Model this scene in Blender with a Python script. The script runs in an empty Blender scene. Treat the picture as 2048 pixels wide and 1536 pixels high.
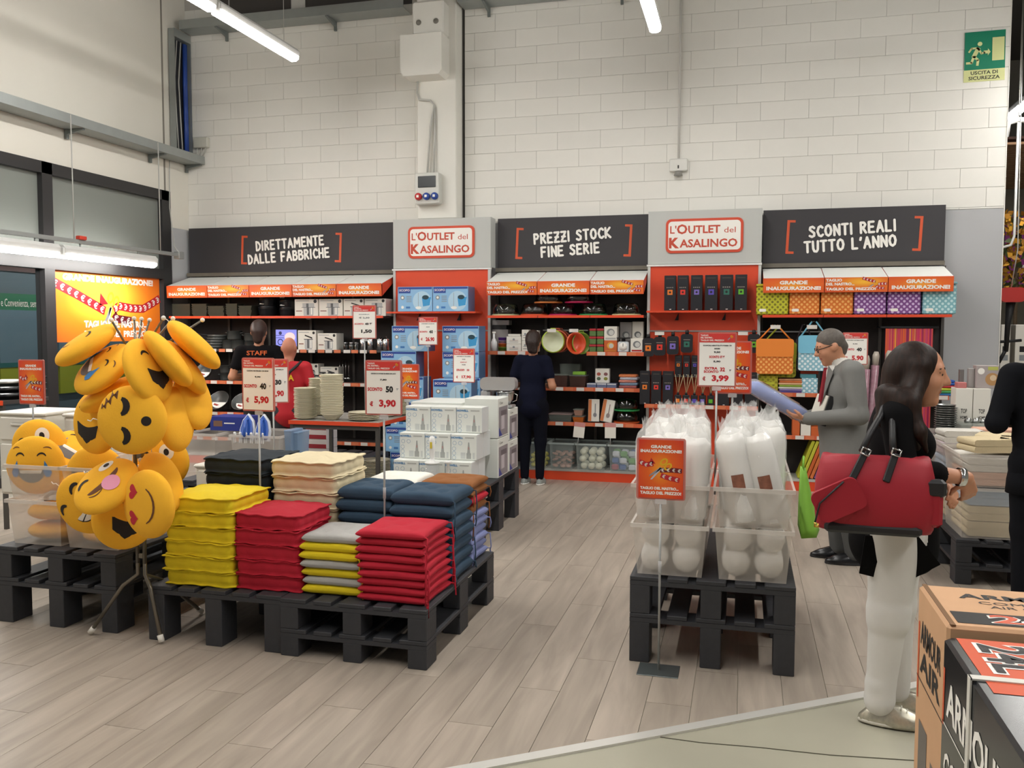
import bpy, math, random
import numpy as np
from mathutils import Vector, Matrix
random.seed(7)
S = bpy.context.scene
COL = S.collection
# ------------------------------------------------------------------ camera
F = 1750.0; CAMH = 1.68
YAW, PIT, ROL = (math.radians(a) for a in (14.83, 3.56, 0.11))
_fw = Vector((-math.sin(YAW)*math.cos(PIT), math.cos(YAW)*math.cos(PIT), -math.sin(PIT)))
_r = Vector((math.cos(YAW), math.sin(YAW), 0)); _u = _r.cross(_fw)
_R = math.cos(ROL)*_r + math.sin(ROL)*_u; _U = -math.sin(ROL)*_r + math.cos(ROL)*_u
CAM = Vector((0, 0, CAMH))
cd = bpy.data.cameras.new('camera'); co = bpy.data.objects.new('camera', cd); COL.objects.link(co)
cd.sensor_width = 36; cd.lens = F/2048*36; cd.clip_start = .05; cd.clip_end = 200
co.matrix_world = Matrix(((_R.x, _U.x, -_fw.x, 0), (_R.y, _U.y, -_fw.y, 0), (_R.z, _U.z, -_fw.z, CAMH), (0, 0, 0, 1)))
S.camera = co
def ray(x, y): return _fw + _R*((x-1024)/F) - _U*((y-768)/F)
def onX(x, y, v): d = ray(x, y); return CAM + d*(v/d.x)
def onY(x, y, v): d = ray(x, y); return CAM + d*(v/d.y)
def onZ(x, y, v): d = ray(x, y); return CAM + d*((v-CAMH)/d.z)
def mpp(p):                                   # metres per reference pixel at a point
    return (Vector(p)-CAM).dot(_fw)/F
# ------------------------------------------------------------------ world, exposure
W = bpy.data.worlds.new('world'); S.world = W; W.use_nodes = True
bg = W.node_tree.nodes['Background']; bg.inputs[0].default_value = (.95, .97, 1, 1); bg.inputs[1].default_value = .16
S.view_settings.view_transform = 'Standard'; S.view_settings.look = 'None'
S.view_settings.exposure = 0.0; S.view_settings.gamma = 1.0; S.view_settings.use_curve_mapping = False
LAMP_W = 88.0                                 # watts of one fluorescent batten
# ------------------------------------------------------------------ materials
MATS = {}
def srgb(h):
    if isinstance(h, str):
        c = [int(h[i:i+2], 16)/255 for i in (0, 2, 4)]
        return tuple(((v/12.92) if v <= .04045 else ((v+.055)/1.055)**2.4) for v in c)
    return tuple(h)
def mat(name, col='808080', rough=.5, metal=0, spec=.5, noise=0, nscale=20, bump=0, bscale=60, emit=0, alpha=None, objrand=0, trans=0, coat=0):
    if name in MATS: return MATS[name]
    m = bpy.data.materials.new(name); m.use_nodes = True; MATS[name] = m
    nt = m.node_tree; b = nt.nodes['Principled BSDF']; N = nt.nodes.new; L = nt.links.new
    c = (*srgb(col), 1)
    b.inputs['Base Color'].default_value = c; b.inputs['Roughness'].default_value = rough
    b.inputs['Metallic'].default_value = metal; b.inputs['Specular IOR Level'].default_value = spec
    if trans: b.inputs['Transmission Weight'].default_value = trans
    if coat: b.inputs['Coat Weight'].default_value = coat
    if emit:
        b.inputs['Emission Color'].default_value = c; b.inputs['Emission Strength'].default_value = emit
    src = None
    if noise or bump: tc = N('ShaderNodeTexCoord')
    if noise:
        n = N('ShaderNodeTexNoise'); n.inputs['Scale'].default_value = nscale; n.inputs['Detail'].default_value = 4
        L(tc.outputs['Object'], n.inputs['Vector'])
        mr = N('ShaderNodeMapRange'); mr.inputs[3].default_value = 1-noise; mr.inputs[4].default_value = 1+noise
        L(n.outputs['Fac'], mr.inputs[0]); src = mr.outputs[0]
    if objrand:
        oi = N('ShaderNodeObjectInfo'); mo = N('ShaderNodeMapRange'); mo.inputs[3].default_value = 1-objrand; mo.inputs[4].default_value = 1+objrand
        L(oi.outputs['Random'], mo.inputs[0])
        if src is None: src = mo.outputs[0]
        else:
            mu = N('ShaderNodeMath'); mu.operation = 'MULTIPLY'; L(src, mu.inputs[0]); L(mo.outputs[0], mu.inputs[1]); src = mu.outputs[0]
    if src is not None:
        vm = N('ShaderNodeVectorMath'); vm.operation = 'SCALE'; vm.inputs[0].default_value = c[:3]
        L(src, vm.inputs['Scale']); L(vm.outputs[0], b.inputs['Base Color'])
    if bump:
        n2 = N('ShaderNodeTexNoise'); n2.inputs['Scale'].default_value = bscale; n2.inputs['Detail'].default_value = 3
        L(tc.outputs['Object'], n2.inputs['Vector'])
        bp = N('ShaderNodeBump'); bp.inputs['Strength'].default_value = bump; bp.inputs['Distance'].default_value = .01
        L(n2.outputs['Fac'], bp.inputs['Height']); L(bp.outputs[0], b.inputs['Normal'])
    if alpha is not None:
        out = nt.nodes['Material Output']; tr = N('ShaderNodeBsdfTransparent'); mx = N('ShaderNodeMixShader')
        mx.inputs[0].default_value = alpha; L(tr.outputs[0], mx.inputs[1]); L(b.outputs[0], mx.inputs[2]); L(mx.outputs[0], out.inputs[0])
    return m
def gradmat(name, inner, mid, outer, cx=.5, cz=.55, sc=1.3):
    """printed radial gradient (yellow burst fading to orange and red) on a flat sheet, in generated coordinates"""
    if name in MATS: return MATS[name]
    m = bpy.data.materials.new(name); m.use_nodes = True; MATS[name] = m
    nt = m.node_tree; b = nt.nodes['Principled BSDF']; N = nt.nodes.new; L = nt.links.new
    tc = N('ShaderNodeTexCoord'); mp = N('ShaderNodeMapping'); mp.vector_type = 'POINT'
    mp.inputs['Location'].default_value = (-cx*sc, 0, -cz*sc); mp.inputs['Scale'].default_value = (sc, 0, sc)
    L(tc.outputs['Generated'], mp.inputs['Vector'])
    ln = N('ShaderNodeVectorMath'); ln.operation = 'LENGTH'; L(mp.outputs[0], ln.inputs[0])
    cr = N('ShaderNodeValToRGB'); e = cr.color_ramp.elements
    e[0].position = 0; e[0].color = (*srgb(inner), 1); e[1].position = 1; e[1].color = (*srgb(outer), 1)
    k = e.new(.38); k.color = (*srgb(mid), 1)
    L(ln.outputs['Value'], cr.inputs[0]); L(cr.outputs[0], b.inputs['Base Color']); b.inputs['Roughness'].default_value = .45
    return m
def dotmat(name, base, dot, scale=26, rad=.32):
    """woven polka-dot cloth"""
    if name in MATS: return MATS[name]
    m = bpy.data.materials.new(name); m.use_nodes = True; MATS[name] = m
    nt = m.node_tree; b = nt.nodes['Principled BSDF']; N = nt.nodes.new; L = nt.links.new
    tc = N('ShaderNodeTexCoord'); mp = N('ShaderNodeMapping'); mp.inputs['Scale'].default_value = (scale, 0, scale); mp.inputs['Rotation'].default_value = (0, math.radians(45), 0)
    L(tc.outputs['Object'], mp.inputs['Vector'])
    fr = N('ShaderNodeVectorMath'); fr.operation = 'FRACTION'; L(mp.outputs[0], fr.inputs[0])
    sb = N('ShaderNodeVectorMath'); sb.operation = 'SUBTRACT'; sb.inputs[1].default_value = (.5, 0, .5); L(fr.outputs[0], sb.inputs[0])
    ln = N('ShaderNodeVectorMath'); ln.operation = 'LENGTH'; L(sb.outputs[0], ln.inputs[0])
    lt = N('ShaderNodeMath'); lt.operation = 'LESS_THAN'; lt.inputs[1].default_value = rad; L(ln.outputs['Value'], lt.inputs[0])
    mx = N('ShaderNodeMix'); mx.data_type = 'RGBA'; mx.inputs[6].default_value = (*srgb(base), 1); mx.inputs[7].default_value = (*srgb(dot), 1)
    L(lt.outputs[0], mx.inputs[0]); L(mx.outputs[2], b.inputs['Base Color']); b.inputs['Roughness'].default_value = .7
    return m
def clearmat(name, tint='ffffff', rough=.06, base=.03, ior=1.45):
    """thin clear plastic or glass: see-through with a fresnel gloss"""
    if name in MATS: return MATS[name]
    m = bpy.data.materials.new(name); m.use_nodes = True; MATS[name] = m; nt = m.node_tree; N = nt.nodes.new; L = nt.links.new
    nt.nodes.remove(nt.nodes['Principled BSDF']); tr = N('ShaderNodeBsdfTransparent'); tr.inputs[0].default_value = (*srgb(tint), 1); gl = N('ShaderNodeBsdfGlossy'); gl.inputs['Roughness'].default_value = rough
    fr = N('ShaderNodeFresnel'); fr.inputs[0].default_value = ior; ad = N('ShaderNodeMath'); ad.operation = 'ADD'; ad.inputs[1].default_value = base; ad.use_clamp = True; L(fr.outputs[0], ad.inputs[0])
    mx = N('ShaderNodeMixShader'); L(ad.outputs[0], mx.inputs[0]); L(tr.outputs[0], mx.inputs[1]); L(gl.outputs[0], mx.inputs[2]); L(mx.outputs[0], nt.nodes['Material Output'].inputs[0]); return m
# ------------------------------------------------------------------ mesh building
_TXT = {}
def text_geo(s, bold):
    k = (s, bold)
    if k in _TXT: return _TXT[k]
    cu = bpy.data.curves.new('t', 'FONT'); cu.body = s; cu.size = 1; cu.offset = bold; cu.resolution_u = 2; cu.fill_mode = 'FRONT' if hasattr(cu, 'fill_mode') else cu.fill_mode
    o = bpy.data.objects.new('t', cu); COL.objects.link(o)
    dg = bpy.context.evaluated_depsgraph_get(); me = bpy.data.meshes.new_from_object(o.evaluated_get(dg))
    v = np.array([p.co[:] for p in me.vertices]) if len(me.vertices) else np.zeros((1, 3))
    f = [tuple(p.vertices) for p in me.polygons]
    bpy.data.objects.remove(o); bpy.data.curves.remove(cu); bpy.data.meshes.remove(me)
    lo, hi = v.min(0), v.max(0)
    _TXT[k] = (v, f, lo, hi); return _TXT[k]
class MB:
    def __init__(s): s.v = []; s.f = []; s.m = []; s.mats = []; s.M = None; s.sm = []
    def mi(s, m):
        if m not in s.mats: s.mats.append(m)
        return s.mats.index(m)
    def add(s, vs, fs, m, smooth=False):
        o = len(s.v); i = s.mi(m)
        for p in vs:
            p = Vector(p)
            s.v.append(tuple(s.M @ p) if s.M else tuple(p))
        for f in fs: s.f.append(tuple(o+a for a in f)); s.m.append(i); s.sm.append(smooth)
        return s
    def box(s, x0, x1, y0, y1, z0, z1, m, bev=0):
        if bev > 0:
            b = min(bev, (x1-x0)/2.01, (y1-y0)/2.01, (z1-z0)/2.01); vs = []; 
            for (X0, X1, Y0, Y1, z) in ((x0+b, x1-b, y0+b, y1-b, z0), (x0, x1, y0, y1, z0+b), (x0, x1, y0, y1, z1-b), (x0+b, x1-b, y0+b, y1-b, z1)):
                vs += [(X0+b, Y0, z), (X1-b, Y0, z), (X1, Y0+b, z), (X1, Y1-b, z), (X1-b, Y1, z), (X0+b, Y1, z), (X0, Y1-b, z), (X0, Y0+b, z)]
            fs = [tuple(range(7, -1, -1)), tuple(range(24, 32))]
            for k in range(3):
                for i in range(8): j = (i+1) % 8; fs.append((k*8+i, k*8+j, k*8+8+j, k*8+8+i))
            return s.add(vs, fs, m)
        return s.add([(x0, y0, z0), (x1, y0, z0), (x1, y1, z0), (x0, y1, z0), (x0, y0, z1), (x1, y0, z1), (x1, y1, z1), (x0, y1, z1)],
                     [(3, 2, 1, 0), (4, 5, 6, 7), (0, 1, 5, 4), (1, 2, 6, 5), (2, 3, 7, 6), (3, 0, 4, 7)], m)
    def cbox(s, cx, cy, z0, w, d, h, m, bev=0): return s.box(cx-w/2, cx+w/2, cy-d/2, cy+d/2, z0, z0+h, m, bev)
    def lathe(s, prof, m, seg=24, c=(0, 0, 0), smooth=True, sx=1, sy=1, ring=False):
        if ring: prof = list(prof)+[prof[0]]
        vs = []; fs = []; n = len(prof)
        for i in range(seg):
            a = 2*math.pi*i/seg; ca, sa = math.cos(a)*sx, math.sin(a)*sy
            for r, z in prof: vs.append((c[0]+r*ca, c[1]+r*sa, c[2]+z))
        for i in range(seg):
            j = (i+1) % seg
            for k in range(n-1): fs.append((i*n+k, j*n+k, j*n+k+1, i*n+k+1))
        if not ring and prof[0][0] > 1e-6: fs.append(tuple(i*n for i in range(seg-1, -1, -1)))
        if not ring and prof[-1][0] > 1e-6: fs.append(tuple(i*n+n-1 for i in range(seg)))
        return s.add(vs, fs, m, smooth)
    def tube(s, pts, r, m, seg=8, cap=True, smooth=True):
        pts = [Vector(p) for p in pts]; n = len(pts); rs = r if isinstance(r, (list, tuple)) else [r]*n
        t0 = (pts[1]-pts[0]).normalized(); up = Vector((0, 0, 1)) if abs(t0.z) < .9 else Vector((1, 0, 0))
        nx = t0.cross(up).normalized(); vs = []
        for i in range(n):
            t = (pts[min(i+1, n-1)]-pts[max(i-1, 0)]).normalized()
            nx = (nx - t*nx.dot(t)).normalized(); ny = t.cross(nx)
            for k in range(seg):
                a = 2*math.pi*k/seg; vs.append(pts[i] + (nx*math.cos(a)+ny*math.sin(a))*rs[i])
        fs = []
        for i in range(n-1):
            for k in range(seg): j = (k+1) % seg; fs.append((i*seg+k, i*seg+j, (i+1)*seg+j, (i+1)*seg+k))
        if cap: fs.append(tuple(range(seg-1, -1, -1))); fs.append(tuple((n-1)*seg+k for k in range(seg)))
        return s.add(vs, fs, m, smooth)
    def prism(s, poly, y0, y1, m):            # polygon in X,Z extruded along Y
        n = len(poly); a = sum(poly[i][0]*poly[(i+1) % n][1]-poly[(i+1) % n][0]*poly[i][1] for i in range(n))
        if a < 0: poly = poly[::-1]
        vs = [(p[0], y0, p[1]) for p in poly]+[(p[0], y1, p[1]) for p in poly]
        fs = [tuple(range(n)), tuple(range(2*n-1, n-1, -1))]
        for i in range(n): j = (i+1) % n; fs.append((j, i, n+i, n+j))
        return s.add(vs, fs, m)
    def zprism(s, poly, z0, z1, m):           # polygon in X,Y extruded along Z
        n = len(poly); a = sum(poly[i][0]*poly[(i+1) % n][1]-poly[(i+1) % n][0]*poly[i][1] for i in range(n))
        if a < 0: poly = poly[::-1]
        vs = [(p[0], p[1], z0) for p in poly]+[(p[0], p[1], z1) for p in poly]
        fs = [tuple(range(n-1, -1, -1)), tuple(range(n, 2*n))]
        for i in range(n): j = (i+1) % n; fs.append((i, j, n+j, n+i))
        return s.add(vs, fs, m)
    def text(s, t, m, cx, cz, h, y=0, w=None, bold=.0, ang=0, maxw=None):   # lettering lying in the X,Z plane, facing -Y, centred
        v, f, lo, hi = text_geo(t, bold)
        sc = h/max(hi[1]-lo[1], 1e-3); sx = sc if w is None else w/max(hi[0]-lo[0], 1e-3)
        if maxw and sx*(hi[0]-lo[0]) > maxw: sx = maxw/(hi[0]-lo[0])
        c = (lo+hi)/2; ca, sa = math.cos(ang), math.sin(ang); vs = []
        for p in v:
            X, Z = (p[0]-c[0])*sx, (p[1]-c[1])*sc
            vs.append((cx+X*ca-Z*sa, y, cz+X*sa+Z*ca))
        return s.add(vs, f, m)
    def build(s, name, parent=None, loc=None, rot=None):
        me = bpy.data.meshes.new(name); me.from_pydata(s.v, [], s.f); me.update()
        for m in s.mats: me.materials.append(m)
        me.polygons.foreach_set('material_index', s.m); me.polygons.foreach_set('use_smooth', s.sm)
        o = place(me, name, parent, loc, rot)
        if name in ('lettering', 'print', 'artwork'): o['kind'] = 'stuff'
        return o
def place(me, name, parent=None, loc=None, rot=None):
    o = bpy.data.objects.new(name, me); COL.objects.link(o)
    if parent is not None: o.parent = parent
    if loc is not None: o.location = loc
    if rot is not None: o.rotation_euler = rot
    return o
def tag(o, label, cat, group=None):
    o['label'] = label; o['category'] = cat
    if group: o['group'] = group
    return o
def thing(name, label, cat, loc=(0, 0, 0), rz=0, group=None, rot=None):
    o = bpy.data.objects.new(name, None); COL.objects.link(o); o.empty_display_size = .1
    o.location = loc; o.rotation_euler = rot if rot else (0, 0, rz)
    return tag(o, label, cat, group)
def struct(o): o['kind'] = 'structure'; return o
def dup(root, loc=None, rz=None, label=None, group=None, rot=None, scale=None):
    r = root.copy(); COL.objects.link(r)
    if loc is not None: r.location = loc
    if rz is not None: r.rotation_euler = (0, 0, rz)
    if rot is not None: r.rotation_euler = rot
    if scale is not None: r.scale = scale
    if label: r['label'] = label
    if group: r['group'] = group
    for ch in list(root.children):
        c = ch.copy(); COL.objects.link(c); c.parent = r
        for g in list(ch.children):
            d = g.copy(); COL.objects.link(d); d.parent = c
    return r
ORD = ['top', 'second', 'third', 'fourth', 'fifth', 'sixth', 'seventh', 'eighth', 'ninth', 'tenth', 'eleventh', 'twelfth', 'thirteenth', 'fourteenth', 'fifteenth', 'sixteenth', 'seventeenth', 'eighteenth', 'nineteenth', 'twentieth'] + ['twenty-'+a for a in ('first', 'second', 'third', 'fourth', 'fifth', 'sixth', 'seventh', 'eighth', 'ninth')]
def nth(i, n):                                # i from the top, n in all
    if i == 0: return 'topmost'
    if i == n-1: return 'lowest'
    return ORD[i]+' from top'
# common paints
WHITE = mat('white_paint', 'e9e7df', .7); BLACK = mat('matt_black', '1b1b1d', .6); DARK = mat('dark_back_panel', '2a2422', .7, noise=.15)
ORANGE = mat('orange_enamel', 'dd4a26', .4); CHROME = mat('chrome', 'd8d8d8', .18, 1); STEEL = mat('brushed_steel', 'b4b4b0', .35, 1)
GREYM = mat('grey_metal', '9a9d9b', .45, .3); PRINTW = mat('print_white', 'f4f1ea', .5); PRINTR = mat('print_red', 'c6222b', .5); PRINTK = mat('print_black', '1a1718', .5)
PRINTG = mat('print_grey', '8f9396', .5); PRINTB = mat('print_blue', '3f78b8', .5); SIGNRED = mat('sign_header_red', 'd23a34', .5); CLEARP = mat('clear_plastic', 'ffffff', .12, alpha=.16)
# ================================================================== STRUCTURE
XL, YB, XE, ZC = -7.02, 10.05, 2.55, 6.3
def wood_mat():
    m = bpy.data.materials.new('greige_vinyl_wood'); m.use_nodes = True; MATS['wood'] = m
    nt = m.node_tree; b = nt.nodes['Principled BSDF']; N = nt.nodes.new; L = nt.links.new
    tc = N('ShaderNodeTexCoord'); oi = N('ShaderNodeObjectInfo')
    gm = N('ShaderNodeNewGeometry')
    ad = N('ShaderNodeVectorMath'); ad.operation = 'ADD'; cb = N('ShaderNodeCombineXYZ'); ml = N('ShaderNodeMath'); ml.operation = 'MULTIPLY'; ml.inputs[1].default_value = 40
    L(oi.outputs['Random'], ml.inputs[0]); L(ml.outputs[0], cb.inputs[0]); L(ml.outputs[0], cb.inputs[1]); L(gm.outputs['Position'], ad.inputs[0]); L(cb.outputs[0], ad.inputs[1])
    mp = N('ShaderNodeMapping'); mp.inputs['Scale'].default_value = (14, 1.6, 1); L(ad.outputs[0], mp.inputs['Vector'])
    n1 = N('ShaderNodeTexNoise'); n1.inputs['Scale'].default_value = 1; n1.inputs['Detail'].default_value = 5; n1.inputs['Distortion'].default_value = .6; L(mp.outputs[0], n1.inputs['Vector'])
    cr = N('ShaderNodeValToRGB'); e = cr.color_ramp.elements; e[0].position = .25; e[0].color = (*srgb('94897d'), 1); e[1].position = .75; e[1].color = (*srgb('b3a799'), 1)
    L(n1.outputs['Fac'], cr.inputs[0])
    mr = N('ShaderNodeMapRange'); mr.inputs[3].default_value = .92; mr.inputs[4].default_value = 1.06; L(oi.outputs['Random'], mr.inputs[0])
    vm = N('ShaderNodeVectorMath'); vm.operation = 'SCALE'; L(cr.outputs[0], vm.inputs[0]); L(mr.outputs[0], vm.inputs['Scale']); L(vm.outputs[0], b.inputs['Base Color'])
    b.inputs['Roughness'].default_value = .42; b.inputs['Specular IOR Level'].default_value = .35
    return m
WOOD = wood_mat()
CONC = mat('polished_concrete', 'a9a694', .38, noise=.16, nscale=1.7)
MB().box(-9, 9, -5, 20, -.2, -.006, CONC).build('floor'); floor = bpy.data.objects['floor']; struct(floor)
# the aluminium strip that divides vinyl boards from bare concrete
A = Vector((-1.062, 3.092)); B = Vector((.574, 4.269)); D = (B-A).normalized(); NRM = Vector((-D.y, D.x))    # NRM points to the wood side
def clip(poly):
    out = []; n = len(poly)
    for i in range(n):
        p, q = Vector(poly[i]), Vector(poly[(i+1) % n]); a, b = (p-A).dot(NRM), (q-A).dot(NRM)
        if a >= 0: out.append(tuple(p))
        if (a < 0) != (b < 0): t = a/(a-b); out.append(tuple(p+(q-p)*t))
    return out
PW, PL = .2, 1.3
shared = None; rest = MB(); vis = []
x = -7.0; col = 0
while x < 4.6:
    y = -1.2 + (col*.43) % PL
    while y < 13:
        c = Vector((x+PW/2, y+PL/2)); q = c
        w = -math.sin(YAW)*q.x + math.cos(YAW)*q.y; px = 1024+F*(math.cos(YAW)*q.x+math.sin(YAW)*q.y)/max(w, .1)
        poly = [(x+.0012, y+.0012), (x+PW-.0012, y+.0012), (x+PW-.0012, y+PL-.0012), (x+.0012, y+PL-.0012)]
        cp = clip(poly)
        if len(cp) > 2:
            py = 659 + F*CAMH/max(w, .3)
            if w > 2 and -150 < px < 2200 and py < 1700 and y < 9.5 and x > -6.9: vis.append((w, x, y, cp, len(cp) == 4 and all(abs(cp[i][0]-poly[i][0]) < 1e-6 for i in range(4))))
            elif w > 0: rest.zprism(cp, -.006, 0, WOOD)
        y += PL
    x += PW; col += 1
vis.sort()
pm = MB().box(-PW/2+.0012, PW/2-.0012, -PL/2+.0012, PL/2-.0012, -.006, 0, WOOD)
for i, (w, x, y, cp, whole) in enumerate(vis):
    if i >= 298: rest.zprism(cp, -.006, 0, WOOD); continue
    if whole:
        if shared is None: o = pm.build('plank', floor); shared = o.data
        else: o = place(shared, 'plank', floor)
        o.location = (x+PW/2, y+PL/2, 0)
    else: MB().zprism(cp, -.006, 0, WOOD).build('plank', floor)
o = rest.build('far_planks', floor); o['kind'] = 'stuff'
ALU = mat('anodised_strip', 'd9d8d2', .4, .4)
P0 = A-D*3; P1 = A+D*9
MB().zprism([tuple(P0), tuple(P1), tuple(P1-NRM*.055), tuple(P0-NRM*.055)], -.006, .004, ALU).build('trim_1'); struct(bpy.data.objects['trim_1'])
# crack in the concrete
ck = MB(); pts = [onZ(1290, 1470, -.0045), onZ(1400, 1485, -.0045), onZ(1520, 1495, -.0045), onZ(1660, 1510, -.0045), onZ(1830, 1521, -.0045)]
ck.tube([tuple(p) for p in pts], .0022, mat('crack_shadow', '5d5a4e', .9), 5).build('crack', floor)
# ---- back wall
GREYP = mat('grey_wall_paint', 'b2b3b5', .7, noise=.03, nscale=2); WALLW = mat('white_block_paint', 'e8e6df', .75, noise=.05, nscale=3, objrand=.025)
JOINT = mat('block_joint', 'b9b6b0', .9)
wb = MB(); wb.box(XL-.3, XE, YB, YB+.3, 2.93, ZC, JOINT); wb.box(XL-.3, XE, YB-.004, YB+.3, -.006, 2.93, GREYP)
wall_back = struct(wb.build('wall_back'))
z0 = onY(1480, 355.2, YB).z; z0 -= .2*math.ceil((z0-2.93)/.2)
jx = onY(1519.5, 300, YB).x; BW = .5
def block_row(z, xa, xb, ph):
    k = math.floor((xa-ph)/BW); 
    while ph+k*BW < xb:
        a, b = max(xa, ph+k*BW), min(xb, ph+(k+1)*BW); k += 1
        if b-a > .03: yield a, b
shared = {}; row = 0; z = z0
while z < 5.75:
    ph = jx if row % 2 == 0 else jx+.25
    for xa, xb in ((XL, -3.27), (-3.245, XE)):
        for a, b in block_row(z, xa, xb, ph):
            zz0, zz1 = max(z, 2.932), z+.2
            key = (round(b-a, 3), round(zz1-zz0, 3))
            if key not in shared:
                g = .0022 if xa > -4 else .0012
                shared[key] = MB().box(-(b-a)/2+g, (b-a)/2-g, -.007, 0, g, zz1-zz0-g, WALLW, .0015).build('block', wall_back); o = shared[key]
            else: o = place(shared[key].data, 'block', wall_back)
            o.location = ((a+b)/2, YB, zz0)
    z += .2; row += 1
MB().box(-3.27, -3.245, YB-.012, YB-.002, 2.93, ZC, mat('joint_filler', '3a3835', .9)).build('expansion_joint', wall_back)
MB().box(XE-.002, XE+.006, YB-.012, YB+.3, -.006, ZC, WHITE).build('wall_end', wall_back)
# pilaster with corbel
PIL = mat('white_pilaster', 'e4e2da', .75, noise=.04, nscale=4)
p = MB(); p.box(-3.76, -3.275, 9.82, YB-.004, 2.98, ZC, PIL, .01)
pil = struct(p.build('wall_pilaster'))
p = MB(); p.prism([(-3.86, 5.03), (-3.86, 4.62), (-3.82, 4.57), (-3.40, 4.57), (-3.36, 4.62), (-3.36, 5.03)], 9.55, 9.83, PIL); p.box(-3.74, -3.36, 9.62, 9.83, 5.04, 5.42, PIL, .02)
p.build('corbel', pil)
for bx in (-3.66, -3.45):
    MB().lathe([(0, 0), (.032, 0), (.026, .014), (0, .014)], mat('bolt_grey', '77746c', .6), 14).build('bolt', pil, (bx, 9.62, 5.18), (math.pi/2, 0, 0))  # bolt heads in one even grey
# ---- left wall with shop window
LW = mat('left_wall_plaster', 'dfdbd0', .8, noise=.03, nscale=2)
WY0, WY1, WZ0, WZ1 = 3.2, 9.65, .12, 3.4
w = MB(); w.box(XL-.3, XL, -5, YB, WZ1, ZC, LW); w.box(XL-.3, XL, -5, WY0, -.006, WZ1, LW); w.box(XL-.3, XL, WY1, YB, 2.96, WZ1, LW); w.box(XL-.3, XL+.003, WY1, YB, -.006, 2.96, GREYP); w.box(XL-.3, XL, WY0, WY1, -.006, WZ0, LW)
wall_left = struct(w.build('wall_left'))
MB().box(XL, XL+.003, 9.555, 9.585, 3.4, ZC, mat('wall_seam', '8a857c', .9)).build('seam', wall_left)
FR = mat('black_window_frame', '2b2a2b', .45); FROST = mat('frosted_grey_glass', '7d817c', .35, spec=.4); GLASS = mat('shop_glass', '20282a', .03, alpha=.1)
win = bpy.data.objects.new('window_1', None); COL.objects.link(win); struct(win)
f = MB()
f.box(XL-.1, XL+.02, WY0, WY1, WZ1-.12, WZ1, FR); f.box(XL-.1, XL+.02, WY0, WY1, WZ0, WZ0+.1, FR); f.box(XL-.1, XL+.02, WY1-.17, WY1, WZ0, WZ1, FR); f.box(XL-.1, XL+.02, WY0, WY0+.1, WZ0, WZ1, FR)
f.build('outer_frame', win)
for yy in (5.5, 7.56): MB().box(XL-.1, XL+.02, yy, yy+.14, WZ0, WZ1, FR).build('mullion', win)
MB().box(XL-.1, XL+.022, WY0, WY1, 2.3, 2.42, FR).build('transom', win)
for a, b in ((WY0+.1, 5.5), (5.64, 7.56), (7.7, WY1-.17)):
    MB().box(XL-.05, XL-.042, a, b, 2.42, WZ1-.12, FROST).build('upper_pane', win)
    MB().box(XL-.05, XL-.044, a, b, WZ0+.1, 2.3, GLASS).build('lower_pane', win)
# what shows through the panes: a neighbouring shop front
nf = bpy.data.objects.new('neighbour_front', None); COL.objects.link(nf); tag(nf, 'blue grey neighbouring shop front with green banner seen through the window', 'shop front')
BG1 = mat('blue_grey_panel', '4f626b', .4); LIME = mat('lime_panel', '8a9420', .5); GRN = mat('green_banner', '1f6b4a', .5); TEAL = mat('teal_band', '1f5a58', .5)
m = MB(); m.box(-9.3, -9.2, 3, 15, 0, 3.4, BG1); m.build('facade', nf)
m = MB(); bz = onX(45, 608, -9.16).z; m.box(-9.2, -9.16, 3, 15, bz-.13, bz+.13, GRN); m.build('banner', nf)
ba, bb = onX(2, 607, -9.155), onX(88, 610, -9.155); m = MB(); m.M = Matrix.Translation((-9.155, (ba.y+bb.y)/2, (ba.z+bb.z)/2)) @ Matrix.Rotation(math.pi/2, 4, 'Z'); m.text('e Convenienza, sempre!', PRINTW, 0, 0, .13, 0, w=bb.y-ba.y); m.build('lettering', nf)
m = MB(); m.box(-9.2, -9.17, 3, 15, 2.42, 2.7, mat('brown_fascia', '4b3330', .6)); m.build('fascia', nf)
for k in range(12):
    MB().box(-9.2, -9.15, 3.1+k, 4.02+k, .78, 1.18, LIME).build('lower_panel', nf)
    MB().box(-9.2, -9.15, 3.1+k, 4.02+k, 1.24, 1.92, mat('tinted_panel', '5d7682', .25)).build('window_panel', nf)
MB().box(-9.2, -9.14, 3, 15, 1.18, 1.24, TEAL).build('rail', nf)
MB().box(-9.6, -7.12, -1, 16, 0, .02, mat('outer_paving', '6b6964', .8)).build('pavement', nf)
# ---- ceiling and steel
CE = mat('ceiling_concrete', '6a6762', .85, noise=.05)
ceil = struct(MB().box(-9.7, 9, -5, 20, ZC, ZC+.2, CE).build('ceiling'))
DKW = mat('dark_clerestory', '4a4644', .6)
for a, b in ((-6.55, -5.5), (-5.3, -3.9), (-3.1, -1.6), (-1.4, .1), (.3, 1.9)):
    MB().box(a, b, YB-.02, YB-.009, 5.56, 6.1, DKW).build('clerestory_panel', wall_back)
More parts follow.
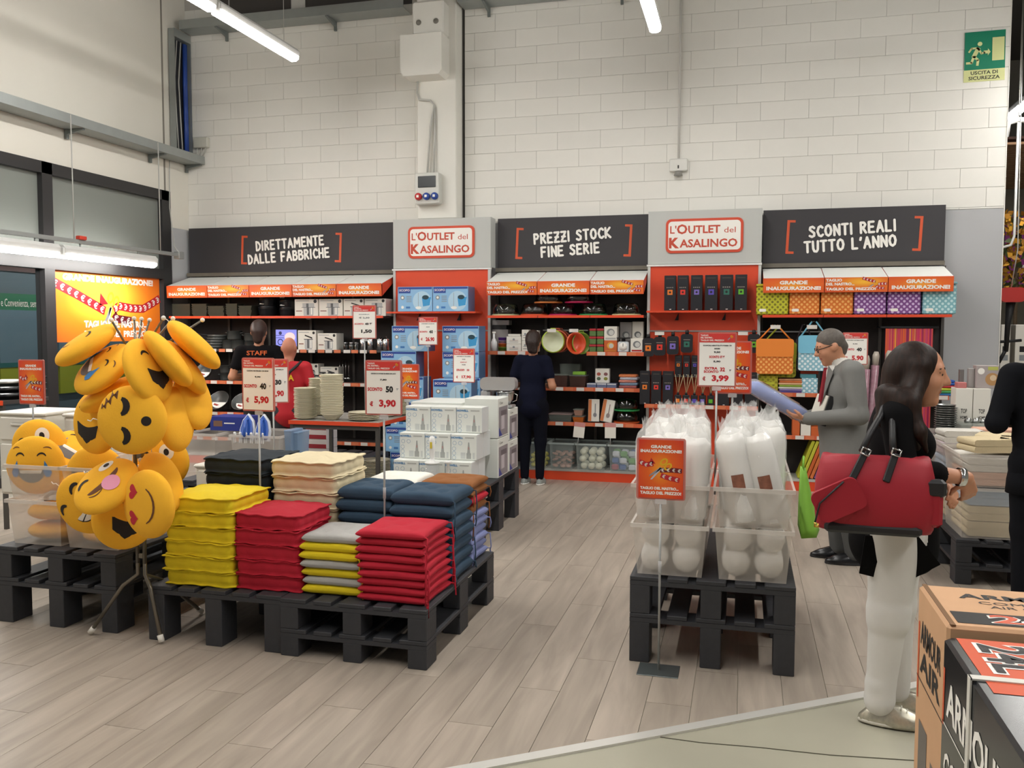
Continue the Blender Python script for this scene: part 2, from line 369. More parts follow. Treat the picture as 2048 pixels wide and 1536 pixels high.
# ---- cable trays
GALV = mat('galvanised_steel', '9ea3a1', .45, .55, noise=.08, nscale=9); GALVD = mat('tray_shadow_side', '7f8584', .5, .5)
t = thing('cable_tray', 'long galvanised cable tray on brackets above the shop window', 'cable tray', (0, 0, 0))
m = MB(); m.box(XL+.012, XL+.27, -2, YB-.03, 3.79, 3.795, GALV); m.box(XL+.265, XL+.272, -2, YB-.03, 3.79, 3.89, GALV); m.box(XL+.012, XL+.018, -2, YB-.03, 3.79, 3.89, GALV); m.build('channel', t)
for yy in (7.9, 9.25, 9.97, 6.6, 5.3):
    m = MB(); m.prism([(XL+.012, 3.789), (XL+.24, 3.788), (XL+.24, 3.775), (XL+.04, 3.74), (XL+.04, 3.69), (XL+.012, 3.69)], yy, yy+.035, GALVD); m.build('bracket', t)
for xa, xb, lb, bx in ((-6.9, -3.9, 'galvanised cable tray high on the wall between corner and pilaster', (-6.4, -4.9)), (-3.24, XE-.02, 'galvanised cable tray high on the wall between pilaster and exit sign', (-2.95, -1.4, 1.2))):
  t = thing('cable_tray', lb, 'cable tray')
  m = MB(); m.box(xa, xb, YB-.29, YB-.03, 5.42, 5.425, GALV); m.box(xa, xb, YB-.296, YB-.29, 5.42, 5.53, GALV); m.build('channel', t)
  for xx in bx:
    m = MB(); m.M = Matrix.Translation((xx, YB-.03, 5.42)) @ Matrix.Rotation(-math.pi/2, 4, 'Z'); m.prism([(0, 0), (.26, 0), (.26, -.015), (.03, -.06), (.03, -.11), (0, -.11)], 0, .03, GALVD); m.build('bracket', t)
t = thing('cable_riser', 'vertical open cable tray with blue cables in the wall corner', 'cable tray')
m = MB(); m.box(XL+.012, XL+.016, 9.69, 10.02, 3.9, 5.42, mat('riser_dark', '23262c', .6)); m.box(XL+.012, XL+.1, 9.685, 9.692, 3.9, 5.42, GALV); m.box(XL+.012, XL+.1, 10.015, 10.022, 3.9, 5.42, GALV); m.box(XL+.016, XL+.1, 9.692, 10.015, 5.32, 5.42, GALV); m.build('channel', t)
BLU = mat('blue_cable', '2a4a9a', .45); GRC = mat('grey_cable', 'b9b8b2', .5)
for k, (yy, mm, r) in enumerate(((9.95, BLU, .022), (9.98, BLU, .02), (9.88, GRC, .009), (9.8, GRC, .008))):
    MB().tube([(XL+.05, yy, 3.9), (XL+.05, yy-.03*(k > 1), 4.3), (XL+.045, yy-.05*(k > 1), 4.8), (XL+.05, yy, 5.3)], r, mm, 8).build('cable', t)
t = thing('junction_box', 'small grey junction box at the end of the left cable tray', 'junction box', (-6.78, YB-.008, 4.0))
MB().box(-.1, .1, -.07, 0, 0, .13, mat('abs_grey', 'c4c3b8', .5), .008).build('case', t)
for k in range(3): MB().tube([(-.06+.06*k, -.04, 0), (-.06+.06*k, -.05, -.05), (-.08+.05*k, -.04, -.1)], .008, GRC, 6).build('cable', t)
# electrical panel on the pilaster
t = thing('socket_panel', 'grey wall socket panel with one red and two blue sockets', 'electrical panel', (-3.6, 9.818, 3.14))
m = MB(); m.box(-.15, .15, -.11, 0, 0, .36, mat('panel_grey', 'cfcfc8', .5), .01); m.build('case', t)
MB().box(-.11, .11, -.118, -.108, .19, .32, mat('panel_door', '33373a', .25), .004).build('breaker_window', t)
for k, c in enumerate(('b8262a', '27489a', '27489a')):
    o = MB().lathe([(0, 0), (.042, 0), (.042, .03), (.034, .045), (0, .045)], mat('socket_'+c, c, .4), 16).build('socket', t, (-.1+.1*k, -.108, .085), (math.pi/2, 0, 0))
    MB().box(-.014, .014, -.014, .014, .045, .048, PRINTW).build('socket_mark', o)
m = MB(); m.tube([(-.02, -.04, .36), (.02, -.03, .9), (.06, -.02, 1.15), (.02, -.03, 1.2), (-.12, -.02, 1.22), (-.15, -.02, 1.3), (-.14, -.02, 1.45)], .012, GRC, 7); m.tube([(.06, -.04, .36), (.07, -.02, .9), (.07, -.02, 1.12)], .012, GRC, 7); m.build('conduit', t)
t = thing('wall_sensor', 'white sensor box at the foot of a thin wall conduit', 'sensor', (-.74, YB-.008, 3.42))
MB().box(-.1, .1, -.05, 0, .02, .16, mat('abs_white', 'dddcd6', .5), .01).build('box', t); MB().box(-.008, .008, -.053, -.05, .05, .085, PRINTK).build('label_mark', t)
MB().lathe([(0, -.04), (.05, -.03), (.03, .02), (0, .02)], mat('sensor_grey', '8d8b86', .5), 14).build('lens', t, (0, -.05, 0))
MB().tube([(0, -.02, .16), (0, -.02, 2.6)], .012, mat('conduit_white', 'cfcdc8', .5), 8).build('conduit', t)
# exit sign
t = thing('exit_sign', 'green running man exit sign reading USCITA DI SICUREZZA', 'exit sign', (2.32, YB-.009, 4.22), rot=(0, math.radians(-.6), 0))
GRE = mat('exit_green', '0a7d5e', .5); PALE = mat('exit_pale', 'd6d99a', .5)
MB().box(-.19, .19, -.006, 0, 0, .12, PALE).build('lower_plate', t); MB().box(-.185, .19, -.008, 0, .12, .5, GRE).build('upper_plate', t)
m = MB(); m.text('USCITA DI', PRINTK, 0, .088, .036, -.007, w=.25, bold=.02); m.text('SICUREZZA', PRINTK, 0, .036, .036, -.007, w=.29, bold=.02); m.build('lettering', t)
m = MB(); m.box(.07, .18, -.0095, -.008, .2, .43, PALE); m.build('door_pictogram', t)
m = MB(); m.prism([(-.01, .275), (.03, .275), (.03, .255), (.055, .29), (.03, .325), (.03, .305), (-.01, .305)], -.0095, -.008, PALE); m.build('arrow', t)
m = MB()
for a, b, r in (((-.06, .33), (-.10, .25), .02), ((-.06, .33), (-.03, .28), .009), ((-.03, .28), (-.0, .285), .009), ((-.06, .335), (-.12, .335), .009), ((-.12, .335), (-.145, .3), .009), ((-.095, .25), (-.06, .215), .012), ((-.06, .215), (-.065, .165), .012), ((-.1, .25), (-.12, .19), .012), ((-.12, .19), (-.165, .19), .011)):
    d = Vector((b[0]-a[0], b[1]-a[1])).normalized(); n = Vector((-d.y, d.x))*r; a = Vector(a)-d*r*.5; b = Vector(b)+d*r*.5
    m.prism([tuple(a+n), tuple(a-n), tuple(b-n), tuple(b+n)], -.0095, -.008, PALE)
m.build('running_figure', t)['kind'] = 'stuff'; m = MB(); n = 12; m.prism([(-.045+.022*math.cos(6.283*k/n), .375+.022*math.sin(6.283*k/n)) for k in range(n)], -.0095, -.008, PALE); m.build('figure_head', t)
# ---- fluorescent battens
HOUS = mat('lamp_housing', 'd5d5d2', .5); TUBE = mat('lamp_tube', 'fffcf7', .5, emit=LAMP_W*.62)
def batten_geo():
    h = MB(); h.prism([(-.055, 0), (-.062, .05), (-.03, .085), (.03, .085), (.062, .05), (.055, 0)], -.72, .72, HOUS)
    d = MB(); d.prism([(-.058, 0), (-.05, -.035), (-.025, -.05), (.025, -.05), (.05, -.035), (.058, 0)], -.7, .7, TUBE)
    return h, d
proto = None
def batten(loc, label, group, sus=True):
    global proto
    if proto is None:
        t = thing('fluorescent_batten', label, 'lamp', loc, group=group); h, d = batten_geo()
        h.build('housing', t); d.build('diffuser', t); proto = t
        for sg in (-1, 1):
            MB().box(-.05, .05, min(.7*sg, .735*sg), max(.7*sg, .735*sg), -.03, .06, HOUS, .008).build('end_cap', t)
            MB().tube([(0, .5*sg, .085), (0, .5*sg, ZC-4.55)], .003, GRC, 5).build('suspension', t)
    else:
        t = dup(proto, loc, 0, label, group)
        if not sus:
            for ch in list(t.children):
                if ch.name.startswith('suspension'): bpy.data.objects.remove(ch)
    return t
for k in range(6):
    batten((-4.65, 7.83-1.5*k, 4.55), 'lit batten in the row between shop window and pilaster, %s from the wall' % ('nearest', *ORD[1:])[k], 'ceiling battens left row')
for k in range(6):
    batten((-.87, 7.88-1.5*k, 4.55), 'lit batten in the row between sensor and pilaster, %s from the wall' % ('nearest', *ORD[1:])[k], 'ceiling battens middle row')
for k in range(9):
    batten((3.1, 11.7-1.5*k, 4.3), 'lit batten in the row past the exit sign, %s from its far end' % ('nearest', *ORD[1:])[k], 'ceiling battens right row')
for k, yy in enumerate((8.15, 6.65, 5.15)):
    batten((-6.68, yy, 2.44), 'lit batten hung low in front of the shop window, %s from the poster corner' % ('nearest', *ORD[1:])[k], 'window battens', sus=False)
batten((-8.1, 8.0, 3.0), 'added batten brightening the neighbouring shop front outside the window', 'added outdoor battens'); batten((-8.1, 10.5, 3.0), 'added batten brightening the far end of the neighbouring shop front', 'added outdoor battens')  # unseen battens, added to brighten the shop front behind the panes
t = thing('lamp_rail', 'thin grey suspension rail above the low window lamps', 'rail')
m = MB(); m.box(-6.7, -6.66, 3, 9.35, 2.56, 2.6, GREYM); m.build('rail', t)
for yy in (4.6, 6.1, 7.62, 9.0): MB().tube([(-6.68, yy, 2.6), (-6.68, yy, 3.86)], .006, GRC, 6).build('hanger', t)
for yy in (4.7, 5.6, 6.2, 7.1, 7.7, 8.6): MB().tube([(-6.68, yy, 2.56), (-6.68, yy, 2.527)], .008, GREYM, 6).build('clip', t)
MB().box(-6.72, -6.64, 9.3, 9.4, 2.53, 2.62, GREYM, .006).build('end_clamp', t)
MB().box(-6.7, -6.64, 7.66, 7.76, 2.6, 2.64, mat('red_tag', 'd0402c', .5), .006).build('red_connector', t)
m = MB(); m.tube([(-6.68, 9.36, 2.6), (-6.85, 9.5, 2.7), (-6.98, 9.6, 3.2), (-6.98, 9.62, 3.78)], .006, GRC, 6); m.build('lead', t)
# ================================================================== SIGNAGE AND SHELVING
STROKES = {
 'A': [[(0, 0), (.32, 1), (.65, 0)], [(.12, .36), (.53, .36)]], 'B': [[(0, 0), (0, 1), (.38, .98), (.5, .8), (.38, .58), (0, .52)], [(.38, .56), (.56, .38), (.54, .14), (.36, 0), (0, 0)]],
 'C': [[(.58, .84), (.4, 1), (.16, .9), (0, .5), (.16, .1), (.4, 0), (.6, .14)]], 'D': [[(0, 0), (0, 1), (.34, .9), (.58, .55), (.5, .2), (.26, .02), (0, 0)]],
 'E': [[(.52, 1), (0, 1), (0, 0), (.54, 0)], [(0, .52), (.44, .52)]], 'F': [[(.52, 1), (0, 1), (0, 0)], [(0, .52), (.42, .52)]], 'H': [[(0, 0), (0, 1)], [(.55, 0), (.55, 1)], [(0, .5), (.55, .5)]],
 'I': [[(.05, 0), (.05, 1)]], 'K': [[(0, 0), (0, 1)], [(.55, 1), (.04, .48), (.6, 0)]], 'L': [[(0, 1), (0, 0), (.5, 0)]], 'M': [[(0, 0), (.06, 1), (.4, .35), (.74, 1), (.8, 0)]], 'N': [[(0, 0), (0, 1), (.58, 0), (.58, 1)]],
 'O': [[(.33, 1), (.1, .86), (0, .5), (.1, .14), (.33, 0), (.56, .14), (.66, .5), (.56, .86), (.33, 1)]], 'P': [[(0, 0), (0, 1), (.36, .98), (.52, .76), (.38, .52), (0, .46)]], 'R': [[(0, 0), (0, 1), (.36, .98), (.5, .78), (.36, .56), (0, .5), (.2, .5), (.55, 0)]],
 'S': [[(.54, .86), (.36, 1), (.1, .94), (.04, .72), (.28, .54), (.52, .36), (.5, .1), (.24, 0), (0, .12)]], 'T': [[(0, 1), (.62, 1)], [(.31, 1), (.31, 0)]], 'U': [[(0, 1), (.02, .3), (.14, .04), (.4, 0), (.54, .2), (.58, 1)]], 'Z': [[(0, 1), (.56, 1), (0, 0), (.58, 0)], [(.1, .5), (.48, .5)]], "'": [[(.06, 1), (.0, .8)]], ' ': []}
ADV = {'I': .14, 'M': .82, ' ': .34, "'": .1, 'O': .68, 'A': .66, 'T': .62}
def stroke_text(mb, s, m, cx, cz, h, y, th, ang=0, wsc=1.0):
    adv = [ADV.get(c, .57)+.33 for c in s]; tot = (sum(adv)-.33)*h*wsc; x = -tot/2; ca, sa = math.cos(ang), math.sin(ang)
    def T(p): return (cx+p[0]*ca-p[1]*sa, cz+p[0]*sa+p[1]*ca)
    y0 = y
    for c, a in zip(s, adv):
        for st in STROKES[c]:
            pts = [(x+p[0]*h*wsc, (p[1]-.5)*h) for p in st]
            for i, p in enumerate(pts):
                y -= .00012; q = T(p); mb.add([(q[0]+th*math.cos(.6283*k), y, q[1]+th*math.sin(.6283*k)) for k in range(10)], [tuple(range(10))], m)
                if i:
                    d = Vector((p[0]-pts[i-1][0], p[1]-pts[i-1][1])).normalized(); n = Vector((-d.y, d.x))*th
                    qs = [T((pts[i-1][0]-n.x, pts[i-1][1]-n.y)), T((p[0]-n.x, p[1]-n.y)), T((p[0]+n.x, p[1]+n.y)), T((pts[i-1][0]+n.x, pts[i-1][1]+n.y))]
                    mb.add([(a_, y-.00006, b_) for a_, b_ in qs], [(0, 1, 2, 3)], m)
        x += a*h*wsc
PG_L = gradmat('print_burst_wide', 'ffe24a', 'f2861f', 'd93a24', .5, .55, .95)
PG_V = gradmat('print_burst_tall', 'f7a52a', 'e8641f', 'cf2f22', .5, .5, 1.35)
PG_F = gradmat('print_burst_fascia', 'f9a636', 'ec6f26', 'd9482c', .5, .5, 1.1)
PG_T = gradmat('print_burst_ribbon', 'ffc63a', 'ec7a26', 'd64a2e', .62, .7, 1.0)
RIB = mat('print_ribbon', 'b8202a', .5); RIBD = mat('print_ribbon_dark', '6a1420', .5); SCI = mat('print_scissors', 'b9bcc6', .5); SCY = mat('print_scissor_grip', 'e2b21e', .5)
def ribbon(mb, pts, w, y, n, sc=.72, m=None):
    pts = [Vector(p) for p in pts]; L = []; R = []
    for i, p in enumerate(pts):
        d = (pts[min(i+1, len(pts)-1)]-pts[max(i-1, 0)]).normalized(); nn = Vector((-d.y, d.x))*w/2; L.append(p+nn); R.append(p-nn)
    for i in range(len(pts)-1): mb.add([(q.x, y, q.y) for q in (R[i], R[i+1], L[i+1], L[i])], [(0, 1, 2, 3)], m or RIB)
    ln = [0]
    for i in range(1, len(pts)): ln.append(ln[-1]+(pts[i]-pts[i-1]).length)
    for k in range(n):
        t = (k+.5)/n*ln[-1]
        for i in range(1, len(pts)):
            if t <= ln[i]:
                p = pts[i-1].lerp(pts[i], (t-ln[i-1])/(ln[i]-ln[i-1])); d = pts[i]-pts[i-1]; break
        mb.text('\u20ac', PRINTW, p.x, p.y, w*sc, y-.0006, bold=.02, ang=math.atan2(d.y, d.x))
def scissors(mb, c, s, ang, y):
    def T(p): x, z = p[0]*s, p[1]*s; return (c[0]+x*math.cos(ang)-z*math.sin(ang), c[1]+x*math.sin(ang)+z*math.cos(ang))
    def P(pl, m): mb.add([(*[T(p)[0]], y, T(p)[1]) for p in pl], [tuple(range(len(pl)))], m)
    P([(-1, -.12), (-.9, -.2), (.1, -.06), (.15, .06), (0, .08)], SCI); P([(-.95, .1), (-.8, .16), (.1, .1), (.15, -.04), (-.4, -.02)], mat('print_scissors_shade', '8d909a', .5))
    for sg in (1, -1):
        for k in range(10):
            a, b = 6.283*k/10, 6.283*(k+1)/10; q = lambda r, t: (.55+r*1.5*math.cos(t), sg*.22+r*math.sin(t))
            P([q(.13, a), q(.22, a), q(.22, b), q(.13, b)], SCY)
def art(mb, w, h, kind, y):
    """the printed opening-sale artwork: lettering, banknote ribbon, scissors"""
    if kind == 'g': mb.text('GRANDE', PRINTW, 0, h*.2, h*.27, y, w=w*.46, bold=.05); mb.text('INAUGURAZIONE!', PRINTW, 0, -h*.2, h*.27, y, w=w*.9, bold=.05)
    elif kind == 't':
        ribbon(mb, [(w*.1, h*.46), (w*.22, h*.3), (w*.31, h*.2)], h*.2, y, 4); ribbon(mb, [(w*.34, h*.02), (w*.42, h*.06), (w*.49, h*.05)], h*.2, y, 3); ribbon(mb, [(w*.31, -h*.1), (w*.36, -h*.22), (w*.45, -h*.25)], h*.18, y, 3)
        scissors(mb, (w*.27, h*.0), w*.09, .6, y-.0003)
        for tx, z, ww in (('TAGLIO', .33, .26), ('DEL NASTRO...', .06, .46), ('TAGLIO DEL PREZZO!', -.28, .8)): mb.text(tx, PRINTW, -w*.485+w*ww/2, h*z, h*.2, y-.0006, w=w*ww, bold=.05)
    elif kind == 'v':
        mb.text('GRANDE', PRINTW, 0, h*.385, h*.055, y, w=w*.46, bold=.05); mb.text('INAUGURAZIONE!', PRINTW, 0, h*.31, h*.055, y, w=w*.92, bold=.05)
        ribbon(mb, [(-w*.49, h*.12), (-w*.33, h*.07), (-w*.17, h*.09)], h*.085, y, 3); mb.add([(-w*.26, y, h*.1), (-w*.12, y, h*.09), (-w*.22, y, h*.19)], [(0, 1, 2)], RIB)
        ribbon(mb, [(-w*.02, -.02*h), (w*.12, -h*.01), (w*.3, -h*.01), (w*.47, -h*.02)], h*.08, y, 4, m=RIBD); ribbon(mb, [(0, -h*.1), (w*.15, -h*.14), (w*.42, -h*.18)], h*.085, y, 3)
        scissors(mb, (-w*.02, h*.0), w*.32, .72, y-.0003)
        mb.text('TAGLIO DEL NASTRO...', PRINTW, -w*.03, -h*.33, h*.05, y, w=w*.86, bold=.05); mb.text('TAGLIO DEL PREZZO!', PRINTW, 0, -h*.41, h*.055, y, w=w*.92, bold=.05)
    elif kind == 'l':
        ribbon(mb, [(-w*.5, h*.32), (-w*.3, h*.16), (-w*.05, -h*.06)], h*.13, y, 8); mb.add([(-w*.1, y, h*.02), (-w*.02, y, h*.04), (-w*.09, y, h*.2)], [(0, 1, 2)], RIB)
        ribbon(mb, [(w*.5, h*.16), (w*.42, h*.08), (w*.32, -h*.01), (w*.2, -h*.01), (w*.08, h*.02), (w*.03, -h*.04)], h*.125, y, 10); ribbon(mb, [(w*.03, -h*.1), (w*.06, -h*.17), (w*.2, -h*.2)], h*.12, y, 3, m=RIBD)
        scissors(mb, (w*.0, -h*.04), w*.13, 1.15, y-.0003)
        mb.text('GRANDE INAUGURAZIONE!', PRINTW, w*.01, h*.39, h*.095, y-.0006, w=w*.84, bold=.05)
        mb.text('TAGLIO DEL NASTRO...', PRINTW, w*.06, -h*.25, h*.1, y-.0006, w=w*.6, bold=.05); mb.text('TAGLIO DEL PREZZO!', PRINTW, w*.06, -h*.39, h*.1, y-.0006, w=w*.6, bold=.05)
def flat_poster(t, w, h, kind, gm, cx=0, cz=0, y=0, nm='sheet'):
    o = MB().box(-w/2, w/2, -.003, 0, -h/2, h/2, gm).build(nm, t, (cx, y, cz)); m = MB(); art(m, w, h, kind, -.0036); m.build('print', o); return o
# ---- window poster
t = thing('window_poster', 'large orange GRANDE INAUGURAZIONE poster filling the lower window pane', 'poster', (XL-.03, 8.575, 1.93), rot=(0, 0, math.pi/2))
flat_poster(t, 1.76, .79, 'l', PG_L)
# ---- header boards over the shelves
CHARC = mat('charcoal_board', '383639', .6); BRK = mat('orange_bracket_print', 'd2552e', .5); SILL = mat('sill_grey', '6d675c', .7, noise=.2, nscale=8); PANEL = mat('grey_header_panel', 'bfc1bd', .6)
def header(x0, x1, l1, l2, label):
    w = x1-x0; t = thing('header_board', label, 'sign', ((x0+x1)/2, 9.97, 2.4))
    MB().box(-w/2, w/2, 0, .03, 0, .575, CHARC).build('board', t); MB().box(-w/2-.02, w/2, -.03, .03, -.045, 0, SILL).build('sill', t)
    m = MB(); hw = .68 if w > 2.5 else .66
    stroke_text(m, l1, PRINTW, 0, .355, .108, -.002, .0125, .06, .82); stroke_text(m, l2, PRINTW, -.02, .195, .108, -.002, .0125, .06, .82); m.build('lettering', t)
    for sg in (-1, 1):
        b = MB(); x = sg*hw; z = .285+.03*sg; b.box(x-.014, x+.014, -.0025, 0, z-.18, z+.18, BRK)
        for e in (-.18, .155): b.box(min(x, x-sg*.07), max(x, x-sg*.07), -.0026, 0, z+e, z+e+.025, BRK)
        b.build('bracket_print', t, rot=(0, math.radians(2.5), 0))
S1 = (-6.97, -4.08); K1 = (-4.05, -2.845); S2 = (-2.815, -1.05); K2 = (-1.04, .165); S3 = (.18, 1.99)
header(*S1, 'DIRETTAMENTE', 'DALLE FABBRICHE', 'charcoal header board reading DIRETTAMENTE DALLE FABBRICHE in white')
header(*S2, 'PREZZI STOCK', 'FINE SERIE', 'charcoal header board reading PREZZI STOCK FINE SERIE in white')
header(*S3, 'SCONTI REALI', "TUTTO L'ANNO", 'charcoal header board reading SCONTI REALI TUTTO L\'ANNO in white')
def rrect(w, h, r, n=5):
    p = []
    for cx, cz, a0 in ((w/2-r, h/2-r, 0), (-w/2+r, h/2-r, 90), (-w/2+r, -h/2+r, 180), (w/2-r, -h/2+r, 270)):
        for k in range(n+1): a = math.radians(a0+90*k/n); p.append((cx+r*math.cos(a), cz+r*math.sin(a)))
    return p
def tower(x0, x1, label, which):
    w = x1-x0; t = thing('tower_shelf', label, 'shelf unit', ((x0+x1)/2, 9.77, 0))
    MB().box(-w/2+.03, w/2-.03, 0, .03, .12, 2.375, ORANGE).build('orange_back', t)
    for sg in (-1, 1): MB().box(sg*(w/2-.015)-.015, sg*(w/2-.015)+.015, -.01, .03, .0, 2.375, mat('pale_upright', 'c9cac6', .5)).build('upright', t)
    MB().box(-w/2-.01, w/2+.005, -.02, .03, 2.375, 2.395, mat('white_trim', 'e6e6e2', .4)).build('top_trim', t)
    MB().box(-w/2, w/2, -.27, .03, .0, .11, ORANGE).build('base', t)
    for z in (1.66, ): MB().box(-w/2+.03, w/2-.03, -.012, 0, z, z+.015, STEEL).build('slot_rail', t)
    s = MB().box(-w/2+.02, w/2-.1, -.27, 0, 1.865, 1.885, ORANGE).build('shelf', t)
    for bx in (-.26, .24): MB().prism([(0, 0), (-.04, -.08), (0, -.08)], -.012, .012, BLACK).build('shelf_bracket', s, (bx, -.02, 1.865))
    k = thing('logo_header', which, 'sign', ((x0+x1)/2, 9.77, 2.4)); 
    MB().box(-w/2, w/2, 0, .2, 0, .575, PANEL).build('panel', k)
    MB().prism(rrect(.82, .37, .06), -.012, 0, mat('logo_orange', 'd24a2c', .5)).build('logo_border', k, (-.0, 0, .3))
    MB().prism(rrect(.765, .315, .04), -.014, -.012, PRINTW).build('logo_field', k, (-.0, 0, .3))
    LR = mat('logo_red', 'c4482e', .5); m = MB()
    m.text("L'", LR, -.33, .37, .085, -.0146, bold=.012); m.text('O', LR, -.235, .372, .108, -.0146, bold=.03); m.text('UTLET', LR, .0, .366, .086, -.0146, w=.34, bold=.028); m.text('del', LR, .27, .355, .06, -.0146, w=.12)
    m.text('K', LR, -.32, .225, .115, -.0146, bold=.05); m.text('ASALINGO', LR, .045, .218, .09, -.0146, w=.61, bold=.028); m.build('lettering', k)
    return t
tower(*K1, 'orange backed tower shelf between frying pans and cake domes', "grey header panel with L'OUTLET DEL KASALINGO logo over the blue mop cartons")
tower(*K2, 'orange backed tower shelf holding black fragrance bottles', "grey header panel with L'OUTLET DEL KASALINGO logo over the black fragrance boxes")
# ---- shelving sections
SHELFM = mat('shelf_steel', '4b4644', .5, .2); TAGW = mat('price_tag_white', 'd9d4cd', .5); TAGO = mat('price_tag_orange', 'd4764e', .5); UPR = mat('dark_upright', '4e4a46', .5)
AWN = mat('awning_white', 'e9eae5', .6)
_tags = {}
def shelf(t, x0, x1, z, depth=.42, yb=9.97, tags=True, nb=1, yf=None):
    yf = yb-depth; s = MB().box(x0, x1, yf, yb, z-.022, z, SHELFM).build('shelf', t)
    if tags:
        MB().box(x0, x1, yf-.006, yf, z-.035, z+.008, mat('tag_rail', 'cf5f3a', .5)).build('tag_rail', s)
        x = x0+.02; k = 0
        while x < x1-.09:
            key = k % 2
            if key not in _tags: _tags[key] = MB().box(-.043, .043, -.003, 0, -.019, .019, TAGW if key else TAGO).build('price_tag', s).data; o = [c for c in s.children][-1]
            else: o = place(_tags[key], 'price_tag', s)
            o.location = (x+.043, yf-.0065, z-.0135); x += .1+.012*((k*7) % 3); k += 1
    else:
        w = (x1-x0)/nb
        for k in range(nb): MB().box(x0+k*w+.003, x0+(k+1)*w-.003, yf-.008, yf, z-.024, z+.004, ORANGE).build('front_edge', s)
    return s
def section(x0, x1, nb, kinds, levels, label):
    t = thing('shelving_unit', label, 'shelf unit'); w = (x1-x0)/nb
    MB().box(x0, x1, 9.975, 9.995, .0, 2.35, DARK).build('back_panel', t)
    for k in range(nb+1): MB().box(x0+k*w-.015, x0+k*w+.015, 9.945, 9.975, 0, 2.35, UPR).build('upright', t)
    b = MB().box(x0, x1, 9.535, 9.945, .1, .125, mat('base_deck', 'b6b5ae', .5)).build('base_deck', t); MB().box(x0, x1, 9.54, 9.56, 0, .1, ORANGE).build('kick_board', b)
    shelf(t, x0, x1, 1.835, .44, tags=False, nb=nb)
    for z, a, c in levels: shelf(t, x0+(x1-x0)*a, x0+(x1-x0)*c, z)
    for k in range(nb):
        a, c = x0+k*w, x0+(k+1)*w; m = MB(); m.M = Matrix.Translation(((a+c)/2, 0, 0))
        m.add([(-w/2+.004, 9.96, 2.345), (w/2-.004, 9.96, 2.345), (w/2-.004, 9.5, 2.215), (-w/2+.004, 9.5, 2.215), (-w/2+.004, 9.96, 2.333), (w/2-.004, 9.96, 2.333), (w/2-.004, 9.5, 2.203), (-w/2+.004, 9.5, 2.203)],
              [(3, 2, 1, 0), (4, 5, 6, 7), (0, 1, 5, 4), (1, 2, 6, 5), (2, 3, 7, 6), (3, 0, 4, 7)], AWN)
        aw = m.build('awning_panel', t)
        MB().box(-w/2+.003, w/2-.003, -.006, 0, 0, .15, ORANGE).build('fascia', aw, ((a+c)/2, 9.5, 2.065), (math.radians(4), 0, 0))
        flat_poster(aw, w-.008, .146, kinds[k], PG_F if kinds[k] == 'g' else PG_T, (a+c)/2, 2.139, 9.489, 'fascia_print').rotation_euler = (math.radians(4), 0, 0)
        for e in (a+.002, c-.002): MB().add([(e, 9.96, 2.343), (e, 9.505, 2.213), (e, 9.508, 2.07), (e, 9.96, 2.3)], [(0, 1, 2, 3)], ORANGE).build('awning_gusset', aw)
    return t
section(*S1, 5, 'gtgtg', [(1.43, 0, 1), (1.035, 0, 1), (.645, 0, 1), (.33, 0, 1)], 'dark shelving unit of five bays full of pots and pans')
section(*S2, 3, 'tgt', [(1.43, 0, .27), (1.43, .645, 1), (1.035, 0, 1), (.645, 0, 1)], 'dark shelving unit of three bays with cake domes on top')
section(*S3, 3, 'gtg', [(1.02, 0, .7), (1.02, .88, 1), (.575, 0, .7)], 'dark shelving unit of three bays with polka dot bags on top')
# back rails for hooks
# ================================================================== GOODS ON THE BACK SHELVES
def px0(x, Y, y=700): return onY(x, y, Y).x
def single(mb, name, label, cat, loc=None, rot=None, group=None): return tag(mb.build(name, None, loc, rot), label, cat, group)
def carton(name, label, cat, xa, xb, Y, dep, z, h, m, pr=None, group=None, rz=0, m2=None, lid=None):
    """cardboard box given by its front edge pixels xa..xb at depth Y, standing on height z"""
    a, b = px0(xa, Y), px0(xb, Y); w = b-a
    return carton_m(name, label, cat, (a+b)/2, Y, w, dep, z, h, m, pr, group, rz, m2)
def carton_m(name, label, cat, cx, Y, w, dep, z, h, m, pr=None, group=None, rz=0, m2=None):
    t = thing(name, label, cat, (cx, Y, z), rz, group)
    b = MB().box(-w/2, w/2, 0, dep, 0, h, m, .003); 
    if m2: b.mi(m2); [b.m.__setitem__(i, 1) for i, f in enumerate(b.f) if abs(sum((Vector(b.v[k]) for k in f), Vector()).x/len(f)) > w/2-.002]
    b.build('box', t)
    if pr: q = MB(); pr(q, w, h); q.build('print', t)
    return t
CARDW = mat('carton_white', 'e4e0d6', .55); CARDG = mat('carton_grey', '9b9794', .6); PANG = mat('nonstick_grey', '4a4c4a', .35, spec=.5); PANB = mat('enamel_black', '1c1d20', .2); CERAM = mat('cream_china', 'cfc8ae', .3)
def disc(q, cx, cz, r, m, y, n=16, sx=1): q.add([(cx+r*sx*math.cos(6.2832*k/n), y, cz+r*math.sin(6.2832*k/n)) for k in range(n)], [tuple(range(n))], m)
def rect(q, x0, x1, z0, z1, m, y): q.add([(x0, y, z0), (x1, y, z0), (x1, y, z1), (x0, y, z1)], [(0, 1, 2, 3)], m)
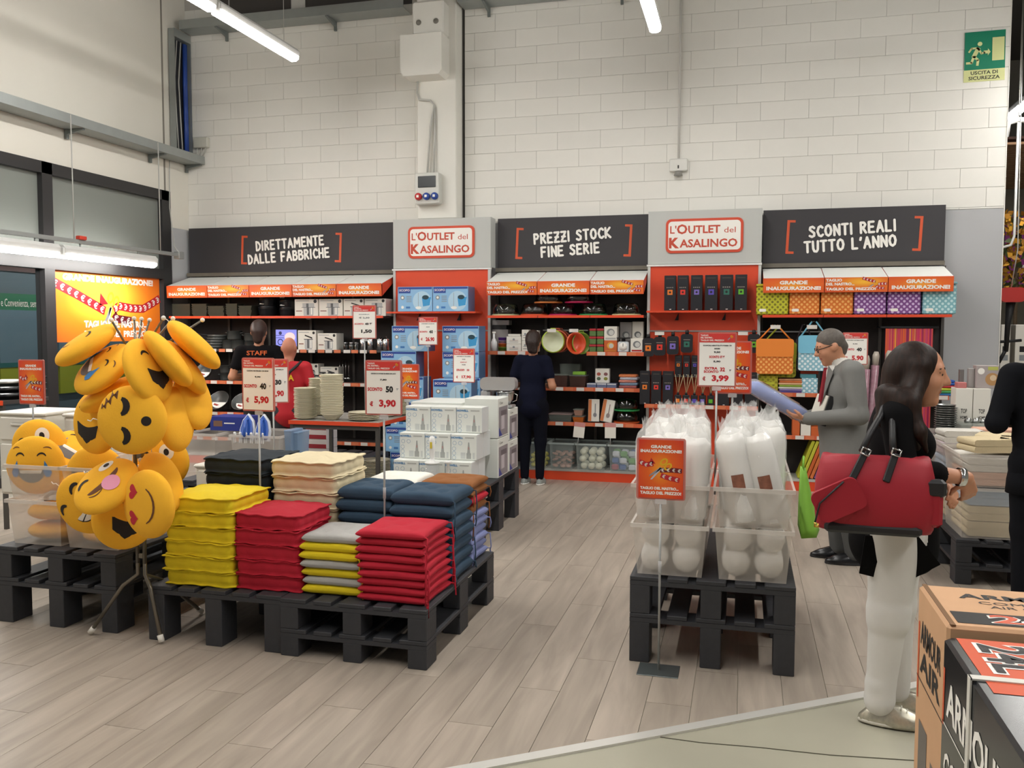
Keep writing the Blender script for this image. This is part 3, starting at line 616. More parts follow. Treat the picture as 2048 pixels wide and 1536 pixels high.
def pot_print(kind):
    def f(q, w, h):
        y = -.0012; disc(q, w*.38, h*.87, w*.07, PRINTK, y); rect(q, -w*.44, w*.12, h*.88, h*.91, PRINTG, y); rect(q, -w*.44, -w*.18, h*.28, h*.33, mat('print_brown', '7d4a3a', .5), y)
        SV = mat('print_silver', 'b5b6b4', .4); SD = mat('print_silver_dark', '55575a', .4)
        rect(q, -w*.12, w*.3, h*.1, h*.52, SV, y); disc(q, w*.09, h*.12, w*.21, SV, y-.0001, sx=1); rect(q, w*.02, w*.12, h*.08, h*.52, SD, y-.0003); rect(q, w*.2, w*.25, h*.1, h*.5, PRINTW, y-.0003)
        if kind == 0: rect(q, -w*.16, w*.34, h*.5, h*.76, SV, y-.0002); rect(q, w*.0, w*.1, h*.52, h*.74, SD, y-.0004); rect(q, -w*.2, w*.38, h*.5, h*.53, SD, y-.0005)
        else: rect(q, -w*.16, w*.34, h*.52, h*.56, SD, y-.0004); q.add([(-w*.12, y-.0005, h*.72), (w*.3, y-.0005, h*.56), (w*.3, y-.0005, h*.64), (-w*.1, y-.0005, h*.78)], [(0, 1, 2, 3)], PRINTK)
    return f
# -- section one, top shelf
ZT = 1.836
def baking_pan(w):
    m = MB(); h = .05; i = .02
    vs = [(-w/2+i, -w/2+i, 0), (w/2-i, -w/2+i, 0), (w/2-i, w/2-i, 0), (-w/2+i, w/2-i, 0), (-w/2, -w/2, h), (w/2, -w/2, h), (w/2, w/2, h), (-w/2, w/2, h), (-w/2+.008, -w/2+.008, h), (w/2-.008, -w/2+.008, h), (w/2-.008, w/2-.008, h), (-w/2+.008, w/2-.008, h), (-w/2+i+.004, -w/2+i+.004, .006), (w/2-i-.004, -w/2+i+.004, .006), (w/2-i-.004, w/2-i-.004, .006), (-w/2+i+.004, w/2-i-.004, .006)]
    fs = [(3, 2, 1, 0), (12, 13, 14, 15)]
    for k in range(4): j = (k+1) % 4; fs += [(k, j, 4+j, 4+k), (4+k, 4+j, 8+j, 8+k), (8+k, 8+j, 12+j, 12+k)]
    return m.add(vs, fs, mat('bakeware', '565549', .4, .2))
bp = {}
for si, (xa, xb, n, rz) in enumerate(((340, 381, 5, 0), (383, 414, 5, .06), (415, 449, 4, -.1), (451, 475, 5, 0), (476, 503, 4, .12))):
    a, b = px0(xa, 9.62), px0(xb, 9.62); w = b-a-.005
    for k in range(n):
        m = baking_pan(w).build('baking_pan', None, ((a+b)/2, 9.62+w/2+.01, ZT+.027*k), (0, 0, rz*(k % 2)*.5))
        tag(m, '%s square baking pan in %s nested stack along from window end' % (nth(n-1-k, n), ['first', 'second', 'third', 'fourth', 'fifth'][si]), 'baking pan', 'nested baking pans on the top shelf')
def roaster(label, x, y, z, w):
    t = thing('roasting_pot', label, 'pot', (x, y, z), group='black enamel roasters')
    MB().lathe([(0, 0), (.38, 0), (.46, .1), (.5, .42), (.52, .44), (.5, .46)], PANB, 24).build('body', t).scale = (w, w*.8, w*.42/.46)
    o = MB().lathe([(.5, 0), (.47, .1), (.3, .2), (.1, .23), (0, .23)], PANB, 24).build('lid', t, (0, 0, w*.42)); o.scale = (w, w*.8, w*.9)
    MB().box(-.03, .03, -.004, 0, -.008, .008, PRINTW).build('badge', t, (-.03, -w*.36, w*.62), (math.radians(-50), 0, 0))
for si, (xa, xb) in enumerate(((509, 547), (552, 586))):
    a, b = px0(xa, 9.66), px0(xb, 9.66); w = b-a
    for k in range(2): roaster('%s black enamel roaster of the pair %s' % (('lower', 'upper')[k], ('beside the baking pans', 'beside the white pot cartons')[si]), (a+b)/2, 9.66+w*.42, ZT+k*w*.40, w*.95)
for si, (xa, xb, kd) in enumerate(((590.5, 637, 0), (639, 686, 0), (688, 728, 1), (730, 772, 0))):
    carton('pot_carton', ['white pot carton next to black roasters on top shelf', 'white pot carton second from roasters on top shelf', 'white pressure cooker carton on top shelf', 'white pot carton at the tower end of top shelf'][si], 'carton', xa, xb, 9.6, .24, ZT, .205+.0*si, CARDW, pot_print(kd), 'pot cartons on the top shelf')
# -- second shelf
Z2 = 1.431
def saucepan(label, x, y, z, r, h, group, tilt=None, lbl=False, m=None):
    t = thing('cooking_pot', label, 'pot', (x, y, z), group=group)
    MB().lathe([(0, 0), (r*.9, 0), (r, h*.12), (r, h), (r*1.03, h), (r*1.03, h*1.02), (r*.96, h*1.02), (r*.95, h*.1), (0, h*.06)], m or PANG, 24).build('body', t)
    for sg in (-1, 1): MB().tube([(sg*r, -.025, h*.75), (sg*(r+.03), -.02, h*.8), (sg*(r+.03), .02, h*.8), (sg*r, .025, h*.75)], .006, m or PANG, 6).build('handle', t)
    return t
for k in range(5): 
    t = thing('frying_pan', '%s grey frying pan in tilted pile beside grey stockpots' % nth(4-k, 5), 'pan', (px0(424, 9.68)+.012*k, 9.74, Z2+.034*k), group='piled grey pans on second shelf')
    MB().lathe([(0, 0), (.1, 0), (.13, .04), (.133, .04), (.105, .004), (0, .004)], PANG, 24).build('pan', t); MB().tube([(-.12, -.03, .035), (-.28, -.05, .05)], .009, BLACK, 6).build('handle', t)
for k, (x, z) in enumerate(((453, 0), (471, 0), (463, .115), (494, 0), (494, .1))):
    saucepan('grey stockpot %s on second pan shelf' % ['beside the piled frying pans', 'in the middle of a group', 'balanced on two pots', 'lower of a pair', 'upper of a pair'][k], px0(x, 9.68), 9.76-.0*k, Z2+z, .092 if k < 3 else .075, .11 if k < 3 else .095, 'grey stockpots on second shelf')
t = thing('video_screen', 'small lit screen showing a dish on a blue hob', 'screen', (px0(573, 9.72), 9.72, Z2))
MB().box(-.15, .15, 0, .03, .03, .25, BLACK, .004).build('bezel', t); MB().box(-.06, .06, -.02, .06, 0, .03, BLACK).build('foot', t)
MB().box(-.142, .142, -.003, 0, .038, .242, mat('screen_blue', '8a90e8', .4, emit=.55)).build('display', t)
q = MB(); SK = mat('screen_dark', '2b2f6a', .4, emit=.1); disc(q, .05, .15, .06, mat('screen_dish', 'e6cfd0', .4, emit=.5), -.0035, sx=1.2); disc(q, -.08, .09, .04, SK, -.0035); disc(q, -.08, .09, .028, mat('screen_blue', '8a90e8', .4), -.0037); disc(q, -.08, .2, .022, SK, -.0035)
for z in (.14, .17): rect(q, -.14, -.03, z, z+.006, SK, -.0035)
q.build('print', t)
for si, (xa, xb, h) in enumerate(((596, 632, .235), (635.5, 673, .2))):
    carton('cooker_carton', ['taller white pressure cooker carton next to lit screen', 'shorter white pressure cooker carton next to glass jars'][si], 'carton', xa, xb, 9.6, .2, Z2, h, CARDW, pot_print(1), 'pressure cooker cartons')
CLG = clearmat('clear_glass', 'dfe6e4', .05, .08)
for k, x in enumerate((689, 700, 710)):
    t = thing('glass_jar', 'small glass jar with steel cap %s' % ['next to a cooker carton', 'between two other jars', 'next to a coffee pot'][k], 'jar', (px0(x, 9.62), 9.66, Z2), group='glass jars on second shelf')
    MB().lathe([(0, 0), (.028, 0), (.03, .01), (.03, .06), (.022, .075)], CLG, 16).build('body', t); MB().lathe([(0, .075), (.024, .075), (.024, .092), (0, .092)], CHROME, 16).build('cap', t)
for k, x in enumerate((722, 737, 756, 768)):
    t = thing('coffee_pot', 'polished steel coffee pot %s' % ['beside the small glass jars', 'second along from the glass jars', 'third along from the glass jars', 'beside the blue mop cartons'][k], 'coffee pot', (px0(x, 9.64), 9.7, Z2), group='steel coffee pots')
    MB().lathe([(0, 0), (.045, 0), (.035, .07), (.04, .13), (.03, .14), (.008, .15), (.008, .165), (0, .168)], CHROME, 16).build('body', t); MB().tube([(.036, 0, .12), (.07, 0, .11), (.065, 0, .05)], .006, BLACK, 6).build('handle', t)
# -- third shelf
Z3 = 1.036
def label_pan(label, x, y, z, r, tilt, group):
    t = thing('frying_pan', label, 'pan', (x, y, z+r*1.02*math.sin(tilt)), group=group, rot=(tilt, 0, 0))
    MB().lathe([(0, 0), (r*.8, 0), (r, .05), (r*1.02, .052), (r*.98, .054), (r*.79, .006), (0, .006)], PANG, 28).build('pan', t); MB().lathe([(r*.985, .053), (r*1.025, .053), (r*1.025, .057), (r*.985, .057)], STEEL, 28, ring=True).build('rim', t)
    q = MB(); n = 20; q.add([(r*.7*math.cos(math.pi+math.pi*k/n), r*.7*math.sin(math.pi+math.pi*k/n)*.9, .009) for k in range(n+1)], [tuple(range(n+1))], PRINTW); q.add([(-r*.45, -r*.12, .0095), (r*.1, -r*.3, .0095), (-r*.1, -r*.42, .0095), (-r*.5, -r*.3, .0095)], [(0, 1, 2, 3)], mat('label_red', '9c3a30', .5)); q.build('print', t)
label_pan('grey frying pan with white label propped beside stacked grey pots', px0(418, 9.7), 9.62, Z3+.005, .105, math.radians(62), 'labelled pans')
for si, x in enumerate((444, 466.5)):
    for k in range(2): saucepan('%s grey pot of the pair %s' % (('lower', 'upper')[k], ('beside the labelled pan', 'one along from the labelled pan')[si]), px0(x, 9.66), 9.74, Z3+.094*k, .07, .092, 'grey pots on third shelf')
for si, (xa, xb, h) in enumerate(((600, 636, .22), (640, 676, .185))):
    carton('cooker_carton', ['taller white carton behind polished cookers', 'shorter white carton behind polished cookers'][si], 'carton', xa, xb, 9.74, .16, Z3, h, CARDW, pot_print(1), 'cooker cartons on third shelf')
for k, x in enumerate((605, 618, 643, 660)):
    t = thing('steel_cooker', 'polished steel cooker pot %s' % ['at the red shirt end of third shelf', 'second from the red shirt', 'third from the red shirt', 'fourth from the red shirt'][k], 'pot', (px0(x, 9.6), 9.64, Z3), group='polished cooker pots')
    MB().lathe([(0, 0), (.05, 0), (.06, .02), (.06, .09), (.05, .105), (0, .112)], CHROME, 20).build('body', t); MB().box(-.05, .03, -.012, .012, .112, .128, BLACK, .004).build('lid_handle', t); MB().box(.055, .1, -.01, .01, .07, .09, BLACK, .003).build('side_handle', t)
for k in range(4):
    t = thing('ladle', 'curved steel ladle hanging %s' % ['beside a cooker carton', 'second from the carton', 'third from the carton', 'fourth from the carton'][k], 'ladle', (px0(679+6*k, 9.8), 9.8, 1.3), group='hanging ladles')
    MB().tube([(0, .13, .0), (0, 0, 0), (0, 0, -.2)], .004, CHROME, 6).build('shaft', t); MB().lathe([(0, -.03), (.018, -.02), (.024, 0), (.02, 0), (0, -.024)], CHROME, 14).build('bowl', t, (0, 0, -.21))
# -- fourth shelf
for k, (x, r) in enumerate(((402, .12), (443, .14), (490, .13))):
    label_pan('large frying pan with white label leaning %s on fourth shelf' % ['near the yellow cushions', 'in the middle', 'behind a price card'][k], px0(x, 9.7), 9.64, .652, r, math.radians(48), 'large labelled pans')
# -- tower one: spin mop cartons
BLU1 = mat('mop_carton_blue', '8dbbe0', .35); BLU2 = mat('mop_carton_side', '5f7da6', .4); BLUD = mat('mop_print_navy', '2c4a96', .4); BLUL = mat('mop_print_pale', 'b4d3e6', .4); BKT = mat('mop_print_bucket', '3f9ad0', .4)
def mop_print(q, w, h):
    y = -.0012; rect(q, -w*.48, w*.48, h*.9, h*.985, BLUD, y); rect(q, -w*.47, -w*.13, h*.74, h*.92, BLUD, y-.0002); q.text('SCOPO', mat('mop_print_title', 'e9d9dc', .5), -w*.3, h*.86, h*.09, y-.0006, w=w*.3, bold=.03)
    disc(q, w*.2, h*.42, h*.4, BLUL, y-.0001, 24); disc(q, -w*.36, h*.56, h*.09, PRINTG, y-.0003); disc(q, -w*.36, h*.56, h*.05, PRINTW, y-.0004)
    for k in range(4): rect(q, -w*.25, -w*.1, h*(.6-.07*k), h*(.625-.07*k), PRINTG, y-.0003)
    disc(q, -w*.36, h*.17, h*.06, PRINTW, y-.0003); rect(q, -w*.26, -w*.14, h*.12, h*.2, PRINTB, y-.0003)
    q.add([(w*.2, y-.0005, h*.55), (w*.46, y-.0005, h*.58), (w*.42, y-.0005, h*.25), (w*.23, y-.0005, h*.2)], [(3, 2, 1, 0)], BKT); disc(q, w*.3, h*.57, h*.09, mat('mop_print_dark', '24424e', .4), y-.0006, sx=1.6)
    rect(q, w*.09, w*.1, h*.2, h*.75, PRINTG, y-.0006); disc(q, w*.1, h*.15, h*.06, PRINTW, y-.0006, sx=2.2)
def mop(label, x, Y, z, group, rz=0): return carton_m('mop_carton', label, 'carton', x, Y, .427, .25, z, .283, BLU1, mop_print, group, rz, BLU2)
xk = (px0(793.5, 9.5)+px0(868, 9.5))/2
mop('blue spin mop carton on tower shelf next to the pot cartons', xk, 9.5, 1.886, 'mop cartons on the shelf'); mop('blue spin mop carton on tower shelf next to the cake domes', xk+.43, 9.5, 1.886, 'mop cartons on the shelf')
for k in range(6):
    n = nth(5-k, 6); dx = [.04, -.02, .05, .02, -.075, .075][k]
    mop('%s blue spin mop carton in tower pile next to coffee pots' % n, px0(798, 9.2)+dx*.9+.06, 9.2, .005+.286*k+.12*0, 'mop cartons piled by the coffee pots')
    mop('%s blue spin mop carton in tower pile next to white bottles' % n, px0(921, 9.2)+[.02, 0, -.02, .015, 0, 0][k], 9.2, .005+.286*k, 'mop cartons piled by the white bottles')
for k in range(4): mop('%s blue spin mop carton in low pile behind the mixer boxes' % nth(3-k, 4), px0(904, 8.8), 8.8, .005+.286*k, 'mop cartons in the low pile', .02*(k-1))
# -- section two, top shelf: cake domes
DOME = clearmat('clear_dome', 'eef2ee', .08, .05)
def dome(label, x, y, z, col, group='cake domes', r=.155, h=.135):
    t = thing('cake_dome', label, 'cake dome', (x, y, z), group=group)
    MB().lathe([(0, 0), (r, 0), (r*1.04, .008), (r*1.02, .016), (0, .016)], mat('dome_base_'+col, col, .4), 28).build('plate', t)
    MB().lathe([(r*.96, .016), (r*.93, h*.55), (r*.82, h*.95), (r*.7, h), (0, h)], DOME, 28).build('cover', t); MB().lathe([(0, h-.002), (.03, h), (.03, h+.004), (0, h+.004)], DOME, 14).build('knob', t)
for k, (x, c, d) in enumerate(((1011, 'd9d3a6', 'cream based cake dome next to the tower'), (1068, 'de5a35', 'red orange based cake dome'), (1125, 'c4265e', 'magenta based cake dome in bottom row'), (1186, '2f9a55', 'green based cake dome on top shelf'), (1252, 'dccf9c', 'cream based cake dome next to black boxes'))):
    dome('clear '+d, px0(x, 9.7), 9.71, ZT, c)
dome('clear orange based cake dome stacked on two others', px0(1096, 9.7), 9.71, ZT+.14, 'd98242'); dome('clear magenta based cake dome stacked on two others', px0(1157, 9.7), 9.71, ZT+.14, 'c4265e')
# -- second shelf, left and right ends
t = thing('spray_bottle', 'white plastic dispenser bottle at the tower end of shelf', 'bottle', (px0(987, 9.6), 9.62, Z2))
MB().lathe([(0, 0), (.035, 0), (.036, .1), (.02, .14), (.012, .15), (.012, .2), (0, .205)], mat('bottle_white', 'e6e6e6', .4), 18).build('body', t); MB().box(-.02, .02, -.008, .008, .205, .225, PRINTW, .003).build('nozzle', t)
for k, (c, z, h, r) in enumerate((('6f8f35', 0, .05, .05), ('d0622c', .05, .04, .048), ('9a8aa0', .09, .035, .046), ('5c2b8a', .125, .035, .048))):
    single(MB().lathe([(0, 0), (r*.9, 0), (r, h*.85), (r*1.04, h*.86), (r*1.04, h-.001), (0, h-.001)], mat('tub_'+c, c, .4), 20), 'food_tub', '%s plastic food tub in small stack by white bottle' % ['green', 'orange', 'lilac', 'purple'][k], 'tub', (px0(1002, 9.62), 9.68, Z2+z), group='stacked food tubs')
def lines_print(*cols):
    def f(q, w, h):
        y = -.0012
        for k, c in enumerate(cols): rect(q, -w*.3, w*.3, h*(.25+.2*k), h*(.3+.2*k), mat('line_'+c, c, .5), y)
        disc(q, 0, h*.6, min(w, h)*.16, PRINTG, y)
    return f
carton('storage_box', 'grey storage box behind the stacked tubs', 'box', 984, 1016, 9.8, .14, Z2, .25, CARDG, None); carton('storage_box', 'black storage box on top of grey box', 'box', 985, 1013, 9.8, .13, Z2+.251, .05, BLACK, None); carton('storage_box', 'pale grey storage box topmost under the dome shelf', 'box', 984, 1018, 9.8, .13, Z2+.302, .055, mat('carton_pale', 'aba9a8', .6), None)
for k in range(2): carton('white_box', '%s low white box beside the stacked tubs' % ('lower', 'upper')[k], 'box', 1013, 1042, 9.6, .16, Z2+.086*k, .084, CARDW, lines_print('7a7a78', '93605a'), 'low white boxes')
carton('white_lid_box', 'shallow white lid box lying on the low white boxes', 'box', 1016, 1040, 9.61, .14, Z2+.173, .025, CARDW)
for k in range(2): carton('tall_white_box', '%s slim white box beside low white boxes' % ('lower', 'upper')[k], 'box', 1043.5, 1057, 9.6, .1, Z2+.125*k, .123, CARDW, lines_print('6a6a6a', '8a8a86'), 'slim white boxes')
carton('tall_white_box', 'slim white box just behind the navy figure', 'box', 1062, 1076, 9.6, .1, Z2, .24, CARDW, lines_print('6a6a6a'))
# hanging colanders
def colander(label, x, y, z, r, c1, c2, rx, rz, group):
    t = thing('colander', label, 'colander', (x, y, z), group=group, rot=(rx, 0, rz))
    MB().lathe([(0, .09), (r*.5, .085), (r*.85, .05), (r, 0), (r*1.06, 0), (r*1.06, -.006), (r*.98, -.006), (r*.8, .046), (r*.45, .078), (0, .083)], mat('colander_'+c1, c1, .35), 28).build('bowl', t)
    MB().lathe([(r*.97, -.007), (r*1.07, -.007), (r*1.07, .002), (r*.97, .002)], mat('colander_'+c2, c2, .35), 28, ring=True).build('rim', t); MB().tube([(-.03, -r*1.04, 0), (-.025, -r*1.2, 0), (.025, -r*1.2, 0), (.03, -r*1.04, 0)], .006, mat('colander_'+c2, c2, .35), 6).build('loop_handle', t)
HR = MB().box(px0(1085, 9.9), px0(1175, 9.9), 9.92, 9.94, 1.665, 1.68, STEEL).build('hook_rail', bpy.data.objects['shelving_unit.001'])
for k, (x, Y, c1, c2, d) in enumerate(((1106, 9.5, 'd9ddc0', 'a8bf3a', 'white and lime'), (1114, 9.59, 'a04a2a', 'c25a34', 'brown orange'), (1120, 9.68, '7a3322', '93402a', 'dark brown'))):
    colander('%s round colander hanging in front of the shelf' % d, px0(x, Y), Y, 1.55, .12, c1, c2, math.radians(-97), .25, 'colanders on first hook')
for k, (x, Y, c1, c2, d) in enumerate(((1152, 9.5, 'd8502c', 'e06038', 'bright orange'), (1163, 9.6, '7f9a3a', '8aa83c', 'olive green'))):
    colander('%s oval colander hanging in front of the shelf' % d, px0(x, Y), Y, 1.53, .115, c1, c2, math.radians(-95), .7, 'colanders on second hook')
for x, a in ((1104, 'lime'), (1148, 'orange')):
    t = thing('hook_price_tag', 'white price tag on the hook above %s colander' % a, 'price tag', (px0(x, 9.48), 9.455, 1.67)); MB().box(-.05, .05, -.003, 0, -.018, .018, TAGW).build('card', t); MB().tube([(0, 0, 0), (0, .44, 0)], .004, STEEL, 6).build('hook', t)
# right end
RED = mat('lid_red', 'b0323a', .4); GRNJ = mat('jar_green', '5f7d4a', .3)
for i in range(2):
    for j in range(3):
        t = thing('storage_jar', 'small green glass jar with red lid, %s row, %s column' % (['lowest', 'middle', 'upper'][j], ['strawberry end', 'picture box end'][i]), 'jar', (px0(1185+15*i, 9.6), 9.64, Z2+.088*j), group='red lidded jars')
        MB().box(-.037, .037, -.037, .037, 0, .06, GRNJ, .006).build('body', t); MB().box(-.039, .039, -.039, .039, .06, .086, RED, .006).build('lid', t)
def pic_print(c1, c2):
    def f(q, w, h): rect(q, -w*.4, w*.4, h*.08, h*.2, mat('band_'+c2, c2, .5), -.0012); disc(q, 0, h*.58, min(w, h)*.28, mat('pic_'+c1, c1, .5), -.0014, sx=1.1); disc(q, w*.05, h*.56, min(w, h)*.2, mat('pic_pale', 'c9c9c4', .5), -.0016)
    return f
carton('picture_box', 'orange printed box under the white round gadget box', 'box', 1208, 1234, 9.6, .15, Z2, .13, mat('box_orange', 'c9602c', .5), pic_print('e0a03a', 'd08030')); carton('picture_box', 'white box with round gadget picture on orange box', 'box', 1208, 1234, 9.6, .15, Z2+.131, .155, CARDW, pic_print('8a8c8a', 'b0b0ac'))
t = thing('kitchen_scale', 'white kitchen scale with round dial', 'scale', (px0(1246, 9.58), 9.62, Z2))
MB().box(-.06, .06, -.04, .04, 0, .12, mat('scale_body', 'd5dade', .4), .012).build('body', t); MB().lathe([(0, 0), (.045, 0), (.045, .004), (0, .004)], PRINTW, 20).build('dial', t, (0, -.04, .065), (math.pi/2, 0, 0)); MB().box(-.003, .003, -.0455, -.044, .065, .1, PRINTK).build('needle', t); MB().lathe([(0, 0), (.02, 0), (.02, .03), (.075, .034), (.08, .045), (0, .04)], BLACK, 20).build('pan', t, (0, 0, .12))
carton('appliance_box', 'white box with red band beside kitchen scale', 'box', 1261, 1286, 9.6, .14, Z2, .155, CARDW, pic_print('77797a', 'b02a26')); carton('appliance_box', 'grey white box standing above kitchen scale', 'box', 1239.5, 1263, 9.75, .14, Z2+.0, .335, CARDG, pic_print('6a6c6d', 'a8a8a4')); carton('appliance_box', 'white box standing above the red banded box', 'box', 1264, 1286, 9.75, .14, Z2+0, .34, CARDW, pic_print('6a6c6d', 'b02a26'))
# third and fourth shelves
CLD = mat('smoked_clear_box', '9aa39a', .12, alpha=.35)
def tub(label, xa, xb, Y, dep, z, h, m, lid, group=None, cat='container'):
    a, b = px0(xa, Y), px0(xb, Y); w = b-a; t = thing('food_container', label, cat, ((a+b)/2, Y+dep/2, z), group=group)
    i = .012; MB().add([(-w/2+i, -dep/2+i, 0), (w/2-i, -dep/2+i, 0), (w/2-i, dep/2-i, 0), (-w/2+i, dep/2-i, 0), (-w/2, -dep/2, h), (w/2, -dep/2, h), (w/2, dep/2, h), (-w/2, dep/2, h)], [(3, 2, 1, 0), (0, 1, 5, 4), (1, 2, 6, 5), (2, 3, 7, 6), (3, 0, 4, 7)], m).build('tub', t)
    MB().box(-w/2-.004, w/2+.004, -dep/2-.004, dep/2+.004, h, h+.014, lid, .004).build('lid', t); return t
tub('clear brown container with pale lid beside the navy figure', 1102, 1135, 9.6, .2, Z3, .13, mat('brown_clear', '5a3f38', .2, alpha=.6), CLD); tub('clear brown container with green and white card', 1139, 1172, 9.6, .2, Z3, .125, mat('brown_clear', '5a3f38', .2, alpha=.6), CLD)
single(MB().box(-.07, .07, 0, .1, 0, .035, mat('green_card', '86b83e', .5), .003), 'green_pack', 'green and white flat pack lying on clear brown container', 'pack', (px0(1157, 9.62), 9.65, Z3+.14))
tub('upper clear container behind the green pack', 1120, 1160, 9.82, .12, Z3, .24, CLD, CLD)
carton('card_display', 'white card display with small colour pictures', 'box', 1191, 1219, 9.66, .08, Z3+.052, .16, CARDW, lambda q, w, h: [disc(q, sx*w*.25, h*(.3+.32*j), w*.12, mat('dot_'+c, c, .5), -.0012, sx=1.2) for (sx, j, c) in ((-1, 0, '5a6a52'), (1, 0, '8a8a3a'), (-1, 1, 'b05a4a'), (1, 1, '8a5a5a'))])
for k in range(3): carton('patterned_box', 'flat blue and white patterned box %s' % ['beside the clear containers', 'under the card display', 'beside the napkin packs'][k], 'box', 1174+20*k, 1193+20*k, 9.6, .16, Z3, .05, mat('pattern_blue', '6a7290', .5, noise=.6, nscale=90), lambda q, w, h: rect(q, -w*.48, w*.48, h*.8, h*.96, PRINTW, -.0012), 'flat patterned boxes')
for k in range(5): single(MB().box(-.1, .1, 0, .16, 0, .03, mat('napkin_'+['a85a5a', '7a90a8', 'c07a6a', 'b0b4c0', 'd07a4a'][k], ['a85a5a', '7a90a8', 'c07a6a', 'b0b4c0', 'd07a4a'][k], .5, noise=.4, nscale=60), .008), 'napkin_pack', '%s shiny napkin pack in the pile beside black boxes' % nth(4-k, 5), 'pack', (px0(1256, 9.62)+.01*(k % 2), 9.62, Z3+.0305*k), (0, 0, .05*(k % 3-1)), 'napkin packs')
tub('wide smoked container low on shelf beside the navy figure', 1098, 1144, 9.58, .22, .646, .08, CLD, mat('lid_greyred', '8d7a76', .4)); tub('orange bottomed container on low shelf', 1146, 1168, 9.58, .16, .646, .06, mat('orange_clear', 'd8742e', .3, alpha=.8), CLD); tub('clear container with pale contents on orange one', 1148, 1166, 9.59, .12, .722, .06, mat('peach_clear', 'c79a86', .3, alpha=.6), CLD)
for k, (xa, xb, rz) in enumerate(((1177, 1199, .05), (1200, 1224, -.16))):
    def spoonp(q, w, h):
        rect(q, -w*.48, -w*.2, h*.02, h*.98, mat('card_orange', 'cf7840', .5), -.0012); disc(q, w*.12, h*.3, w*.2, CHROME, -.003, sx=.8); rect(q, w*.1, w*.18, h*.4, h*.8, CHROME, -.003)
    t = carton('spoon_pack', ['upright white and orange card with steel spoon', 'leaning white and orange card with steel spoon'][k], 'spoon pack', xa, xb, 9.6, .03, .66, .25, CARDW, spoonp, 'carded spoons'); t.rotation_euler = (math.radians(-8), [0, math.radians(8)][k], rz)
dome('clear orange based cake dome on low shelf', px0(1254, 9.68), 9.7, .647, 'd9602f', 'low cake domes', .14, .13); dome('clear green based cake dome stacked on low shelf', px0(1254, 9.68), 9.7, .647+.136, '2f9a55', 'low cake domes', .14, .13)
# bins on the base deck
BIN = mat('clear_bin', 'c8d4d0', .2, alpha=.24); BINRIM = mat('clear_bin_rim', 'c8d4d0', .2, alpha=.5)
def bin_geo(t, w, d, h, tap=.02, m=BIN, rim=BINRIM, th=.004):
    b = MB()
    def shell(o):
        i = tap+o; return [(-w/2+i, -d/2+i), (w/2-i, -d/2+i), (w/2-i, d/2-i), (-w/2+i, d/2-i)], [(-w/2+o, -d/2+o), (w/2-o, -d/2+o), (w/2-o, d/2-o), (-w/2+o, d/2-o)]
    lo, hi = shell(0); vs = [(x, y, 0) for x, y in lo]+[(x, y, h) for x, y in hi]
    b.add(vs, [(3, 2, 1, 0), (0, 1, 5, 4), (1, 2, 6, 5), (2, 3, 7, 6), (3, 0, 4, 7)], m); b.build('tub', t)
    r = MB(); o = [(-w/2-.012, -d/2-.012), (w/2+.012, -d/2-.012), (w/2+.012, d/2+.012), (-w/2-.012, d/2+.012)]; n = hi
    vs = [(x, y, h) for x, y in n]+[(x, y, h) for x, y in o]+[(x, y, h-.02) for x, y in o]; fs = []
    for k in range(4): j = (k+1) % 4; fs += [(k, 4+k, 4+j, j), (4+k, 8+k, 8+j, 4+j)]
    r.add(vs, fs, rim); r.build('rim', t)
def ball(mb, c, r, m, sq=1, n=10): mb.lathe([(r*math.sin(math.pi*k/n), -r*sq*math.cos(math.pi*k/n)) for k in range(n+1)], m, 14, c)
binspec = ((1050, 1092, 'yellow round pads', 'c9c04a', 'pad', 'yellow'), (1095, 1146, 'wrapped pink brown dishes', 'b08878', 'lid', 'pink brown'), (1148, 1211, 'white balls of twine', 'd9d8c2', 'ball', 'white'), (1214, 1275, 'coloured plastic goods', '8a93b8', 'pack', 'mixed'))
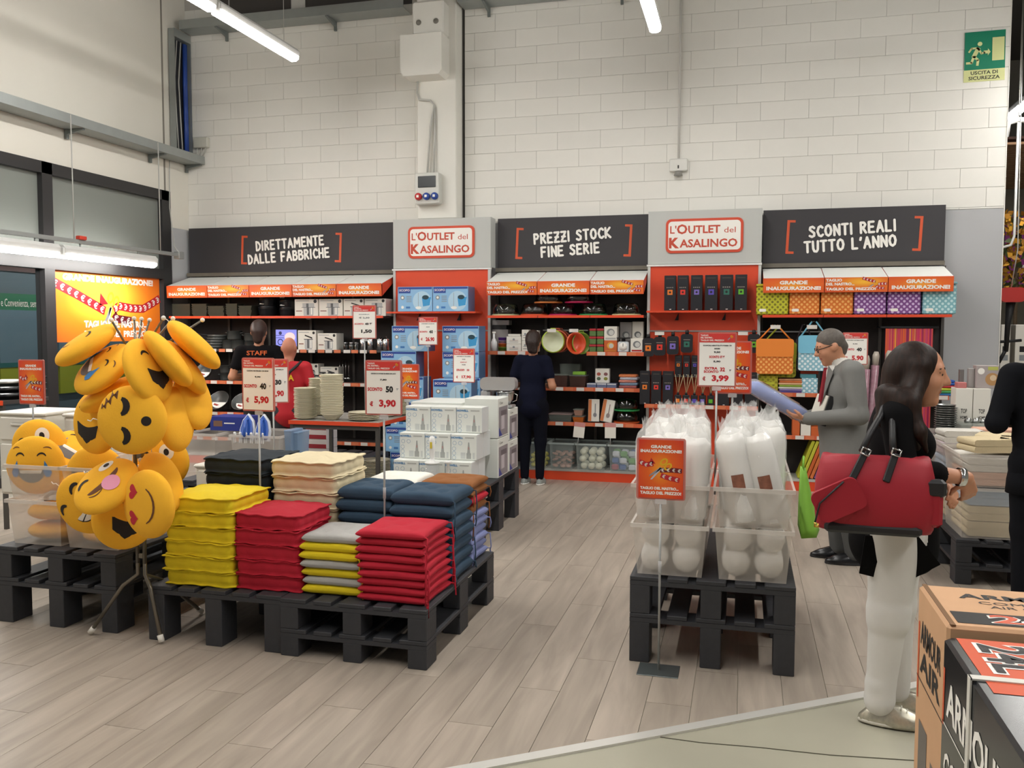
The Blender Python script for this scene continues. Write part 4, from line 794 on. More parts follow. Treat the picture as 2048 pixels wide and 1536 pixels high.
for bi, (xa, xb, d, c, nm, cn) in enumerate(binspec):
    a, b = px0(xa, 9.42, 900), px0(xb, 9.42, 900); w = b-a-.02
    t = thing('clear_bin', 'clear plastic bin holding %s on the base deck' % d, 'bin', ((a+b)/2, 9.66, .127), group='clear bins under the dome shelves'); bin_geo(t, w, .36, .3, .015)
    rng = random.Random(bi); r = w*.125; kk = 0
    for lay in range(3):
        for i in range(3):
            for j in range(2):
                x = (a+b)/2+(i-1)*w*.285+rng.uniform(-.01, .01); y = 9.55+j*.16+rng.uniform(-.01, .01); z = .131+r+lay*r*1.9
                cc = c if bi != 3 else ['a04a5a', '4a64a0', 'c9ccd4', '6a9a5a', 'b8bcc4', '3f5a94'][(i+j+lay) % 6]
                mm = mat('bin_'+cc, cc, .45, noise=.25, nscale=14); o = MB()
                if bi in (0, 2): ball(o, (0, 0, 0), r, mm, .9)
                elif bi == 1: o.lathe([(0, -r*.3), (r*.9, -r*.3), (r*1.1, 0), (r*.9, r*.3), (r*.3, r*.35), (r*.2, r*.5), (0, r*.5)], mm, 14)
                else: o.box(-r, r, -r*.6, r*.6, -r*.8, r*.8, mm, r*.3)
                single(o, {'pad': 'round_pad', 'lid': 'wrapped_dish', 'ball': 'twine_ball', 'pack': 'plastic_pack'}[nm], {'pad': 'yellow round pad inside the bin of pads', 'lid': 'wrapped pink brown dish inside its clear bin', 'ball': 'white ball of twine inside its clear bin', 'pack': '%s plastic pack inside the end bin of mixed goods' % {'a04a5a': 'crimson', '4a64a0': 'blue', 'c9ccd4': 'white', '6a9a5a': 'green', 'b8bcc4': 'pale grey', '3f5a94': 'dark blue'}.get(cc, '')}[nm], 'dish' if nm == 'lid' else nm, (x, y, z), (rng.uniform(-.5, .5), rng.uniform(-.5, .5), rng.uniform(0, 3)) if bi != 3 else (0, 0, rng.uniform(-.3, .3)), d+' in the bin'); kk += 1
# -- tower two: black fragrance goods
BOXK = mat('fragrance_black', '26262a', .3)
CO = ['e07a2a', 'd8392c', '7a68b8', '5a4ab0', '2f6a5a', '5fae2e']; CN = ['orange', 'red', 'lilac', 'violet', 'teal', 'green']
def frag_print(c):
    def f(q, w, h):
        y = -.0012; lm = mat('frag_'+c, c, .4); s = w*.22; rect(q, -s, s, h*.52-s, h*.52+s, lm, y); disc(q, 0, h*.52, s*.45, PRINTK, y-.0002, 8)
        for k in range(4): rect(q, -w*.3+k*w*.16, -w*.3+k*w*.16+w*.1, h*.64, h*.67, mat('frag_text', '8a8078', .5), y)
        rect(q, -w*.34, w*.34, h*.9, h*.93, mat('frag_dim', '4a4440', .8), y); rect(q, -w*.05, w*.12, h*.03, h*.045, PRINTW, y)
    return f
for k, (xa, xb) in enumerate(((1327, 1350), (1353, 1375), (1380, 1403), (1408, 1433), (1438, 1464), (1468, 1492))):
    carton('fragrance_box', 'tall black fragrance box with %s emblem on the tower shelf' % CN[k], 'box', xa, xb, 9.54, .125, 1.886, .375, BOXK, frag_print(CO[k]), 'tall black boxes')
tw = bpy.data.objects['tower_shelf.001']
s = MB().box(-.59, .59, -.3, 0, .853, .875, SHELFM).build('shelf', tw); MB().box(-.59, .59, -.306, -.3, .84, .883, mat('tag_rail', 'cf5f3a', .5)).build('tag_rail', s)
for k in range(9): place(_tags[k % 2], 'price_tag', s, (-.53+.125*k, -.3065, .862))
MB().box(-.57, .57, -.16, 0, 1.17, 1.185, SHELFM).build('shelf', tw)
def bottle(label, x, Y, z, c):
    t = thing('fragrance_bottle', label, 'bottle', (x, Y, z), group='hanging black bottles')
    MB().prism(rrect(.125, .2, .03), -.03, .03, BOXK).build('body', t, (0, 0, -.1)); MB().lathe([(0, 0), (.02, 0), (.018, .04), (0, .042)], BLACK, 14).build('cap', t)
    q = MB(); rect(q, -.03, .03, -.14, -.08, mat('frag_'+c, c, .4), -.031); disc(q, 0, -.11, .012, PRINTK, -.0315, 8); rect(q, -.035, .035, -.065, -.058, mat('frag_text', '8a8078', .5), -.031); q.build('print', t)
    MB().tube([(0, 0, .04), (0, 9.76-Y, .05)], .004, STEEL, 6).build('hook', t)
for x, y, i in ((1297, 676, 0), (1320, 674, 1), (1346, 672, 2), (1374, 668, 4), (1508, 668, 5)): p = onY(x, y, 9.6); bottle('black hanging bottle with %s emblem' % CN[i], p.x, 9.6, p.z, CO[i])
for x in (1318, 1486):
    p = onY(x, 667, 9.5); single(MB().box(-.05, .05, -.003, 0, -.018, .018, TAGW), 'hook_price_tag', 'white hook price tag %s' % ('near the orange emblem bottle' if x < 1400 else 'near the green emblem bottle'), 'price tag', (p.x, 9.56, p.z))
for k, (xa, xb) in enumerate(((1280, 1300.5), (1303, 1323), (1326, 1347))): carton('fragrance_box', 'black fragrance box with %s emblem on low tower shelf' % CN[k], 'box', xa, xb, 9.48, .12, .876, .36, BOXK, frag_print(CO[k]), 'low black boxes')
for k, (xa, xb) in enumerate(((1491, 1515), (1463, 1487), (1437, 1460))): carton('fragrance_box', 'black fragrance box %s by the orange satchel' % ['first', 'second', 'third'][k], 'box', xa, xb, 9.48, .12, .876, .36, BOXK, frag_print(CO[5-k]), 'low black boxes')
for k in range(5):
    x = 1357+16.5*k; carton('diffuser_box', 'small black diffuser box with %s emblem' % CN[[0, 1, 3, 2, 5][k]], 'box', x-7, x+7, 9.62, .08, 1.186, .22, BOXK, frag_print(CO[[0, 1, 3, 2, 5][k]]), 'small diffuser boxes')
    t = thing('reed_diffuser', 'black reed diffuser with %s emblem and pale sticks' % CN[[0, 1, 3, 2, 5][k]], 'diffuser', (px0(x, 9.5), 9.5, .876), group='reed diffusers')
    MB().box(-.035, .035, -.03, .03, 0, .11, BOXK, .006).build('flask', t); MB().lathe([(0, .11), (.014, .11), (.014, .135), (0, .135)], BLACK, 12).build('neck', t); q = MB(); rect(q, -.02, .02, .03, .07, mat('frag_'+CO[[0, 1, 3, 2, 5][k]], CO[0], .4), -.0312); q.build('print', t)
    for a in (-.03, .02, .06): MB().tube([(0, 0, .12), (a, -.01, .33)], .003, mat('reed', 'c9b58a', .7), 5).build('reed', t)
# -- section three
def bag(label, xa, xb, c1, c2, top):
    Y = 9.55; a, b = px0(xa, Y), px0(xb, Y); w = b-a; t = thing('cool_bag', label, 'bag', ((a+b)/2, Y, ZT), group='polka dot cool bags')
    MB().box(-w/2, w/2, 0, .2, 0, .3, dotmat('dots_'+c1, c1, c2), .015).build('body', t); MB().box(-w/2-.004, w/2+.004, -.006, .206, .3, .325, mat('trim_'+c1, c1, .6), .006).build('lid', t); MB().tube([(-.08, .1, .325), (-.06, .1, .37), (.06, .1, .37), (.08, .1, .325)], .009, mat('trim_'+c1, c1, .6), 6).build('handle', t)
    MB().prism(rrect(.07, .03, .012), -.003, 0, PRINTW).build('badge', t, (-w*.3, 0, .05))
for k, (xa, xb, c, d, n) in enumerate(((1511, 1575, 'c3c22e', '7d7a1c', 'lime dotted cool bag at the tower end'), (1577, 1637, 'd9752a', 'f0b060', 'orange dotted cool bag next to lime one'), (1640, 1704, 'd9752a', 'f0b060', 'orange dotted cool bag next to purple one'), (1706, 1770, '7d4a8c', 'd0b4dc', 'purple dotted cool bag next to orange one'), (1773, 1839, '7d4a8c', 'd0b4dc', 'purple dotted cool bag next to blue one'), (1843, 1910, '7fb4be', 'c4e2e4', 'pale blue dotted cool bag at the wall end'))): bag(n, xa, xb, c, d, 0)
S3o = bpy.data.objects['shelving_unit.002']
MB().box(px0(1520, 9.9), px0(1660, 9.9), 9.92, 9.94, 1.655, 1.67, STEEL).build('hook_rail', S3o)
def satchel(label, x, Y, ztop, w, h, c, flap, dots, back=0):
    t = thing('satchel', label, 'bag', (x, Y, ztop), group='hanging satchels')
    MB().prism(rrect(w, h, .03), 0, .05, dotmat('dots_'+c, c, dots)).build('body', t, (0, 0, -h/2)); MB().prism(rrect(w*1.02, h*.52, .03), -.01, .0, mat('flap_'+flap, flap, .6)).build('flap', t, (0, 0, -h*.24))
    for sg in (-1, 1): MB().tube([(sg*w*.42, .02, 0), (sg*.02, .03, .15)], .009, mat('flap_'+flap, flap, .6), 6).build('strap', t)
    MB().tube([(0, .02, .15), (0, 9.93-Y, .15)], .004, STEEL, 6).build('hook', t)
p = onY(1550, 679, 9.52); satchel('orange dotted satchel with plain flap', p.x, 9.52, p.z, .37, .36, 'd9752a', 'e8852e', 'f0b060'); p = onY(1557, 686, 9.6); satchel('lime dotted satchel hidden behind the orange one', p.x, 9.6, p.z, .36, .36, 'a4ab2c', 'aab52e', '7d7a1c')
p = onY(1628, 672, 9.55); satchel('pale blue dotted satchel behind the grey suit', p.x, 9.55, p.z, .3, .36, '8fbfd0', '7ac0dc', 'e4f0f4'); p = onY(1605, 678, 9.64); satchel('dark dotted satchel beside the pale blue one', p.x+.02, 9.64, p.z, .17, .34, '4a3a4a', '3a3038', '6a5a6a')
for x, nmm in ((1551, 'orange'), (1624, 'pale blue')): p = onY(x, 654, 9.5); single(MB().box(-.05, .05, -.003, 0, -.02, .02, TAGW), 'hook_price_tag', 'white price tag above the %s satchel' % nmm, 'price tag', (p.x, 9.5, p.z))
carton('lime_pouch_box', 'lime patterned fabric box on middle shelf', 'box', 1518, 1557, 9.58, .2, 1.021, .18, dotmat('dots_lime2', 'b9b632', '8f8c22'), lambda q, w, h: rect(q, -w*.4, w*.3, h*.5, h*.62, mat('lime_strap', 'c8cc3a', .5), -.0012))
for k, c in enumerate(('5a4a8c', '8a7ab4', 'd8d4d0', '8aa83c', 'e0b890', 'd0723c', 'c9906a')): single(MB().box(-.12, .12, 0, .22, 0, .02, mat('cloth_'+c, c, .8), .006), 'folded_cloth', '%s folded cloth in pile between lime and blue boxes' % nth(6-k, 7), 'cloth', (px0(1582, 9.6)+.008*(k % 2), 9.58, 1.021+.0215*k), group='folded cloths')
carton('blue_pouch_box', 'pale blue dotted fabric box on middle shelf', 'box', 1605, 1637, 9.58, .2, 1.021, .16, dotmat('dots_8fbfd0', '8fbfd0', 'e4f0f4'), None); carton('blue_pouch_box', 'rolled teal cloth bundle on the blue dotted box', 'box', 1602, 1634, 9.6, .16, 1.182, .04, mat('teal_cloth', '5a9aa4', .8)); carton('red_pouch', 'red orange pouch lying over the blue dotted box', 'pouch', 1602, 1638, 9.62, .14, 1.223, .035, mat('red_cloth', 'b8482e', .8))
carton('orange_goods_box', 'orange printed box on low shelf behind the white rolls', 'box', 1588, 1603, 9.56, .18, .576, .17, mat('box_orange', 'c9602c', .5)); carton('white_goods_box', 'white glossy box on low shelf by the suit', 'box', 1605, 1625, 9.56, .18, .576, .2, CARDW); carton('orange_goods_box', 'short orange box beside the white glossy box', 'box', 1626, 1648, 9.56, .18, .576, .1, mat('box_orange', 'c9602c', .5))
for k, (c, nmm) in enumerate((('b3b52c', 'lime'), ('c0bd3a', 'pale lime'), ('c8602c', 'orange'), ('d0713a', 'pale orange'), ('74508c', 'purple'), ('5d3f7a', 'dark purple'))):
    single(MB().box(-.016, .016, 0, .3, 0, .42, mat('folder_'+c, c, .5), .004), 'folder', 'leaning %s folder on the base deck behind the red bag' % nmm, 'folder', (px0(1597, 9.56, 960)+.042*k, 9.56, .127+.006), (0, math.radians(20), 0), 'leaning folders')
# rolls and striped cloth
def stripemat():
    m = bpy.data.materials.new('striped_oilcloth'); m.use_nodes = True; nt = m.node_tree; b = nt.nodes['Principled BSDF']; N = nt.nodes.new; L = nt.links.new
    tc = N('ShaderNodeTexCoord'); sp = N('ShaderNodeSeparateXYZ'); L(tc.outputs['Object'], sp.inputs[0]); n = N('ShaderNodeTexNoise'); n.noise_dimensions = '1D'; n.inputs['Scale'].default_value = 28; L(sp.outputs[0], n.inputs['W'])
    cr = N('ShaderNodeValToRGB'); cr.color_ramp.interpolation = 'CONSTANT'; e = cr.color_ramp.elements; e[0].position = 0; e[0].color = (*srgb('8c1f4a'), 1); e[1].position = .62; e[1].color = (*srgb('e0962e'), 1)
    for p, c in ((.4, 'c4305c'), (.47, 'd8602c'), (.53, 'b02454'), (.57, 'c9486a')): k = e.new(p); k.color = (*srgb(c), 1)
    L(n.outputs['Fac'], cr.inputs[0]); L(cr.outputs[0], b.inputs['Base Color']); b.inputs['Roughness'].default_value = .45; return m
a, b = px0(1770, 9.6), px0(1865, 9.6); m = MB(); n = 16; vs = []; fs = []
for i in range(n+1):
    x = (b-a)*(i/n-.5)
    for k in range(7): vs.append((x, .012*math.sin(i*1.3)*(k/6), -.2*k)); 
for i in range(n):
    for k in range(6): o = i*7+k; fs.append((o, o+1, o+8, o+7))
m.add(vs, fs, stripemat(), True); t = thing('striped_cloth', 'pink and orange striped cloth hanging from a bar', 'cloth', ((a+b)/2, 9.6, 1.7)); m.build('cloth', t); MB().tube([(-(b-a)/2-.05, 0, .01), ((b-a)/2+.05, 0, .01)], .012, BLACK, 8).build('bar', t)
for sg in (-1, 1): MB().tube([(sg*((b-a)/2+.03), 0, .01), (sg*((b-a)/2+.03), .36, .01)], .008, BLACK, 6).build('bar_arm', t)
ROLL = mat('pink_wrapped_roll', 'a07a86', .25, noise=.4, nscale=30); 
for k, (x, zt, lean) in enumerate(((1731, 1.46, .05), (1748, 1.5, .1), (1768, 1.52, .22), (1786, 1.35, .2), (1722, 1.35, 0))):
    t = thing('fabric_roll', 'pink patterned oilcloth roll leaning %s' % ['beside the price card', 'second from the price card', 'in front of striped cloth', 'farthest from the price card', 'behind the price card'][k], 'roll', (px0(x, 9.5)-lean*.5, 9.5+.05*k, .126), group='oilcloth rolls', rot=(0, lean*.6, 0))
    MB().lathe([(0, 0), (.04, 0), (.04, zt-.3), (0, zt-.3)], ROLL, 14).build('roll', t); MB().lathe([(0, zt-.3), (.03, zt-.3), (.034, zt-.2), (.02, zt-.16), (0, zt-.16)], mat('wrap_end', 'b8b0a4', .3), 12).build('wrapper_end', t)
# ================================================================== FLOOR DISPLAYS
PALM = mat('charcoal_pallet', '35363a', .6, noise=.15, nscale=25, bump=.15, bscale=40)
def pallet(label, x0, y0, z, h, w=.8, d=1.2, bottom=False, group='charcoal pallets'):
    t = thing('pallet', label, 'pallet', (x0+w/2, y0+d/2, z), group=group); th = .022; bw = (.145, .1, .145, .1, .145); gap = (w-sum(bw))/4; x = -w/2; g = None
    for b in bw: MB().box(x, x+b, -d/2, d/2, h-th, h, PALM, .003).build('deck_board', t); x += b+gap
    for yy in (-d/2, -.0725, d/2-.145): MB().box(-w/2, w/2, yy, yy+.145, h-2*th, h-th, PALM).build('stringer_board', t)
    lo = th if bottom else 0; sh = None
    for xx in (-w/2+.05, 0, w/2-.05):
        for yy in (-d/2+.0725, 0, d/2-.0725):
            if sh is None: o = MB().box(-.05, .05, -.0725, .0725, lo, h-2*th, PALM, .003).build('block', t); sh = o.data
            else: o = place(sh, 'block', t)
            o.location = (xx, yy, 0)
    if bottom:
        for xx in (-w/2, -.05, w/2-.1): MB().box(xx, xx+.1, -d/2, d/2, 0, th, PALM, .003).build('base_board', t)
    return t
pallet('lower charcoal pallet under the thin chair pads', -2.284, 3.97, 0, .142); pallet('upper charcoal pallet carrying the thin chair pads', -2.284, 3.97, .143, .157)
pallet('tall legged charcoal pallet carrying the yellow box cushions', -3.09, 3.99, 0, .3)
pallet('lower long legged charcoal pallet under the emoji cushion bins', -4.115, 4.02, 0, .26); pallet('upper charcoal pallet under the emoji cushion bins', -4.115, 4.02, .261, .179)
pallet('lower long legged charcoal pallet under the bins of white rolls', -.536, 4.36, 0, .25); pallet('upper charcoal pallet under the bins of white rolls', -.536, 4.36, .251, .189)
pallet('lower charcoal pallet under the white mixer boxes', -2.75, 6.42, 0, .25); pallet('upper charcoal pallet under the white mixer boxes', -2.75, 6.42, .251, .189)
pallet('lower charcoal pallet under the towel bins', 1.38, 6.28, 0, .145); pallet('upper charcoal pallet under the towel bins', 1.38, 6.28, .146, .155)
# ---- cushions
def rsq(a, n, r=.12):
    """point on a rounded square outline (half size 1), parameter a in 0..1"""
    t = a*4; s = int(t) % 4; f = (t-int(t))*2-1; e = 1-r
    if abs(f) <= e: p = (f, -1)
    else:
        q = (abs(f)-e)/r*math.pi/4; p = (math.copysign(e+r*math.sin(q), f), -e-r*math.cos(q)); 
    for _ in range(s): p = (-p[1], p[0])
    return p
def box_cushion(w, h, m, seed, dome=False):
    R = random.Random(seed); n = 96; ph = [R.uniform(0, 6.28) for _ in range(6)]; b = MB(); vs = []; fs = []
    def wob(a, k): return math.sin(a*6.283*k+ph[k % 6])
    dz = h*.2 if dome else 0
    prof = [(.30, h*1.0+dz), (.6, h*.99+dz*.75), (.84, h*.97+dz*.3), (.93, h*.95), (.965, h*1.0), (1.0, h*.985), (1.012, h*.94), (.99, h*.89), (.95, h*.86), (.972, h*.7), (.978, h*.5), (.972, h*.3), (.95, h*.14), (.99, h*.11), (1.012, h*.06), (.99, h*.01), (.95, 0), (.5, 0)]
    for j, (sc, z) in enumerate(prof):
        for i in range(n):
            a = i/n; x, y = rsq(a, n); s = sc; zz = z
            if 4 <= j <= 7 or 13 <= j <= 16: s += .009*wob(a, 11)+.012*wob(a, 23); zz += h*.03*wob(a, 5)+h*.035*wob(a, 13)
            if 9 <= j <= 11: s += .024*abs(math.sin(a*6.283*10))-.012
            if j < 3:
                zz += h*.03*math.sin(x*sc*4+ph[0])*math.sin(y*sc*4+ph[1])
                if dome: zz -= h*.16*max(0, math.cos(x*sc*6)*math.cos(y*sc*6))**3
            vs.append((x*s*w/2, y*s*w/2, max(zz, 0)))
    for j in range(len(prof)-1):
        for i in range(n): k = (i+1) % n; fs.append((j*n+i, (j+1)*n+i, (j+1)*n+k, j*n+k))
    vs.append((0, 0, h*.98+(h*.1 if dome else 0))); c = len(vs)-1
    for i in range(n): fs.append((c, i, (i+1) % n))
    fs.append(tuple((len(prof)-1)*n+i for i in range(n-1, -1, -1)))
    return b.add(vs, fs, m, True)
def pad(w, h, m, seed, tuft=True):
    R = random.Random(seed); n = 22; b = MB(); vs = []; fs = []; p0, p1 = R.uniform(0, 6), R.uniform(0, 6)
    tf = [(sx*.5, sy*.5) for sx in (-1, 0, 1) for sy in (-1, 0, 1) if abs(sx)+abs(sy) != 1]
    for side in (1, -1):
        for i in range(n+1):
            for j in range(n+1):
                u, v = i/n*2-1, j/n*2-1; u = math.sin(u*math.pi/2); v = math.sin(v*math.pi/2)
                e = max((1-u**8)*(1-v**8), 0)**.36; z = h/2*e
                if tuft and side > 0:
                    for a, c in tf: z -= h*.34*math.exp(-((u-a)**2+(v-c)**2)/.022)
                if side > 0: z *= 1+.08*math.sin(u*5+p0)*math.sin(v*5+p1)
                s = 1-.055*(1-abs(u*v))*(max(abs(u), abs(v))**6)
                vs.append((u*w/2*s, v*w/2*s, h/2+side*z))
    N = (n+1)*(n+1)
    for i in range(n):
        for j in range(n):
            o = i*(n+1)+j; fs.append((o, o+n+1, o+n+2, o+1)); fs.append((N+o, N+o+1, N+o+n+2, N+o+n+1))
    return b.add(vs, fs, m, True)
FAB = {k: mat('fabric_'+k, c, .85, noise=.06, nscale=40, bump=.12, bscale=220) for k, c in (('yellow', 'dcc312'), ('red', 'b3122b'), ('cream', 'ddcfab'), ('ink', '18222a'), ('navy', '2a4358'), ('grey', 'a9a8a4'), ('brown', '8a5526'), ('lavender', '7d86b4'), ('white', 'e8e6dc'))}
def stack_box(colour, cx, cy, w, z, n, h, where, tone=None):
    var = [box_cushion(w, h, FAB[colour], s) for s in range(3)]; meshes = [None]*3; R = random.Random(n)
    for k in range(n):
        i = k % 3; loc = (cx+R.uniform(-.008, .008), cy+R.uniform(-.006, .006), z+h*.985*k); rot = (0, 0, R.choice((0, 1, 2, 3))*math.pi/2+R.uniform(-.025, .025))
        if k == n-1: o = box_cushion(w, h, FAB[colour], 5, True).build('box_cushion', None, loc, rot)
        elif meshes[i] is None: o = var[i].build('box_cushion', None, loc, rot); meshes[i] = o.data
        else: o = place(meshes[i], 'box_cushion', None, loc, rot)
        tag(o, '%s %s tufted box cushion in the stack %s' % (nth(n-1-k, n), tone or colour, where), 'cushion', 'stacked %s box cushions' % (tone or colour))
stack_box('yellow', -2.815, 4.245, .42, .301, 6, .081, 'beside the emoji rack')
stack_box('red', -2.41, 4.25, .385, .301, 5, .082, 'between yellow stack and grey pads')
stack_box('ink', -2.87, 4.70, .42, .301, 7, .09, 'behind the yellow cushions', 'dark navy')
stack_box('cream', -2.425, 4.70, .42, .301, 7, .09, 'behind the red cushions')
def stack_pads(seq, cx, cy, w, z, pitch, where, grp, ties=None, dx=.008):
    ms = {}; R = random.Random(len(seq)*7+int(cx*100)); n = len(seq)
    for k, c in enumerate(seq):
        i = (c, k % 2); t = thing('chair_pad', '%s %s chair pad in stack %s' % (nth(n-1-k, n), c, where), 'cushion', (cx+R.uniform(-dx, dx), cy+R.uniform(-dx, dx), z+pitch*k), R.uniform(-.03, .03), grp)
        if i not in ms: ms[i] = pad(w, pitch*1.12, FAB[c], k+len(c)).build('pad', t).data
        else: place(ms[i], 'pad', t)
        if ties and (k % 2 == 0 or c == ties):
            for sg in (1, -1):
                L = .05+.05*((k*3) % 4)
                MB().tube([(w/2-.02, sg*(w/2-.02), pitch*.6), (w/2+.012, sg*(w/2+.004), pitch*.5), (w/2+.016, sg*(w/2+.012), pitch*.3-L*.5), (w/2+.01, sg*(w/2+.008), max(pitch*.2-L, -pitch*k+.01))], .004, FAB[c], 5).build('tie', t)
stack_pads(['yellow', 'grey', 'yellow', 'grey', 'yellow', 'yellow', 'grey'], -2.047, 4.23, .335, .301, .045, 'between red box cushions and red pads', 'grey and yellow chair pads', 'none')
stack_pads(['red']*9, -1.69, 4.2, .375, .301, .041, 'at the front pallet corner', 'red chair pads', 'red')
stack_pads(['navy']*7, -2.035, 4.64, .34, .301, .07, 'behind the grey and yellow pads', 'navy chair pads', 'none')
stack_pads(['navy']*7, -1.685, 4.61, .365, .301, .069, 'behind the red pads', 'navy chair pads by the aisle', 'none')
stack_pads(['lavender']*6+['brown', 'red', 'brown', 'brown'], -1.68, 4.98, .33, .301, .0485, 'at the aisle end behind navy pads', 'lavender and brown chair pads', 'none')
stack_pads(['white']*10, -2.04, 4.995, .33, .301, .048, 'behind the navy pads', 'white chair pads', 'none')
# ---- price card holders and posters on poles
RIMM = mat('clear_frame_rim', 'd07a70', .25, alpha=.75); HOLD = mat('clear_holder', 'e6e6e6', .2, alpha=.4); POLE = mat('grey_pole', 'a5a6a4', .4, .4)
def holder(name, label, cat, x, y, z, w, h, foot, rz=0, base=True, pr=None, poster=None, collar=None):
    t = thing(name, label, cat, (x, y, foot), rz); c = z-foot
    MB().prism(rrect(w*1.1, h*1.06, w*.06), -.004, .004, RIMM).build('frame', t, (0, 0, c))
    if poster: flat_poster(t, w, h, 'v', PG_V, 0, c, -.005)
    else:
        sh = MB().box(-w/2, w/2, -.007, -.004, -h/2, h/2, PRINTW).build('sheet', t, (0, 0, c)); MB().box(-w/2, w/2, -.0085, -.007, h*.33, h/2, SIGNRED).build('header', sh)
        q = MB(); y0 = -.0092
        for tx, zz, ww in (('TAGLIO', .465, .22), ('DEL NASTRO...', .42, .36), ('TAGLIO DEL PREZZO!', .37, .66)): q.text(tx, PRINTW, -w*.47+w*ww/2, h*zz, h*.032, y0, w=w*ww, bold=.03)
        scissors(q, (w*.36, h*.42), w*.1, .7, y0)
        for (tx, col, xx, zz, hh, ww) in pr: q.text(tx, {'k': PRINTK, 'r': PRINTR, 'g': PRINTG}[col], w*xx, h*zz, h*hh, -.0078, w=w*ww, bold=.05)
        q.build('print', sh)
    MB().box(-w*.13, w*.13, -.007, .007, -.022, .004, HOLD, .003).build('clip', t, (0, 0, c-h*.53)); MB().tube([(0, 0, .0), (0, 0, c-h*.53-.02)], .006, POLE, 8).build('pole', t)
    if collar: MB().tube([(0, 0, collar-.03), (0, 0, collar+.03)], .009, HOLD, 8).build('collar', t)
    if base: MB().box(-.1, .1, -.08, .08, 0, .004, mat('steel_foot', '6f7676', .35, .6), .001).build('base_plate', t)
    return t
def std(desc, old, pct, new): return [(desc, 'k', 0, .27, .026, .74), (old, 'k', 0, .15, .034, .2), ('SCONTO', 'r', -.25, -.03, .07, .44), (pct, 'k', .18, -.03, .125, .22), ('%', 'g', .42, -.03, .045, .07), ('\u20ac', 'r', -.36, -.31, .095, .1), (new, 'r', .12, -.31, .165, .5)]
c = onY(517, 769, 4.47); holder('price_sign', 'price card of 5,90 euro on a pole among the box cushions', 'price sign', c.x, 4.47, c.z, .195, .29, .301, -.06, False, std('CUSCINO MATERASSO CM 40X40', '9,90', '40', '5,90'))
c = onY(546, 762, 5.6); holder('price_sign', 'price card turned aside behind the 5,90 euro card', 'price sign', c.x, 5.6, c.z, .2, .3, .5, .55, False, std('FERRO DA STIRO', '19,90', '30', '13,90'))
c = onY(738, 780, 4.24); holder('price_sign', 'price card of 3,90 euro on a pole among the chair pads', 'price sign', c.x, 4.435, c.z, .19, .285, .301, .1, False, std('CUSCINO DI COTONE CM 40X40 CON LACCI', '7,80', '50', '3,90'), collar=.48)
c = onY(729, 644, 7.3); holder('price_sign', 'handwritten price card of 1,50 euro above the plates', 'price sign', c.x, 7.3, c.z, .2, .285, .885, .12, False, [('SCODELLA', 'g', 0, .24, .03, .5), ('\u20ac 2,50', 'g', 0, .13, .06, .5), ('SCONTO', 'r', -.24, -.06, .05, .42), ('40 %', 'k', .2, -.06, .07, .34), ('1,50', 'k', .1, -.3, .13, .5)])
c = onY(853, 662, 9.0); holder('price_sign', 'price card of 26,90 euro on a pole before the mop cartons', 'price sign', c.x, 9.05, c.z, .2, .29, 0, .05, True, std('LAVAPAVIMENTI CON SECCHIO', '44,90', '40', '26.90'))
c = onY(928, 731, 7.5); holder('price_sign', 'price card of 17,90 euro above the white blender boxes', 'price sign', c.x, 7.5, c.z, .19, .29, .9, -.03, False, [('ROBOT MIXER 3 IN 1 CON ACCESSORI', 'k', 0, .28, .024, .7), ('29,90', 'k', 0, .19, .03, .16), ('SCONTO 33 %', 'r', 0, .1, .035, .34), ('19,90', 'k', 0, .02, .035, .18), ('EXTRA SCONTO', 'r', -.16, -.14, .07, .4), ('10', 'r', .22, -.14, .07, .12), ('\u20ac', 'r', -.34, -.36, .08, .08), ('17,90', 'r', .13, -.36, .11, .46)])
c = onY(810, 764, 7.0); holder('opening_poster', 'small orange opening sale poster behind the plates', 'poster', c.x, 7.05, c.z, .2, .29, .885, .06, False, poster=1)
c = onY(64, 764, 5.1); holder('opening_poster', 'small orange opening sale poster above white drawer units', 'poster', c.x, 5.1, c.z, .2, .3, .95, 0, False, poster=1)
c = onY(1322, 938, 4.27); holder('opening_poster', 'orange opening sale poster on a floor pole before white rolls', 'poster', c.x, 4.27, c.z, .215, .285, 0, 0, True, poster=1, collar=.52)
c = onY(1434, 719, 5.2); holder('price_sign', 'price card of 3,99 euro above the bags of white rolls', 'price sign', c.x, 5.2, c.z, .2, .3, .72, 0, False, [('GUANCIALI ARROTOLATO FORMA CM', 'k', 0, .27, .026, .8), ('50X80', 'k', 0, .21, .026, .16), ('9,50', 'k', 0, .14, .04, .18), ('SCONTO 37 %', 'r', 0, .05, .05, .44), ('5,90', 'k', 0, -.04, .04, .2), ('EXTRA', 'r', -.16, -.17, .05, .36), ('SCONTO', 'r', -.16, -.235, .05, .42), ('32', 'r', .16, -.19, .08, .14), ('%', 'k', .38, -.21, .04, .06), ('\u20ac', 'r', -.36, -.37, .08, .08), ('3,99', 'r', .1, -.37, .14, .48)])
c = onY(1476, 735, 5.42); holder('opening_poster', 'orange opening sale poster half hidden behind the 3,99 euro card', 'poster', c.x-.03, 5.42, c.z, .2, .3, .72, .05, False, poster=1)
c = onY(1710, 697, 8.3); holder('price_sign', 'price card of 5,90 euro on a pole before the oilcloth rolls', 'price sign', c.x, 8.3, c.z, .195, .27, 0, -.1, True, std('TOVAGLIA ANTIMACCHIA', '9,90', '40', '5.90'))
